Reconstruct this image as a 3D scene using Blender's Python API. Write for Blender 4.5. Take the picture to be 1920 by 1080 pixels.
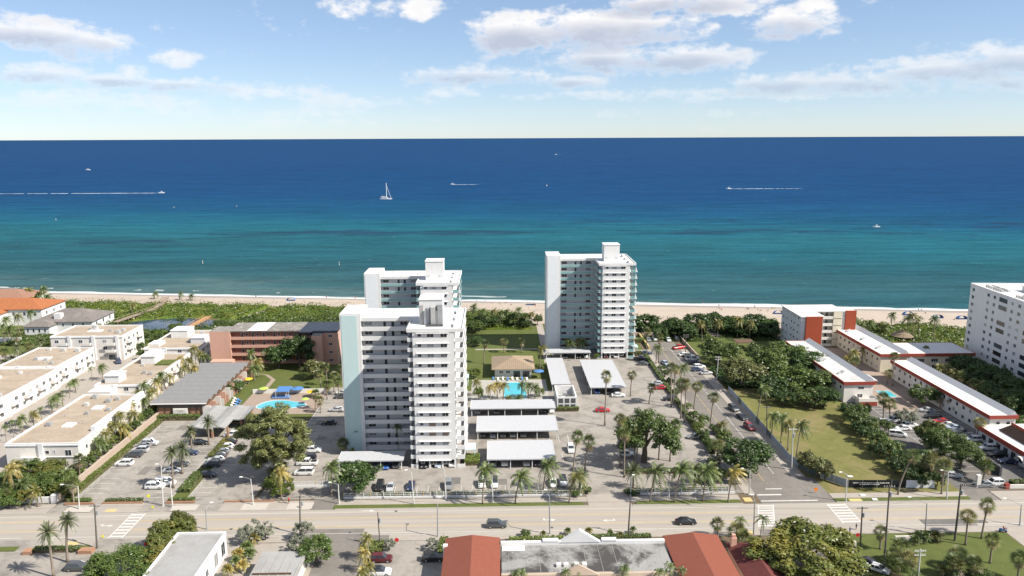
import bpy, math, random
import numpy as np
from mathutils import Vector, Matrix
SC = bpy.context.scene
for o in list(bpy.data.objects): bpy.data.objects.remove(o)
C = SC.collection
R = math.radians
# ------------------------------------------------------------------ camera
CAM_H = 86.0; FPX = 1420.0; YAW = R(1.21); PITCH = math.atan(282 / FPX); ROLL = 0.0042
Fw = Vector((math.sin(YAW) * math.cos(PITCH), math.cos(YAW) * math.cos(PITCH), -math.sin(PITCH)))
R0 = Vector((math.cos(YAW), -math.sin(YAW), 0)); U0 = R0.cross(Fw)
Rt = R0 * math.cos(ROLL) - U0 * math.sin(ROLL); Up = U0 * math.cos(ROLL) + R0 * math.sin(ROLL)
cd = bpy.data.cameras.new('camera'); cam = bpy.data.objects.new('camera', cd); C.objects.link(cam)
cam.matrix_world = Matrix(((Rt.x, Up.x, -Fw.x, 0), (Rt.y, Up.y, -Fw.y, 0), (Rt.z, Up.z, -Fw.z, CAM_H), (0, 0, 0, 1)))
cd.sensor_width = 36; cd.lens = 36 * FPX / 1920; cd.clip_start = 1; cd.clip_end = 200000
SC.camera = cam
def P(px, py, z=0.0):
    """survey: where the sight line through a photo pixel meets the level z, in metres"""
    d = Fw * FPX + Rt * (px - 960) - Up * (py - 540); t = (z - CAM_H) / d.z
    return d.x * t, d.y * t
def ZAT(px, py, y):
    d = Fw * FPX + Rt * (px - 960) - Up * (py - 540); t = y / d.y
    return CAM_H + d.z * t, d.x * t
# ------------------------------------------------------------------ light
SUN_EL = R(44.5); SUN_AZ = math.atan2(0.92, -0.39)      # clockwise from +Y
sd = bpy.data.lights.new('sun', 'SUN'); sd.energy = 5.0; sd.angle = R(0.53); sd.color = (1.0, 0.94, 0.84)
sun = bpy.data.objects.new('sun', sd); C.objects.link(sun)
sdir = Vector((math.sin(SUN_AZ) * math.cos(SUN_EL), math.cos(SUN_AZ) * math.cos(SUN_EL), math.sin(SUN_EL)))
sun.rotation_euler = sdir.to_track_quat('Z', 'Y').to_euler(); sun.location = (200, -100, 300)
SC.view_settings.view_transform = 'Standard'; SC.view_settings.look = 'None'
SC.render.filter_size = 1.05; SC.cycles.max_bounces = 4; SC.cycles.diffuse_bounces = 2; SC.cycles.glossy_bounces = 2; SC.cycles.transmission_bounces = 2; SC.cycles.transparent_max_bounces = 4
SC.cycles.caustics_reflective = False; SC.cycles.caustics_refractive = False
SC.view_settings.exposure = 0.66; SC.view_settings.gamma = 1.0
# ------------------------------------------------------------------ sky
W = bpy.data.worlds.new('World'); SC.world = W; W.use_nodes = True
W.cycles.sampling_method = 'MANUAL'; W.cycles.sample_map_resolution = 256
nt = W.node_tree; nt.nodes.clear()
def N(t, **k):
    n = nt.nodes.new(t)
    for a, b in k.items(): setattr(n, a, b)
    return n
def L(a, b): nt.links.new(a, b)
def M_(op, a, b=None, c=None, clamp=False):
    n = N('ShaderNodeMath', operation=op, use_clamp=clamp)
    for i, v in enumerate((a, b, c)):
        if v is None: continue
        if isinstance(v, (int, float)): n.inputs[i].default_value = v
        else: L(v, n.inputs[i])
    return n.outputs[0]
sky = N('ShaderNodeTexSky', sky_type='NISHITA'); sky.sun_disc = False; sky.sun_elevation = SUN_EL; sky.sun_rotation = SUN_AZ
sky.altitude = 0; sky.air_density = 0.75; sky.dust_density = 0.12; sky.ozone_density = 4.5
tc = N('ShaderNodeTexCoord'); sep = N('ShaderNodeSeparateXYZ'); L(tc.outputs['Generated'], sep.inputs[0])
az = M_('ARCTAN2', sep.outputs[0], sep.outputs[1]); el = M_('ARCSINE', sep.outputs[2])
cv = N('ShaderNodeCombineXYZ'); L(az, cv.inputs[0]); L(el, cv.inputs[1])
def noise(scale, detail, rough, sx=1, sy=1, off=0.0, dist=0.0):
    m = N('ShaderNodeMapping'); m.inputs['Scale'].default_value = (sx, sy, 1); m.inputs['Location'].default_value = (off, off * .7, off * .3)
    L(cv.outputs[0], m.inputs[0]); n = N('ShaderNodeTexNoise'); n.inputs['Scale'].default_value = scale
    n.inputs['Detail'].default_value = detail; n.inputs['Roughness'].default_value = rough; n.inputs['Distortion'].default_value = dist
    L(m.outputs[0], n.inputs['Vector']); return n.outputs['Fac']
n_big = noise(14, 6, 0.58, 1, 2.3, 3.1); n_fine = noise(55, 5, 0.62, 1, 1.7, 7.7); n_wide = noise(6, 6, 0.55, 1, 5.0, 1.3)
def pxdir(px, py):
    d = Fw * FPX + Rt * (px - 960) - Up * (py - 540); d.normalize()
    return math.atan2(d.x, d.y), math.asin(d.z)
# the cumulus banks over the sea: centre and half size seen from the shore, plus how dense each is
CLOUDS = [(70, 65, 105, 26, 1.0), (165, 82, 85, 27, 1.0), (325, 110, 48, 15, .8), (60, 140, 95, 20, .9), (255, 134, 30, 13, .8),
          (230, 152, 75, 12, .8), (350, 160, 95, 14, .75), (480, 172, 110, 14, .65), (640, 188, 130, 13, .55), (100, 182, 130, 14, .6),
          (280, 190, 110, 13, .55), (640, 13, 42, 17, 1.0), (785, 17, 36, 19, 1.0), (725, 18, 25, 11, .6), (990, 62, 100, 34, 1.05), (1120, 52, 130, 36, 1.1), (1230, 50, 95, 28, 1.0),
          (1320, 52, 30, 14, .8), (1130, 112, 90, 22, .9), (1270, 110, 115, 24, 1.0), (1270, 5, 140, 22, .9), (1370, 14, 45, 18, .8), (1480, 44, 82, 28, 1.0), (1530, 16, 34, 26, .85),
          (900, 142, 120, 15, .85), (1060, 154, 70, 12, .75), (845, 174, 45, 11, .65), (1450, 158, 90, 18, .85), (1360, 172, 170, 15, .6), (1620, 156, 130, 18, .8),
          (1790, 132, 130, 22, .95), (1890, 112, 90, 32, 1.0), (1700, 120, 130, 12, .6), (1560, 178, 200, 9, .5), (1090, 180, 120, 8, .45), (1300, 212, 200, 7, .3), (480, 212, 200, 10, .35), (560, 228, 160, 8, .3), (1900, 150, 110, 20, .9)]
def V_(op, *a):
    n = N('ShaderNodeVectorMath', operation=op)
    for i, v in enumerate(a):
        if isinstance(v, tuple): n.inputs[i].default_value = v
        else: L(v, n.inputs[i])
    return n
def blobs(lst):
    tot = None
    for (cx, cy, hw, hh, k) in lst:
        a, e = pxdir(cx, cy); sa = FPX / (hw * math.cos(a) ** 2); se = FPX / (hh * math.cos(a))
        q = V_('MULTIPLY_ADD', cv.outputs[0], (sa, se, 0), (-a * sa, -e * se, 0)).outputs[0]
        g = M_('MULTIPLY_ADD', V_('DOT_PRODUCT', q, q).outputs['Value'], -0.62 * k, k)
        tot = g if tot is None else M_('MAXIMUM', tot, g)
    return tot
dens = blobs(CLOUDS)
under = M_('MAXIMUM', blobs([(cx - hw * .12, cy + hh * .55, hw * .95, hh * .75, 1.0) for (cx, cy, hw, hh, k) in CLOUDS if k >= .75 and hw > 60]), 0.0)
dens = M_('MAXIMUM', dens, -0.35)
# away from this bank the sky carries on with the same scattered cumulus
far = M_('MULTIPLY', M_('SUBTRACT', n_wide, 0.44), 3.2)
side = M_('SUBTRACT', 1.0, M_('GREATER_THAN', M_('COSINE', M_('SUBTRACT', az, 0.02)), 0.77))
high = M_('GREATER_THAN', el, 0.19)
els = M_('MAXIMUM', side, high)
dens = M_('ADD', M_('MULTIPLY', dens, M_('SUBTRACT', 1.0, els)), M_('MULTIPLY', M_('MULTIPLY', far, els), M_('GREATER_THAN', el, 0.02)))
d1 = M_('ADD', dens, M_('MULTIPLY', M_('SUBTRACT', n_big, 0.5), 2.9))
d1 = M_('ADD', d1, M_('MULTIPLY', M_('SUBTRACT', n_fine, 0.5), 1.9))
mr = N('ShaderNodeMapRange', interpolation_type='SMOOTHSTEP'); L(d1, mr.inputs[0]); mr.inputs[1].default_value = -0.05; mr.inputs[2].default_value = 0.95
alpha = M_('MULTIPLY', mr.outputs[0], M_('MULTIPLY_ADD', el, 5.5, 0.22, clamp=True))
shade = M_('MULTIPLY', M_('MULTIPLY', M_('ADD', under, M_('MULTIPLY', M_('SUBTRACT', n_big, .5), 1.4)), 1.0), mr.outputs[0], clamp=True)
cm = N('ShaderNodeMix', data_type='RGBA'); L(shade, cm.inputs[0]); cm.inputs[6].default_value = (8.1, 8.0, 8.0, 1); cm.inputs[7].default_value = (4.5, 4.8, 5.7, 1)
hz = N('ShaderNodeHueSaturation'); hz.inputs['Saturation'].default_value = 0.98; hz.inputs['Value'].default_value = 1.0; L(sky.outputs[0], hz.inputs['Color'])
mx = N('ShaderNodeMix', data_type='RGBA'); L(alpha, mx.inputs[0]); tn = N('ShaderNodeMix', data_type='RGBA', blend_type='MULTIPLY'); tn.inputs[0].default_value = 1; gm = N('ShaderNodeGamma'); gm.inputs[1].default_value = .72; L(hz.outputs[0], gm.inputs[0]); L(gm.outputs[0], tn.inputs[6]); tn.inputs[7].default_value = (1.72, 1.76, 1.84, 1); L(tn.outputs[2], mx.inputs[6]); L(cm.outputs[2], mx.inputs[7])
bg = N('ShaderNodeBackground'); bg.inputs['Strength'].default_value = 0.080; L(mx.outputs[2], bg.inputs['Color'])
wo = N('ShaderNodeOutputWorld'); L(bg.outputs[0], wo.inputs[0])
# ------------------------------------------------------------------ materials
MATS = {}
def mat(name, col, rough=0.85, var=0.12, scale=0.6, bump=0.0, metal=0.0, spec=0.3, stain=None, stain_amt=0.0, stain_scale=0.15, lo=.5, hi=.68, sx=1.0, sy=1.0, sz=1.0, rnd=0.0, fine=0.0):
    """plain painted / mineral surface: base colour with mottling, optional stains of their own shape, relief"""
    m = bpy.data.materials.new(name); m.use_nodes = True; t = m.node_tree; ns = t.nodes; b = ns['Principled BSDF']
    b.inputs['Roughness'].default_value = rough; b.inputs['Metallic'].default_value = metal; b.inputs['Specular IOR Level'].default_value = spec
    geo = ns.new('ShaderNodeNewGeometry'); mp = ns.new('ShaderNodeMapping'); mp.inputs['Scale'].default_value = (sx, sy, sz); t.links.new(geo.outputs['Position'], mp.inputs[0])
    n1 = ns.new('ShaderNodeTexNoise'); n1.inputs['Scale'].default_value = scale; n1.inputs['Detail'].default_value = 5; n1.inputs['Roughness'].default_value = 0.65; t.links.new(mp.outputs[0], n1.inputs['Vector'])
    mr = ns.new('ShaderNodeMapRange'); mr.inputs[1].default_value = 0.25; mr.inputs[2].default_value = 0.75; mr.inputs[3].default_value = 1 - var; mr.inputs[4].default_value = 1 + var; t.links.new(n1.outputs['Fac'], mr.inputs[0])
    hs = ns.new('ShaderNodeHueSaturation'); hs.inputs['Color'].default_value = (*col, 1); t.links.new(mr.outputs[0], hs.inputs['Value'])
    out = hs.outputs[0]
    if rnd:
        oi = ns.new('ShaderNodeObjectInfo'); r2 = ns.new('ShaderNodeMapRange'); r2.inputs[3].default_value = 1 - rnd; r2.inputs[4].default_value = 1 + rnd; t.links.new(oi.outputs['Random'], r2.inputs[0])
        h2 = ns.new('ShaderNodeHueSaturation'); t.links.new(out, h2.inputs['Color']); t.links.new(r2.outputs[0], h2.inputs['Value']); out = h2.outputs[0]
    if fine:
        n3 = ns.new('ShaderNodeTexNoise'); n3.inputs['Scale'].default_value = scale * 11; n3.inputs['Detail'].default_value = 3; t.links.new(mp.outputs[0], n3.inputs['Vector'])
        r3 = ns.new('ShaderNodeMapRange'); r3.inputs[1].default_value = .3; r3.inputs[2].default_value = .7; r3.inputs[3].default_value = 1 - fine; r3.inputs[4].default_value = 1 + fine; t.links.new(n3.outputs['Fac'], r3.inputs[0])
        h3 = ns.new('ShaderNodeHueSaturation'); t.links.new(out, h3.inputs['Color']); t.links.new(r3.outputs[0], h3.inputs['Value']); out = h3.outputs[0]
    if stain:
        n2 = ns.new('ShaderNodeTexNoise'); n2.inputs['Scale'].default_value = stain_scale; n2.inputs['Detail'].default_value = 7; n2.inputs['Roughness'].default_value = 0.68; n2.inputs['Distortion'].default_value = 0.6
        t.links.new(mp.outputs[0], n2.inputs['Vector'])
        r4 = ns.new('ShaderNodeMapRange'); r4.inputs[1].default_value = lo; r4.inputs[2].default_value = hi; r4.inputs[4].default_value = stain_amt; t.links.new(n2.outputs['Fac'], r4.inputs[0])
        mxx = ns.new('ShaderNodeMix'); mxx.data_type = 'RGBA'; t.links.new(r4.outputs[0], mxx.inputs[0]); t.links.new(out, mxx.inputs[6]); mxx.inputs[7].default_value = (*stain, 1); out = mxx.outputs[2]
    t.links.new(out, b.inputs['Base Color'])
    if bump:
        bp = ns.new('ShaderNodeBump'); bp.inputs['Strength'].default_value = bump; bp.inputs['Distance'].default_value = 0.1
        n5 = ns.new('ShaderNodeTexNoise'); n5.inputs['Scale'].default_value = scale * 6; n5.inputs['Detail'].default_value = 4; t.links.new(mp.outputs[0], n5.inputs['Vector'])
        t.links.new(n5.outputs['Fac'], bp.inputs['Height']); t.links.new(bp.outputs[0], b.inputs['Normal'])
    MATS[name] = m; return m
def leafmat(name, col, col2, var=0.35, trans=0.22, rnd=0.18, patch=None):
    m = bpy.data.materials.new(name); m.use_nodes = True; t = m.node_tree; ns = t.nodes; ns.clear()
    out = ns.new('ShaderNodeOutputMaterial'); geo = ns.new('ShaderNodeNewGeometry')
    n1 = ns.new('ShaderNodeTexNoise'); n1.inputs['Scale'].default_value = 0.9; n1.inputs['Detail'].default_value = 4; t.links.new(geo.outputs['Position'], n1.inputs['Vector'])
    mr = ns.new('ShaderNodeMapRange'); mr.inputs[1].default_value = .3; mr.inputs[2].default_value = .7; t.links.new(n1.outputs['Fac'], mr.inputs[0])
    mx = ns.new('ShaderNodeMix'); mx.data_type = 'RGBA'; t.links.new(mr.outputs[0], mx.inputs[0]); mx.inputs[6].default_value = (*col, 1); mx.inputs[7].default_value = (*col2, 1)
    c = mx.outputs[2]
    if patch:      # flowering or yellowing sprays
        n4 = ns.new('ShaderNodeTexNoise'); n4.inputs['Scale'].default_value = 0.16; n4.inputs['Detail'].default_value = 5; t.links.new(geo.outputs['Position'], n4.inputs['Vector'])
        r4 = ns.new('ShaderNodeMapRange'); r4.inputs[1].default_value = .5; r4.inputs[2].default_value = .66; r4.inputs[4].default_value = .8; t.links.new(n4.outputs['Fac'], r4.inputs[0])
        m4 = ns.new('ShaderNodeMix'); m4.data_type = 'RGBA'; t.links.new(r4.outputs[0], m4.inputs[0]); t.links.new(c, m4.inputs[6]); m4.inputs[7].default_value = (*patch, 1); c = m4.outputs[2]
    rp = ns.new('ShaderNodeMapRange'); rp.inputs[3].default_value = 1 - var; rp.inputs[4].default_value = 1 + var; t.links.new(geo.outputs['Random Per Island'], rp.inputs[0])
    oi = ns.new('ShaderNodeObjectInfo'); ro = ns.new('ShaderNodeMapRange'); ro.inputs[3].default_value = 1 - rnd; ro.inputs[4].default_value = 1 + rnd; t.links.new(oi.outputs['Random'], ro.inputs[0])
    mu = ns.new('ShaderNodeMath'); mu.operation = 'MULTIPLY'; t.links.new(rp.outputs[0], mu.inputs[0]); t.links.new(ro.outputs[0], mu.inputs[1])
    hs = ns.new('ShaderNodeHueSaturation'); t.links.new(c, hs.inputs['Color']); t.links.new(mu.outputs[0], hs.inputs['Value'])
    d = ns.new('ShaderNodeBsdfDiffuse'); tr = ns.new('ShaderNodeBsdfTranslucent'); t.links.new(hs.outputs[0], d.inputs[0]); t.links.new(hs.outputs[0], tr.inputs[0])
    g = ns.new('ShaderNodeBsdfGlossy'); g.inputs['Roughness'].default_value = .42; g.inputs[0].default_value = (1, 1, 1, 1)
    ms = ns.new('ShaderNodeMixShader'); ms.inputs[0].default_value = trans; t.links.new(d.outputs[0], ms.inputs[1]); t.links.new(tr.outputs[0], ms.inputs[2])
    m2 = ns.new('ShaderNodeMixShader'); m2.inputs[0].default_value = .035; t.links.new(ms.outputs[0], m2.inputs[1]); t.links.new(g.outputs[0], m2.inputs[2])
    t.links.new(m2.outputs[0], out.inputs[0]); MATS[name] = m; return m
white = mat('white_plaster', (.67, .668, .66), .8, .06, .35, stain=(.58, .56, .52), stain_amt=.35, stain_scale=.5, sz=.35)
cream = mat('cream_plaster', (.66, .63, .585), .8, .05, .5, stain=(.55, .5, .44), stain_amt=.25, stain_scale=.6, sz=.4)
beige = mat('beige_plaster', (.62, .56, .44), .8, .06, .5, stain=(.45, .4, .31), stain_amt=.25, stain_scale=.6, sz=.4)
greyw = mat('grey_plaster', (.55, .56, .58), .8, .05, .5)
teal = mat('teal_panel', (.48, .62, .615), .6, .04, .5, sz=.3)
paleg = mat('pale_fin', (.70, .72, .74), .7, .04, .5)
salmon = mat('salmon_plaster', (.56, .33, .25), .85, .06, .5, stain=(.45, .23, .17), stain_amt=.3, stain_scale=.5, sz=.3)
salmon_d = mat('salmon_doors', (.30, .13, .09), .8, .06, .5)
orange = mat('orange_panel', (.30, .060, .027), .75, .06, .6)
redf = mat('red_fascia', (.27, .052, .034), .75, .08, .6)
redroof = mat('red_shingle', (.215, .068, .043), .9, .08, 1.2, bump=.3, fine=.12)
maroon = mat('maroon_shingle', (.13, .038, .034), .9, .15, 1.2, fine=.2)
tile = mat('clay_tile', (.33, .12, .048), .85, .25, 1.3, bump=.4, fine=.25)
tile2 = mat('faded_tile', (.27, .15, .105), .85, .18, 1.3, fine=.2)
tan_t = mat('tan_tile', (.29, .22, .155), .85, .12, 1.0, fine=.12)
slate = mat('grey_shingle', (.17, .15, .14), .9, .15, .8, fine=.15, stain=(.3, .27, .24), stain_amt=.4, stain_scale=.3)
gravel = mat('tan_gravel_roof', (.335, .27, .205), .95, .16, .25, bump=.2, fine=.12, stain=(.43, .37, .30), stain_amt=.65, stain_scale=.3, sx=.5)
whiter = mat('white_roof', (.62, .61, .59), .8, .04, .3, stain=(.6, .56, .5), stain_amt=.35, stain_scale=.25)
wornr = mat('worn_motel_roof', (.52, .51, .495), .8, .08, .3, stain=(.27, .25, .23), stain_amt=.55, stain_scale=.2, fine=.08)
whiter2 = mat('worn_white_roof', (.31, .307, .30), .8, .10, .3, stain=(.22, .20, .18), stain_amt=.6, stain_scale=.16, lo=.48, hi=.7, fine=.06)
stained = mat('stained_roof', (.27, .265, .255), .9, .12, .25, stain=(.045, .042, .04), stain_amt=.92, stain_scale=.11, lo=.44, hi=.56, fine=.15)
greyroof = mat('grey_metal_roof', (.20, .20, .20), .6, .10, .5, sx=4.0, fine=.1)
oldroof = mat('weathered_roof', (.20, .185, .165), .9, .2, .5, stain=(.5, .48, .45), stain_amt=.5, stain_scale=.35, fine=.2)
darkroof = mat('dark_roof', (.035, .045, .065), .7, .2, .5)
carport = mat('carport_sheet', (.43, .435, .45), .55, .05, .4, sx=3.0, fine=.04)
brickm = mat('brick', (.34, .19, .12), .9, .15, 2.0, fine=.15)
brown = mat('brown_wood', (.12, .075, .05), .85, .2, 1.0)
deckw = mat('weathered_deck', (.30, .235, .18), .9, .2, 1.0, fine=.15)
deckw2 = mat('orange_deck', (.42, .24, .12), .9, .2, 1.0, fine=.15)
wallm = mat('peach_wall', (.42, .335, .265), .9, .07, .5, stain=(.45, .35, .26), stain_amt=.3, stain_scale=.4)
metal = mat('dark_metal', (.10, .105, .11), .5, .1, 1, metal=.3)
steel = mat('grey_metal', (.38, .39, .40), .5, .15, 1, metal=.3)
acm = mat('ac_casing', (.42, .42, .41), .6, .15, 2, rnd=.3)
conc = mat('concrete', (.36, .34, .31), .9, .08, .5, stain=(.4, .37, .33), stain_amt=.3)
woodp = mat('pole_wood', (.13, .115, .10), .9, .2, 1.0)
concp = mat('pole_concrete', (.55, .54, .51), .8, .06, 1.0)
glassw = mat('window_glass', (.035, .042, .05), .12, .1, .3, spec=.6, rnd=.5)
blind = mat('window_blind', (.30, .30, .30), .5, .1, 1, rnd=.35)
shutter = mat('brown_shutter', (.28, .20, .15), .7, .1, 1)
framew = mat('window_frame', (.72, .72, .71), .6, .04, 1)
tealglass = mat('teal_glass', (.22, .40, .40), .18, .08, .4, spec=.6)
doorm = mat('door_dark', (.05, .06, .065), .5, .1, 1, rnd=.4)
asphalt = mat('old_asphalt', (.285, .260, .230), .93, .12, .09, bump=.1, fine=.07, stain=(.145, .132, .118), stain_amt=.75, stain_scale=.17, lo=.48, hi=.66)
asph_d = mat('dark_asphalt', (.135, .126, .117), .93, .14, .1, bump=.1, fine=.08, stain=(.22, .21, .195), stain_amt=.5, stain_scale=.14)
asph_m = mat('mid_asphalt', (.185, .168, .150), .93, .14, .1, bump=.1, fine=.08, stain=(.12, .11, .105), stain_amt=.55, stain_scale=.13)
roadm = mat('road_concrete', (.335, .303, .263), .9, .14, .10, sx=.10, sy=4.5, fine=.05, stain=(.22, .2, .18), stain_amt=.5, stain_scale=.10)
walk = mat('sidewalk', (.335, .30, .262), .9, .08, .4, fine=.05, stain=(.27, .245, .22), stain_amt=.4, stain_scale=.3)
walk_n = mat('new_sidewalk', (.43, .395, .35), .9, .05, .4)
paver = mat('pool_deck', (.30, .235, .19), .9, .08, .6, fine=.06)
paint_w = mat('white_paint', (.56, .545, .52), .8, .15, .6, fine=.1)
paint_y = mat('yellow_paint', (.50, .36, .15), .8, .18, .6, fine=.1)
paint_k = mat('yellow_kerb', (.52, .40, .18), .8, .15, .6)
lawn = mat('lawn_grass', (.088, .108, .026), .95, .18, .35, bump=.3, fine=.2, stain=(.12, .115, .04), stain_amt=.5, stain_scale=.1)
drygrass = mat('dry_grass', (.142, .140, .042), .95, .2, .30, bump=.3, fine=.22, stain=(.25, .185, .10), stain_amt=.8, stain_scale=.075)
soil = mat('garden_soil', (.13, .10, .065), .95, .25, .4, fine=.2)
sand = mat('beach_sand', (.40, .335, .275), .95, .06, .12, bump=.25, fine=.05, stain=(.34, .28, .225), stain_amt=.5, stain_scale=.09)
wetsand = mat('wet_sand', (.30, .24, .19), .35, .08, .2)
poolw = mat('pool_water', (.08, .42, .50), .08, .10, .5, spec=.5, bump=.05)
poolt = mat('pool_tile', (.55, .60, .62), .5, .05, 1)
pond = mat('pond_water', (.02, .045, .075), .05, .15, .2, spec=.5)
bark = mat('tree_bark', (.14, .115, .09), .95, .2, 2, fine=.2)
palmb = mat('palm_bark', (.235, .195, .155), .95, .2, 2, sz=4.0)
tyre = mat('tyre_rubber', (.02, .02, .02), .8, .1, 3)
lampg = mat('headlight_glass', (.6, .6, .6), .2, .05, 3)
redl = mat('tail_light', (.25, .01, .01), .3, .05, 3)
foam = mat('boat_wake', (.72, .76, .78), .9, .15, .05)
blue_c = mat('blue_canvas', (.075, .19, .42), .8, .06, 1)
yel_c = mat('yellow_canvas', (.70, .45, .03), .8, .06, 1)
lime_c = mat('lime_canvas', (.40, .60, .10), .8, .06, 1)
red_c = mat('red_canvas', (.45, .03, .025), .8, .06, 1)
gelcoat = mat('boat_gelcoat', (.78, .78, .77), .3, .03, 1, spec=.5)
bann_k = mat('black_banner', (.012, .014, .016), .6, .1, 1)
bann_w = mat('white_banner', (.66, .67, .70), .6, .1, .4)
mesh_g = mat('green_mesh', (.10, .125, .13), .8, .15, 1)
mesh_s = mat('grey_mesh', (.30, .34, .38), .8, .12, .5)
sign_o = mat('orange_sign', (.75, .22, .02), .6, .05, 1)
sign_y = mat('yellow_sign', (.75, .70, .05), .6, .05, 1)
sign_r = mat('red_sign', (.55, .03, .03), .6, .05, 1)
signw = mat('white_sign', (.75, .74, .70), .6, .05, 1)
navy_d = mat('sign_lettering', (.20, .12, .15), .6, .05, 1)
skin = mat('skin', (.42, .25, .17), .6, .05, 3)
hairm = mat('hair', (.05, .03, .02), .7, .1, 3)
tikim = mat('palm_thatch', (.20, .155, .11), .95, .25, 2, fine=.3)
leaf_d = leafmat('leaf_dark', (0.0309, 0.0631, 0.0169), (0.0702, 0.1151, 0.0253))
leaf_m = leafmat('leaf_mid', (0.0554, 0.0968, 0.0221), (0.1177, 0.1592, 0.0360))
leaf_o = leafmat('leaf_olive', (0.0955, 0.1082, 0.0357), (0.1719, 0.1782, 0.0611))
leaf_y = leafmat('leaf_yellowing', (0.0696, 0.0960, 0.0217), (0.1550, 0.1627, 0.0341), patch=(0.22, 0.19, 0.04))
leaf_p = leafmat('leaf_feathery', (.125, .145, .045), (.225, .235, .085), var=.45)
leaf_s = leafmat('leaf_silver', (0.1519, 0.1671, 0.1114), (0.2430, 0.2531, 0.1873))
leaf_b = leafmat('leaf_bright', (0.0760, 0.1165, 0.0182), (0.1519, 0.1924, 0.0304))
leaf_f = leafmat('leaf_flower', (0.0405, 0.0810, 0.0203), (0.1013, 0.1485, 0.0405), patch=(0.6750, 0.6075, 0.5400))
palm_g = leafmat('palm_green', (0.0698, 0.1087, 0.0279), (0.1475, 0.1786, 0.0544), var=.4)
palm_o = leafmat('palm_gold', (0.1052, 0.1163, 0.0310), (0.2103, 0.1937, 0.0498), var=.4, patch=(0.4320, 0.3240, 0.0945))
palm_d = leafmat('palm_date', (0.0861, 0.1091, 0.0516), (0.1606, 0.1779, 0.0861), var=.35)
palm_f = leafmat('palm_fan', (0.0621, 0.0963, 0.0279), (0.1366, 0.1631, 0.0528), var=.4, patch=(0.2700, 0.2295, 0.0945))
palm_k = leafmat('palm_skirt', (0.2160, 0.1620, 0.0945), (0.3375, 0.2565, 0.1485), var=.3)
scrubm = leafmat('scrub_leaf', (0.0486, 0.0827, 0.0117), (0.1118, 0.1507, 0.0214), rnd=.05, patch=(.15, .165, .032))
scrubd = leafmat('scrub_dark', (0.0335, 0.0613, 0.0134), (0.0780, 0.1114, 0.0223), rnd=.05)
duneg = leafmat('dune_grass_leaf', (0.1316, 0.1316, 0.0455), (0.2531, 0.2126, 0.0962), rnd=.05)
# ------------------------------------------------------------------ mesh helpers
class MB:
    def __init__(s): s.v = []; s.f = []; s.m = []
    def quad(s, a, b, c, d, mi=0):
        i = len(s.v); s.v += [a, b, c, d]; s.f.append((i, i + 1, i + 2, i + 3)); s.m.append(mi); return s
    def poly(s, pts, mi=0):
        i = len(s.v); s.v += list(pts); s.f.append(tuple(range(i, i + len(pts)))); s.m.append(mi); return s
    def box(s, x0, x1, y0, y1, z0, z1, mi=0, top=None):
        i = len(s.v)
        s.v += [(x0, y0, z0), (x1, y0, z0), (x1, y1, z0), (x0, y1, z0), (x0, y0, z1), (x1, y0, z1), (x1, y1, z1), (x0, y1, z1)]
        for k, q in enumerate(((3, 2, 1, 0), (4, 5, 6, 7), (0, 1, 5, 4), (1, 2, 6, 5), (2, 3, 7, 6), (3, 0, 4, 7))):
            s.f.append(tuple(i + j for j in q)); s.m.append(top if (k == 1 and top is not None) else mi)
        return s
    def prism(s, pts, z0, z1, mi=0, top=None):
        n = len(pts); i = len(s.v)
        s.v += [(x, y, z0) for x, y in pts] + [(x, y, z1) for x, y in pts]
        s.f.append(tuple(i + n + k for k in range(n))); s.m.append(mi if top is None else top)
        s.f.append(tuple(i + k for k in reversed(range(n)))); s.m.append(mi)
        for k in range(n):
            j = (k + 1) % n; s.f.append((i + k, i + j, i + n + j, i + n + k)); s.m.append(mi)
        return s
    def cyl(s, x, y, z0, z1, r0, r1=None, n=8, mi=0):
        return s.tube([(x, y, z0), (x, y, z1)], [r0, r0 if r1 is None else r1], n, mi)
    def tube(s, pts, rad, n=6, mi=0, caps=True):
        i0 = len(s.v); K = len(pts)
        for k, p in enumerate(pts):
            a = Vector(pts[max(k - 1, 0)]); b = Vector(pts[min(k + 1, K - 1)]); d = (b - a)
            d = d.normalized() if d.length > 1e-9 else Vector((0, 0, 1))
            u = d.cross(Vector((0, 0, 1)));
            if u.length < 1e-3: u = Vector((1, 0, 0))
            u.normalize(); w = u.cross(d); r = rad[k] if isinstance(rad, (list, tuple)) else rad
            for j in range(n):
                t = 2 * math.pi * j / n; q = Vector(p) + (u * math.cos(t) + w * math.sin(t)) * r; s.v.append(tuple(q))
        for k in range(K - 1):
            for j in range(n):
                j2 = (j + 1) % n; s.f.append((i0 + k * n + j, i0 + k * n + j2, i0 + (k + 1) * n + j2, i0 + (k + 1) * n + j)); s.m.append(mi)
        if caps:
            s.f.append(tuple(i0 + j for j in reversed(range(n)))); s.m.append(mi)
            s.f.append(tuple(i0 + (K - 1) * n + j for j in range(n))); s.m.append(mi)
        return s
    def mesh(s, name, mats, off=(0, 0, 0), smooth=False):
        me = bpy.data.meshes.new(name)
        ox, oy, oz = off
        me.from_pydata([(a - ox, b - oy, c - oz) for a, b, c in s.v], [], s.f)
        for m in (mats if isinstance(mats, (list, tuple)) else [mats]): me.materials.append(m)
        if len(me.polygons) and len(me.materials) > 1: me.polygons.foreach_set('material_index', s.m)
        if smooth: me.polygons.foreach_set('use_smooth', [True] * len(me.polygons))
        me.update(); return me
ORG = {}
def link(name, me, parent=None, loc=(0, 0, 0), rz=0.0, sc=None):
    o = bpy.data.objects.new(name, me); C.objects.link(o); o.parent = parent; o.location = loc
    if rz: o.rotation_euler = (0, 0, rz)
    if sc is not None: o.scale = sc if isinstance(sc, (tuple, list)) else (sc, sc, sc)
    return o
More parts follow.
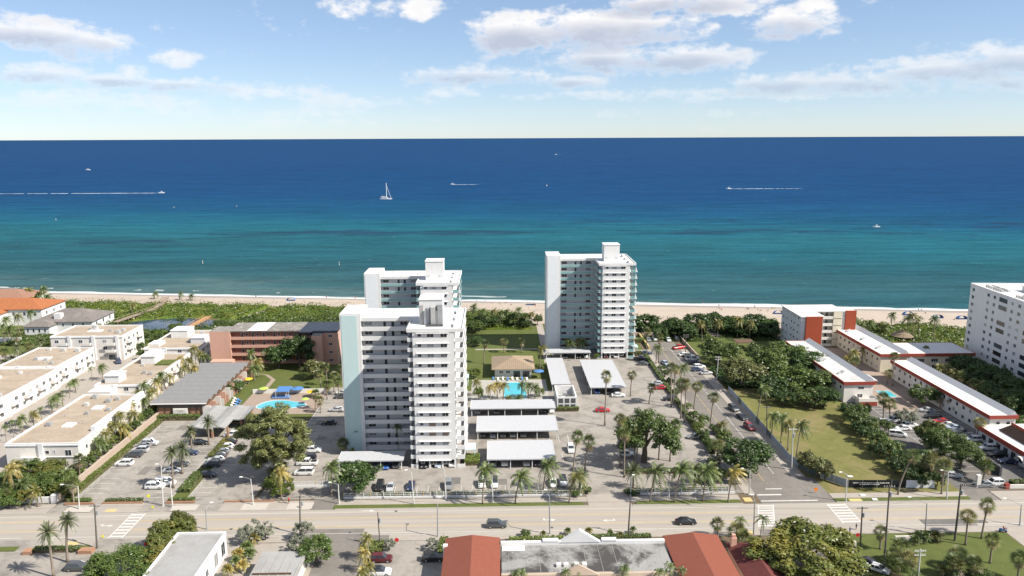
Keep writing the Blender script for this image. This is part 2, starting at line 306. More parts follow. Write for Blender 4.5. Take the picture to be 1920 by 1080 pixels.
def obj(name, mb, mats, parent=None, smooth=False, local=False):
    """absolute coordinates in the MB, placed under a parent standing at ORG[parent]; local=True: already the parent's own coordinates"""
    off = (0, 0, 0)
    if parent is not None and not local:
        r = parent
        while r.parent is not None: r = r.parent
        off = ORG.get(r.name, (0, 0, 0))
    return link(name, mb.mesh(name, mats, off, smooth), parent)
def tag(o, label, cat, group=None):
    o['label'] = label; o['category'] = cat
    if group: o['group'] = group
    return o
def thing(name, label, cat, loc=(0, 0, 0), rz=0.0, group=None):
    o = bpy.data.objects.new(name, None); C.objects.link(o); o.location = loc; o.rotation_euler = (0, 0, rz); o.empty_display_size = 1
    ORG[o.name] = tuple(loc); return tag(o, label, cat, group)
def solid(name, mb, mats, label, cat, group=None, smooth=False, org=None):
    """a thing that is one mesh, its origin at its base"""
    if org is None:
        a = np.array(mb.v); org = (float((a[:, 0].min() + a[:, 0].max()) / 2), float((a[:, 1].min() + a[:, 1].max()) / 2), float(a[:, 2].min()))
    o = link(name, mb.mesh(name, mats, org, smooth), None, org); return tag(o, label, cat, group)
def struct(name, mb, mats, parent=None, smooth=False):
    o = link(name, mb.mesh(name, mats, (0, 0, 0), smooth), parent)
    if parent is None: o['kind'] = 'structure'
    return o
def sheet(name, x0, x1, y0, y1, z, m, parent=None):
    return struct(name, MB().quad((x0, y0, z), (x1, y0, z), (x1, y1, z), (x0, y1, z)), m, parent)
def rsheet(mb, x0, x1, y0, y1, z, mi=0): return mb.quad((x0, y0, z), (x1, y0, z), (x1, y1, z), (x0, y1, z), mi)
WC = {}
def win(parent, x, y, z, w, h, face='f', style='win', name='window', proud=.05, local=False):
    """one window: frame, mullion and pane set on a wall; face f = looks to the road, r / l = the side walls, b = sea side"""
    k = (round(w, 2), round(h, 2), style)
    if k not in WC:
        b = MB(); t = .07; d = proud
        gi = 1
        if style in ('win', 'blind', 'shut'):
            b.box(-w / 2, w / 2, -d, 0, -h / 2, -h / 2 + t); b.box(-w / 2, w / 2, -d, 0, h / 2 - t, h / 2)
            b.box(-w / 2, -w / 2 + t, -d, 0, -h / 2 + t, h / 2 - t); b.box(w / 2 - t, w / 2, -d, 0, -h / 2 + t, h / 2 - t)
            n = max(1, round(w / .9))
            for i in range(1, n): b.box(-w / 2 + w * i / n - t / 2, -w / 2 + w * i / n + t / 2, -d * .9, 0, -h / 2 + t, h / 2 - t)
        b.quad((-w / 2, -d * .45, -h / 2), (w / 2, -d * .45, -h / 2), (w / 2, -d * .45, h / 2), (-w / 2, -d * .45, h / 2), 1)
        if style in ('door', 'open'):
            b.box(-w / 2, -w / 2 + t, -d, 0, -h / 2, h / 2); b.box(w / 2 - t, w / 2, -d, 0, -h / 2, h / 2); b.box(-w / 2, w / 2, -d * 1.02, 0, h / 2 - t, h / 2 + .01)
        WC[k] = b.mesh(name, [framew if style != 'shut' else shutter, {'win': glassw, 'blind': blind, 'shut': shutter, 'door': doorm, 'open': glassw}[style]])
    o = ORG.get(parent.name, (0, 0, 0)) if not local else (0, 0, 0)
    rz = {'f': 0, 'r': math.pi / 2, 'l': -math.pi / 2, 'b': math.pi}[face]
    return link(name, WC[k], parent, (x - o[0], y - o[1], z - o[2]), rz)
RNG = random.Random(7)
# ================================================================== THE SETTING
SHK = 0.135
def shore(x): return 397.0 - SHK * x           # waterline
def duneedge(x): return np.interp(x, [-1200, -244, -185, -95, -14, 22, 73, 134, 192, 215, 1200], [550, 417, 409, 398, 385, 377, 361, 353, 341, 332, 200])
xs = np.concatenate([np.linspace(-9000, -600, 12), np.linspace(-560, 560, 57), np.linspace(600, 9000, 12)])
b = MB()
for i in range(len(xs) - 1):
    a, c = float(xs[i]), float(xs[i + 1])
    b.quad((a, -3000, 0), (c, -3000, 0), (c, min(shore(c), 2000) - 34, 0), (a, min(shore(a), 2000) - 34, 0))
ground = struct('ground', b, soil)
b = MB()
for i in range(len(xs) - 1):
    a, c = float(xs[i]), float(xs[i + 1])
    for k, (u0, z0, u1, z1) in enumerate(((None, .05, -24, .05), (-24, .05, -8, -.1), (-8, -.1, 2.0, -.62), (2.0, -.62, 60, -3.0))):
        if u0 is None: b.quad((a, min(float(duneedge(a)), shore(a) - 26) - 22, z0), (c, min(float(duneedge(c)), shore(c) - 26) - 22, z0), (c, shore(c) + u1, z1), (a, shore(a) + u1, z1)); continue
        b.quad((a, shore(a) + u0, z0), (c, shore(c) + u0, z0), (c, shore(c) + u1, z1), (a, shore(a) + u1, z1), 1 if k == 3 else 0)
beach = struct('beach', b, [sand, wetsand])
# wet sand strip next to the water
b = MB()
for i in range(12, 12 + 57):
    a, c = float(xs[i]), float(xs[i + 1]) if i + 1 < len(xs) else 600.0
    w0 = -3.2 + 1.2 * math.sin(a * .05) + .8 * math.sin(a * .13); w1 = -3.2 + 1.2 * math.sin(c * .05) + .8 * math.sin(c * .13)
    za = -.1 - .52 * (w0 + 8) / 10 + .012; zc = -.1 - .52 * (w1 + 8) / 10 + .012
    b.quad((a, shore(a) + w0, za), (c, shore(c) + w1, zc), (c, shore(c) + 2, -.606), (a, shore(a) + 2, -.606))
struct('wet_sand', b, wetsand, beach)
# ---- sea
def seamat():
    m = bpy.data.materials.new('sea_water'); m.use_nodes = True; t = m.node_tree; ns = t.nodes; ns.clear()
    def nd(ty, **k):
        n = ns.new(ty)
        for a, v in k.items(): setattr(n, a, v)
        return n
    def ma(op, a, b=None, clamp=False):
        n = nd('ShaderNodeMath', operation=op, use_clamp=clamp)
        for i, v in enumerate((a, b)):
            if v is None: continue
            if isinstance(v, (int, float)): n.inputs[i].default_value = v
            else: t.links.new(v, n.inputs[i])
        return n.outputs[0]
    geo = nd('ShaderNodeNewGeometry'); sp = nd('ShaderNodeSeparateXYZ'); t.links.new(geo.outputs['Position'], sp.inputs[0]); X, Y = sp.outputs[0], sp.outputs[1]
    def nz(sx, sy, detail, rough=.6, off=0, dist=0.0):
        mp = nd('ShaderNodeMapping'); mp.inputs['Scale'].default_value = (sx, sy, 1); mp.inputs['Location'].default_value = (off, off, 0); mp.inputs['Rotation'].default_value = (0, 0, R(7))
        t.links.new(geo.outputs['Position'], mp.inputs[0]); n = nd('ShaderNodeTexNoise'); n.inputs['Scale'].default_value = 1; n.inputs['Detail'].default_value = detail; n.inputs['Roughness'].default_value = rough; n.inputs['Distortion'].default_value = dist
        t.links.new(mp.outputs[0], n.inputs['Vector']); return n.outputs['Fac']
    d0 = ma('SUBTRACT', ma('ADD', Y, ma('MULTIPLY', X, SHK)), 397.0)
    w1 = nz(.0022, .006, 5, .6, 3); w2 = nz(.012, .03, 4, .6, 9)
    d = ma('ADD', d0, ma('MULTIPLY', X, .06)); d = ma('ADD', d, ma('MULTIPLY', ma('SUBTRACT', w1, .5), 330)); d = ma('ADD', d, ma('MULTIPLY', ma('SUBTRACT', w2, .5), 90))
    dn = ma('POWER', ma('DIVIDE', ma('MAXIMUM', d, 0), 3000.0), .5, True)
    cr = nd('ShaderNodeValToRGB'); t.links.new(dn, cr.inputs[0]); e = cr.color_ramp.elements
    stops = [(0, (.052, .100, .105)), (25, (.026, .076, .089)), (110, (.015, .066, .084)), (190, (.013, .074, .096)), (270, (.012, .087, .118)), (350, (.010, .079, .119)), (470, (.007, .058, .117)), (700, (.0065, .044, .114)), (1300, (.0065, .040, .112)), (3000, (.009, .042, .112))]
    e[0].position = 0; e[0].color = (*stops[0][1], 1); e[1].position = 1; e[1].color = (*stops[-1][1], 1)
    for dd, c in stops[1:-1]:
        q = e.new((dd / 3000) ** .5); q.color = (*c, 1)
    col = cr.outputs[0]
    # seagrass and reef on the bottom
    reef = None
    for (cx, cy, rx, ry, k) in ((-150, 705, 150, 34, 1.25), (-40, 700, 120, 28, 1.25), (-330, 650, 140, 40, .5), (215, 700, 140, 36, .9), (360, 690, 170, 46, .7), (480, 740, 200, 60, .6), (150, 780, 220, 60, .45)):
        dx = ma('MULTIPLY', ma('SUBTRACT', X, cx), 1 / rx); dy = ma('MULTIPLY', ma('SUBTRACT', Y, cy), 1 / ry)
        g = ma('MULTIPLY', ma('SUBTRACT', 1.0, ma('ADD', ma('MULTIPLY', dx, dx), ma('MULTIPLY', dy, dy))), k); g = ma('MAXIMUM', g, -1.0)
        reef = g if reef is None else ma('MAXIMUM', reef, g)
    reef = ma('ADD', reef, ma('MULTIPLY', ma('SUBTRACT', nz(.02, .07, 6, .65, 21), .5), 4.2))
    rm = nd('ShaderNodeMapRange', interpolation_type='SMOOTHSTEP'); t.links.new(reef, rm.inputs[0]); rm.inputs[1].default_value = .35; rm.inputs[2].default_value = 1.3; rm.inputs[4].default_value = .72
    mx = nd('ShaderNodeMix', data_type='RGBA'); t.links.new(rm.outputs[0], mx.inputs[0]); t.links.new(col, mx.inputs[6]); mx.inputs[7].default_value = (.012, .030, .062, 1); col = mx.outputs[2]
    # swell streaks: wave contrast put into the water colour by stretched noise
    s1 = nz(.018, .10, 7, .72, 5, .5); s2 = nz(.16, .55, 5, .7, 8)
    sv = nd('ShaderNodeMapRange'); t.links.new(ma('ADD', ma('ADD', ma('MULTIPLY', s1, .42), ma('MULTIPLY', s2, .28)), ma('ADD', ma('MULTIPLY', nz(.003, .02, 5, .65, 41), .1), ma('MULTIPLY', nz(.008, .075, 4, .55, 61, .8), .2))), sv.inputs[0]); sv.inputs[1].default_value = .3; sv.inputs[2].default_value = .7; sv.inputs[3].default_value = .42; sv.inputs[4].default_value = 1.75
    hs = nd('ShaderNodeHueSaturation'); t.links.new(col, hs.inputs['Color']); t.links.new(sv.outputs[0], hs.inputs['Value']); col = hs.outputs[0]
    # surf at the waterline and scattered whitecaps
    f1 = nz(.05, .35, 5, .65, 2); f2 = nz(.012, .02, 3, .6, 14)
    fd = ma('ADD', d0, ma('MULTIPLY', ma('SUBTRACT', f1, .5), 9)); fd = ma('ADD', fd, ma('MULTIPLY', ma('SUBTRACT', f2, .5), 11))
    fm = nd('ShaderNodeMapRange', interpolation_type='SMOOTHSTEP'); t.links.new(fd, fm.inputs[0]); fm.inputs[1].default_value = 7.5; fm.inputs[2].default_value = 4.5; fm.inputs[4].default_value = .8
    f3 = nz(.09, .8, 3, .5, 31); wc = nd('ShaderNodeMapRange', interpolation_type='SMOOTHSTEP'); t.links.new(f3, wc.inputs[0]); wc.inputs[1].default_value = .745; wc.inputs[2].default_value = .80; wc.inputs[4].default_value = .55
    fb = nd('ShaderNodeMapRange', interpolation_type='SMOOTHSTEP'); t.links.new(ma('ABSOLUTE', ma('SUBTRACT', fd, 15.0)), fb.inputs[0]); fb.inputs[1].default_value = 2.2; fb.inputs[2].default_value = .4; fb.inputs[4].default_value = .55
    fb = ma('MULTIPLY', fb.outputs[0], ma('MULTIPLY', ma('GREATER_THAN', f2, .53), ma('GREATER_THAN', nz(.06, .05, 4, .6, 51), .5)))
    fa = ma('MAXIMUM', ma('MAXIMUM', fm.outputs[0], fb), wc.outputs[0])
    m2 = nd('ShaderNodeMix', data_type='RGBA'); t.links.new(fa, m2.inputs[0]); t.links.new(col, m2.inputs[6]); m2.inputs[7].default_value = (.70, .72, .70, 1); col = m2.outputs[2]
    bp = nd('ShaderNodeBump'); bp.inputs['Strength'].default_value = .5; bp.inputs['Distance'].default_value = 1.0
    hh = ma('ADD', ma('MULTIPLY', nz(.05, .22, 5, .6, 6), 1.0), ma('MULTIPLY', nz(.35, 1.1, 4, .6, 12), .35)); t.links.new(hh, bp.inputs['Height'])
    di = nd('ShaderNodeBsdfDiffuse'); t.links.new(col, di.inputs[0]); t.links.new(bp.outputs[0], di.inputs['Normal'])
    gl = nd('ShaderNodeBsdfGlossy'); gl.inputs['Roughness'].default_value = .28; t.links.new(bp.outputs[0], gl.inputs['Normal'])
    ms = nd('ShaderNodeMixShader'); ms.inputs[0].default_value = .035; t.links.new(di.outputs[0], ms.inputs[1]); t.links.new(gl.outputs[0], ms.inputs[2])
    o = nd('ShaderNodeOutputMaterial'); t.links.new(ms.outputs[0], o.inputs[0]); return m
b = MB()
for i in range(len(xs) - 1):
    a, c = float(xs[i]), float(xs[i + 1]); b.quad((a, shore(a) - 6, -.6), (c, shore(c) - 6, -.6), (c, 9000, -.6), (a, 9000, -.6))
b.quad((-90000, 9000, -.6), (90000, 9000, -.6), (90000, 110000, -.6), (-90000, 110000, -.6))
b.quad((-90000, 9000, -.6), (-90000, 2500, -.6), (-9000, 2500, -.6), (-9000, 9000, -.6)); b.quad((9000, -3000, -.6), (90000, -3000, -.6), (90000, 9000, -.6), (9000, 9000, -.6))
struct('sea', b, seamat())
# ---- main road with its markings
road = sheet('road', -700, 700, 154.0, 166.0, .03, roadm)
def strip(name, x0, x1, y0, y1, m, z=.036, parent=road): return sheet(name, x0, x1, y0, y1, z, m, parent)
for (x0, x1) in ((-400, -98), (-86, 60), (80, 400)):
    for y in (157.75, 158.0, 161.85, 162.1): strip('yellow_line', x0, x1, y, y + .11, paint_y)
for (x0, x1) in ((-400, -105), (-100, 57), (84, 400)):
    strip('edge_line', x0, x1, 154.9, 155.02, paint_w); strip('edge_line', x0, x1, 164.6, 164.72, paint_w)
b = MB(); rsheet(b, -44, -30, 154.01, 157.0, .033); struct('asphalt_patch', b, asph_m, road)
b = MB(); rsheet(b, 96, 108, 154.3, 157.4, .033); rsheet(b, 108, 111, 155.3, 156.8, .033); struct('asphalt_patch', b, asph_d, road)
for (x, y) in ((-24, 164.9), (12.0, 156.2), (-33, 155.4), (107, 155.9), (-60, 157.6)):
    b = MB(); b.cyl(x, y, .032, .042, .38, n=10); struct('manhole_cover', b, metal, road)
def crosswalk(pts_a, pts_b, n, w):
    """ladder crossing between two edge lines, each bar a piece"""
    (ax, ay), (bx, by) = pts_a, pts_b
    for i in range(n):
        t0 = (i + .25) / n; t1 = (i + .68) / n
        b = MB(); x0 = ax + (bx - ax) * t0; y0 = ay + (by - ay) * t0; x1 = ax + (bx - ax) * t1; y1 = ay + (by - ay) * t1
        b.quad((x0, y0, .037), (x0 + w, y0, .037), (x1 + w, y1, .037), (x1, y1, .037)); struct('crosswalk_bar', b, paint_w, road)
    for s in (0, w):
        b = MB(); b.quad((ax + s - .12, ay, .040), (ax + s + .12, ay, .040), (bx + s + .12, by, .040), (bx + s - .12, by, .040)); struct('crosswalk_line', b, paint_w, road)
a = P(247, 965); c = P(204, 1008); crosswalk((a[0], 165.6), (c[0], 154.4), 8, 3.0)
a = P(1421, 946); c = P(1427, 995); crosswalk((a[0], 165.4), (c[0], 155), 9, 3.6)
a = P(1553, 948); c = P(1585, 985); crosswalk((a[0], 165.4), (c[0], 156.2), 7, 4.2)
def arrow(px, py, s, turn):
    x, y = P(px, py); b = MB(); z = .038
    b.quad((x - 1.4 * s, y - .12, z), (x + .5 * s, y - .12, z), (x + .5 * s, y + .12, z), (x - 1.4 * s, y + .12, z))
    if turn: b.quad((x - 1.4 * s, y + .12, z), (x - 1.1 * s, y + .12, z), (x - 1.0 * s, y + .8, z), (x - 1.3 * s, y + .8, z))
    b.poly([(x + .5 * s, y - .5, z), (x + 1.5 * s, y, z), (x + .5 * s, y + .5, z)]); struct('lane_arrow', b, paint_w, road)
arrow(1030, 975, 1, True); arrow(1142, 976, -1, True); arrow(200, 986, 1, True); arrow(690, 958, 1, False)
# ---- pavements, kerbs, verges
def slab(name, x0, x1, y0, y1, h, m, parent=None): return struct(name, MB().box(x0, x1, y0, y1, -.02, h), m, parent)
for (x0, x1) in ((-700, -106), (-95, -85), (-66, -44.5), (-38.5, 21.5), (32, 58.5), (81, 114), (121, 150), (160, 700)):
    slab('sidewalk', x0, x1, 168.1 if x0 in (-38.5, 32, 81) else 166.25, 170.6, .14, walk); slab('kerb', x0, x1, 166.0, 166.25, .15, conc)
for (x0, x1) in ((-39, 20.3), (33, 58)): slab('grass_verge', x0, x1, 166.25, 168.05, .16, lawn)
slab('grass_verge', 81, 114, 166.25, 168.0, .16, lawn)
for px in (150, 345, 475, 560): # newer pale slabs set in the pavement
    x = P(px, 955)[0]; sheet('new_slab', x - 3, x + 3, 166.4, 169.6, .145, walk_n)
slab('kerb_ramp', 59.2, 61.2, 167, 169, .145, paint_k); slab('kerb_ramp', 84.5, 87.5, 166.3, 167.6, .165, paint_k); slab('kerb_ramp', 54.5, 56.3, 151.6, 153.2, .145, paint_k); slab('kerb_ramp', -92.5, -90, 166.4, 167.6, .146, paint_k); slab('kerb_ramp', -93.5, -91, 151.6, 153, .146, paint_k)
for (x0, x1) in ((-700, -113), (-99, -88), (-70, -60), (-53, -46), (-24, -13), (-12, 58), (71, 112), (122, 700)):
    slab('kerb', x0, x1, 153.75, 154.0, .15, conc); slab('sidewalk', x0, x1, 151.4, 153.75, .14, walk)
slab('grass_verge', -113, -103, 149.5, 151.3, .15, lawn); slab('grass_verge', -99.5, -93.6, 150.0, 151.39, .15, lawn); slab('grass_verge', -91, -88, 150.0, 151.39, .15, lawn)
for (x0, x1, m) in ((-113, -99, asphalt), (-88, -70, asphalt), (-60, -53, walk), (-46, -24, asph_m), (-13, -12, walk), (58, 71, asph_m), (112, 122, walk)): sheet('driveway_apron', x0, x1, 151.31, 154.0, .026, m)
# repairs and oil-darkened bays in the old tarmac
rg = random.Random(12)
for i in range(26):
    x = rg.uniform(-57, 56); y = rg.uniform(175, 296); w = rg.uniform(1.2, 5); d = rg.uniform(.8, 4)
    if -45 < x < 22 and y > 248: continue
    if -22 < x < 20 and 184 < y < 235: continue
    sheet('tarmac_repair', x, x + w, y, y + d, .0165 + .0001 * i, asph_d if i % 3 else asph_m)
for i in range(10): x = rg.uniform(-102, -84); y = rg.uniform(176, 220); sheet('tarmac_repair', x, x + rg.uniform(1, 4), y, y + rg.uniform(1, 5), .0165 + .0001 * i, asph_m)
# ---- side street
street = sheet('side_street', 63.0, 75.6, 166.0, 322, .034, asph_m)
sheet('sidewalk', 75.75, 79.2, 180, 300, .05, walk); slab('kerb', 75.6, 75.75, 180, 300, .1, conc)
sheet('sidewalk', 60.4, 62.8, 171, 300, .05, walk); slab('kerb', 62.8, 63.0, 171, 300, .1, conc)
for y in np.arange(182, 296, 11): strip('white_lane_line', 71.6, 71.74, y, y + 10, paint_w, .04, street)
for y in np.arange(178, 296, 9): strip('yellow_line', 67.6, 67.74, y, y + 8, paint_y, .04, street)
strip('stop_line', 63.4, 69.3, 170.2, 170.75, paint_w, .04, street); strip('stop_line', 63.2, 77, 167.1, 167.5, paint_w, .04, street); strip('stop_line', 66.5, 70.6, 173.4, 173.8, paint_w, .04, street)
sheet('street_mouth', 75.6, 81, 166, 180, .032, asph_m)
# ---- car parks
def lot(name, x0, x1, y0, y1, m, z=.012): return sheet(name, x0, x1, y0, y1, z, m)
lot1 = lot('parking_lot', -103.6, -79.6, 170.6, 226, asphalt); lot2 = lot('parking_lot', -76, -59.4, 166.3, 221, asphalt)
lotA = lot('parking_lot', -58.4, 60.3, 171.6, 300, asphalt); lot('driveway', -44.5, -38.6, 166, 171.7, asph_m, .02); lot('driveway', 21.6, 31.9, 166, 172, walk, .02)
lot('driveway', -85, -66, 166, 172, asphalt, .02); lot('driveway', -105.9, -95.1, 166, 172, asphalt, .016)
lotM = lot('parking_lot', 114, 160, 171.5, 262, asph_d); lot('driveway', 114.1, 120.9, 166, 172, asph_m, .02); lot('driveway', 150, 160, 166, 172, asphalt, .02)
def stalls(parent, xs_, y0, y1, step, z=.02):
    b = MB()
    for (x0, x1) in xs_:
        for y in np.arange(y0, y1, step): rsheet(b, x0, x1, y, y + .11, z)
        rsheet(b, x0 if xs_.index((x0, x1)) % 2 == 0 else x1 - .11, x0 + .11 if xs_.index((x0, x1)) % 2 == 0 else x1, y0, y1, z + .004)
    o = struct('stall_lines', b, paint_w, parent); o['kind'] = 'stuff'
stalls(lot1, [(-103.2, -97.8), (-85.2, -79.8)], 173.5, 222, 2.75); stalls(lot2, [(-75.8, -70.4)], 173, 214, 2.75)
stalls(lotA, [(-58.2, -52.8), (54.6, 60.0)], 178, 246, 2.75, .022); stalls(lotM, [(120.5, 126), (136, 141.5)], 182, 238, 2.75)
def stallsx(parent, x0, x1, ys, step=2.75, z=.022):
    b = MB()
    for (a, c) in ys:
        for x in np.arange(x0, x1, step): rsheet(b, x, x + .11, a, c, z)
    o = struct('stall_lines', b, paint_w, parent); o['kind'] = 'stuff'
stallsx(lotA, -34, 20, [(172.6, 177.8)]); stallsx(lotA, 15, 24, [(192, 197), (205, 210)])
def wheel_stops(x0, x1, y, axis='x', step=2.75, parent=None):
    n = int(abs(x1 - x0) / step)
    for i in range(n):
        c = x0 + (i + .5) * step; b = MB()
        if axis == 'x': b.box(c - .85, c + .85, y, y + .16, .02, .14)
        else: b.box(y, y + .16, c - .85, c + .85, .02, .14)
        struct('wheel_stop', b, conc, parent)
wheel_stops(173.5, 222, -102.6, 'y', parent=lot1); wheel_stops(173, 214, -75.2, 'y', parent=lot2); wheel_stops(-34, 20, 173.0, 'x', parent=lotA)
# ---- lawns, gardens, decks
for nm, x0, x1, y0, y1, m, z in (('garden', -79.6, -76, 172.5, 224, lawn, .02), ('garden', -105.6, -103.6, 173, 226, lawn, .02),
        ('lawn', -46, 22, 250.5, 372, lawn, .016), ('lawn', -93, -58.6, 226, 300, lawn, .014), ('lawn', -58.6, -46, 256, 300, lawn, .014), ('pool_deck', -84, -58.6, 230, 250.5, paver, .02), ('pool_deck', -9, 17.5, 234.5, 262.5, conc, .024),
        ('grass_lot', 79.6, 118, 168, 250, drygrass, .01), ('lawn', 80, 116, 250, 330, lawn, .008), ('lawn', 72, 111.9, 100, 151.3, lawn, .02), ('driveway', 112.2, 135, 100, 153.9, walk, .018),
        ('parking_lot', -24.5, -11.5, 100, 151.4, asphalt, .02), ('parking_lot', -38, -24.6, 100, 153.7, asph_m, .018), ('parking_lot', -135, -70, 100, 151.3, asphalt, .012), ('side_street', 59, 71, 100, 153.9, asph_m, .014), ('forecourt', -60.4, -38.1, 100, 151.3, walk, .012),
        ('motel_court', 124, 142, 226, 300, paver, .016), ('pool_deck', 126, 141, 236, 250, paver, .024), ('lawn', -260, -110, 270, 352, lawn, .006), ('town_lane', -260, -106, 176, 302, walk, .008), ('lawn', 150, 260, 190, 330, lawn, .006), ('lawn', 58.5, 60.2, 300, 345, lawn, .02)):
    sheet(nm, x0, x1, y0, y1, z, m)
sheet('garden_path', 18.5, 21.5, 283, 374, .03, walk); sheet('garden_path', -9, 18.5, 302, 303.6, .03, walk)
b = MB(); q = [P(*p) for p in ((490, 742), (500, 726), (512, 712), (500, 703), (480, 700))]
for i in range(len(q) - 1): b.quad((q[i][0] - .7, q[i][1], .034), (q[i][0] + .9, q[i][1], .034), (q[i + 1][0] + .9, q[i + 1][1], .034), (q[i + 1][0] - .7, q[i + 1][1], .034))
struct('garden_path', b, paver)
sheet('beach_path', 16.5, 22, 374.5, 384, .066, sand); sheet('beach_track', 95, 99, 320, 334, .04, sand)
# swimming pools: water a hand below the coping
def pool(label_name, pts, water=poolw):
    b = MB(); cx = sum(p[0] for p in pts) / len(pts); cy = sum(p[1] for p in pts) / len(pts)
    n = len(pts); out = [((p[0] - cx) * 1.05 + cx, (p[1] - cy) * 1.07 + cy) for p in pts]
    for i in range(n):
        j = (i + 1) % n
        b.quad((*pts[i], .12), (*out[i], .12), (*out[j], .12), (*pts[j], .12)); b.quad((*out[i], .0), (*out[j], .0), (*out[j], .12), (*out[i], .12)); b.quad((*pts[i], .03), (*pts[i], .12), (*pts[j], .12), (*pts[j], .03))
    c = struct('pool_coping', b, poolt); w = MB().poly([(*p, .05) for p in pts]); struct('pool_water', w, water, c)
pk = []
for i in range(24):
    t = 2 * math.pi * i / 24; rr = 1 + .13 * math.cos(3 * t + .6) + .07 * math.cos(2 * t); pk.append((-71.5 + 7.2 * rr * math.cos(t), 238.6 + 4.2 * rr * math.sin(t)))
pool('pool', pk); pool('pool', [(2.4, 242.2), (9.9, 242.2), (9.9, 259.0), (2.4, 259.0)]); pool('pool', [(130, 239.5), (134.5, 239.5), (134.5, 245.5), (130, 245.5)])
b = MB(); pp = []
for i in range(30):
    t = 2 * math.pi * i / 30; rr = 1 + .1 * math.cos(3 * t) + .07 * math.sin(5 * t); pp.append((-152 + 27 * rr * math.cos(t), 350 + 13 * rr * math.sin(t), .03))
struct('pond', b.poly(pp), pond)
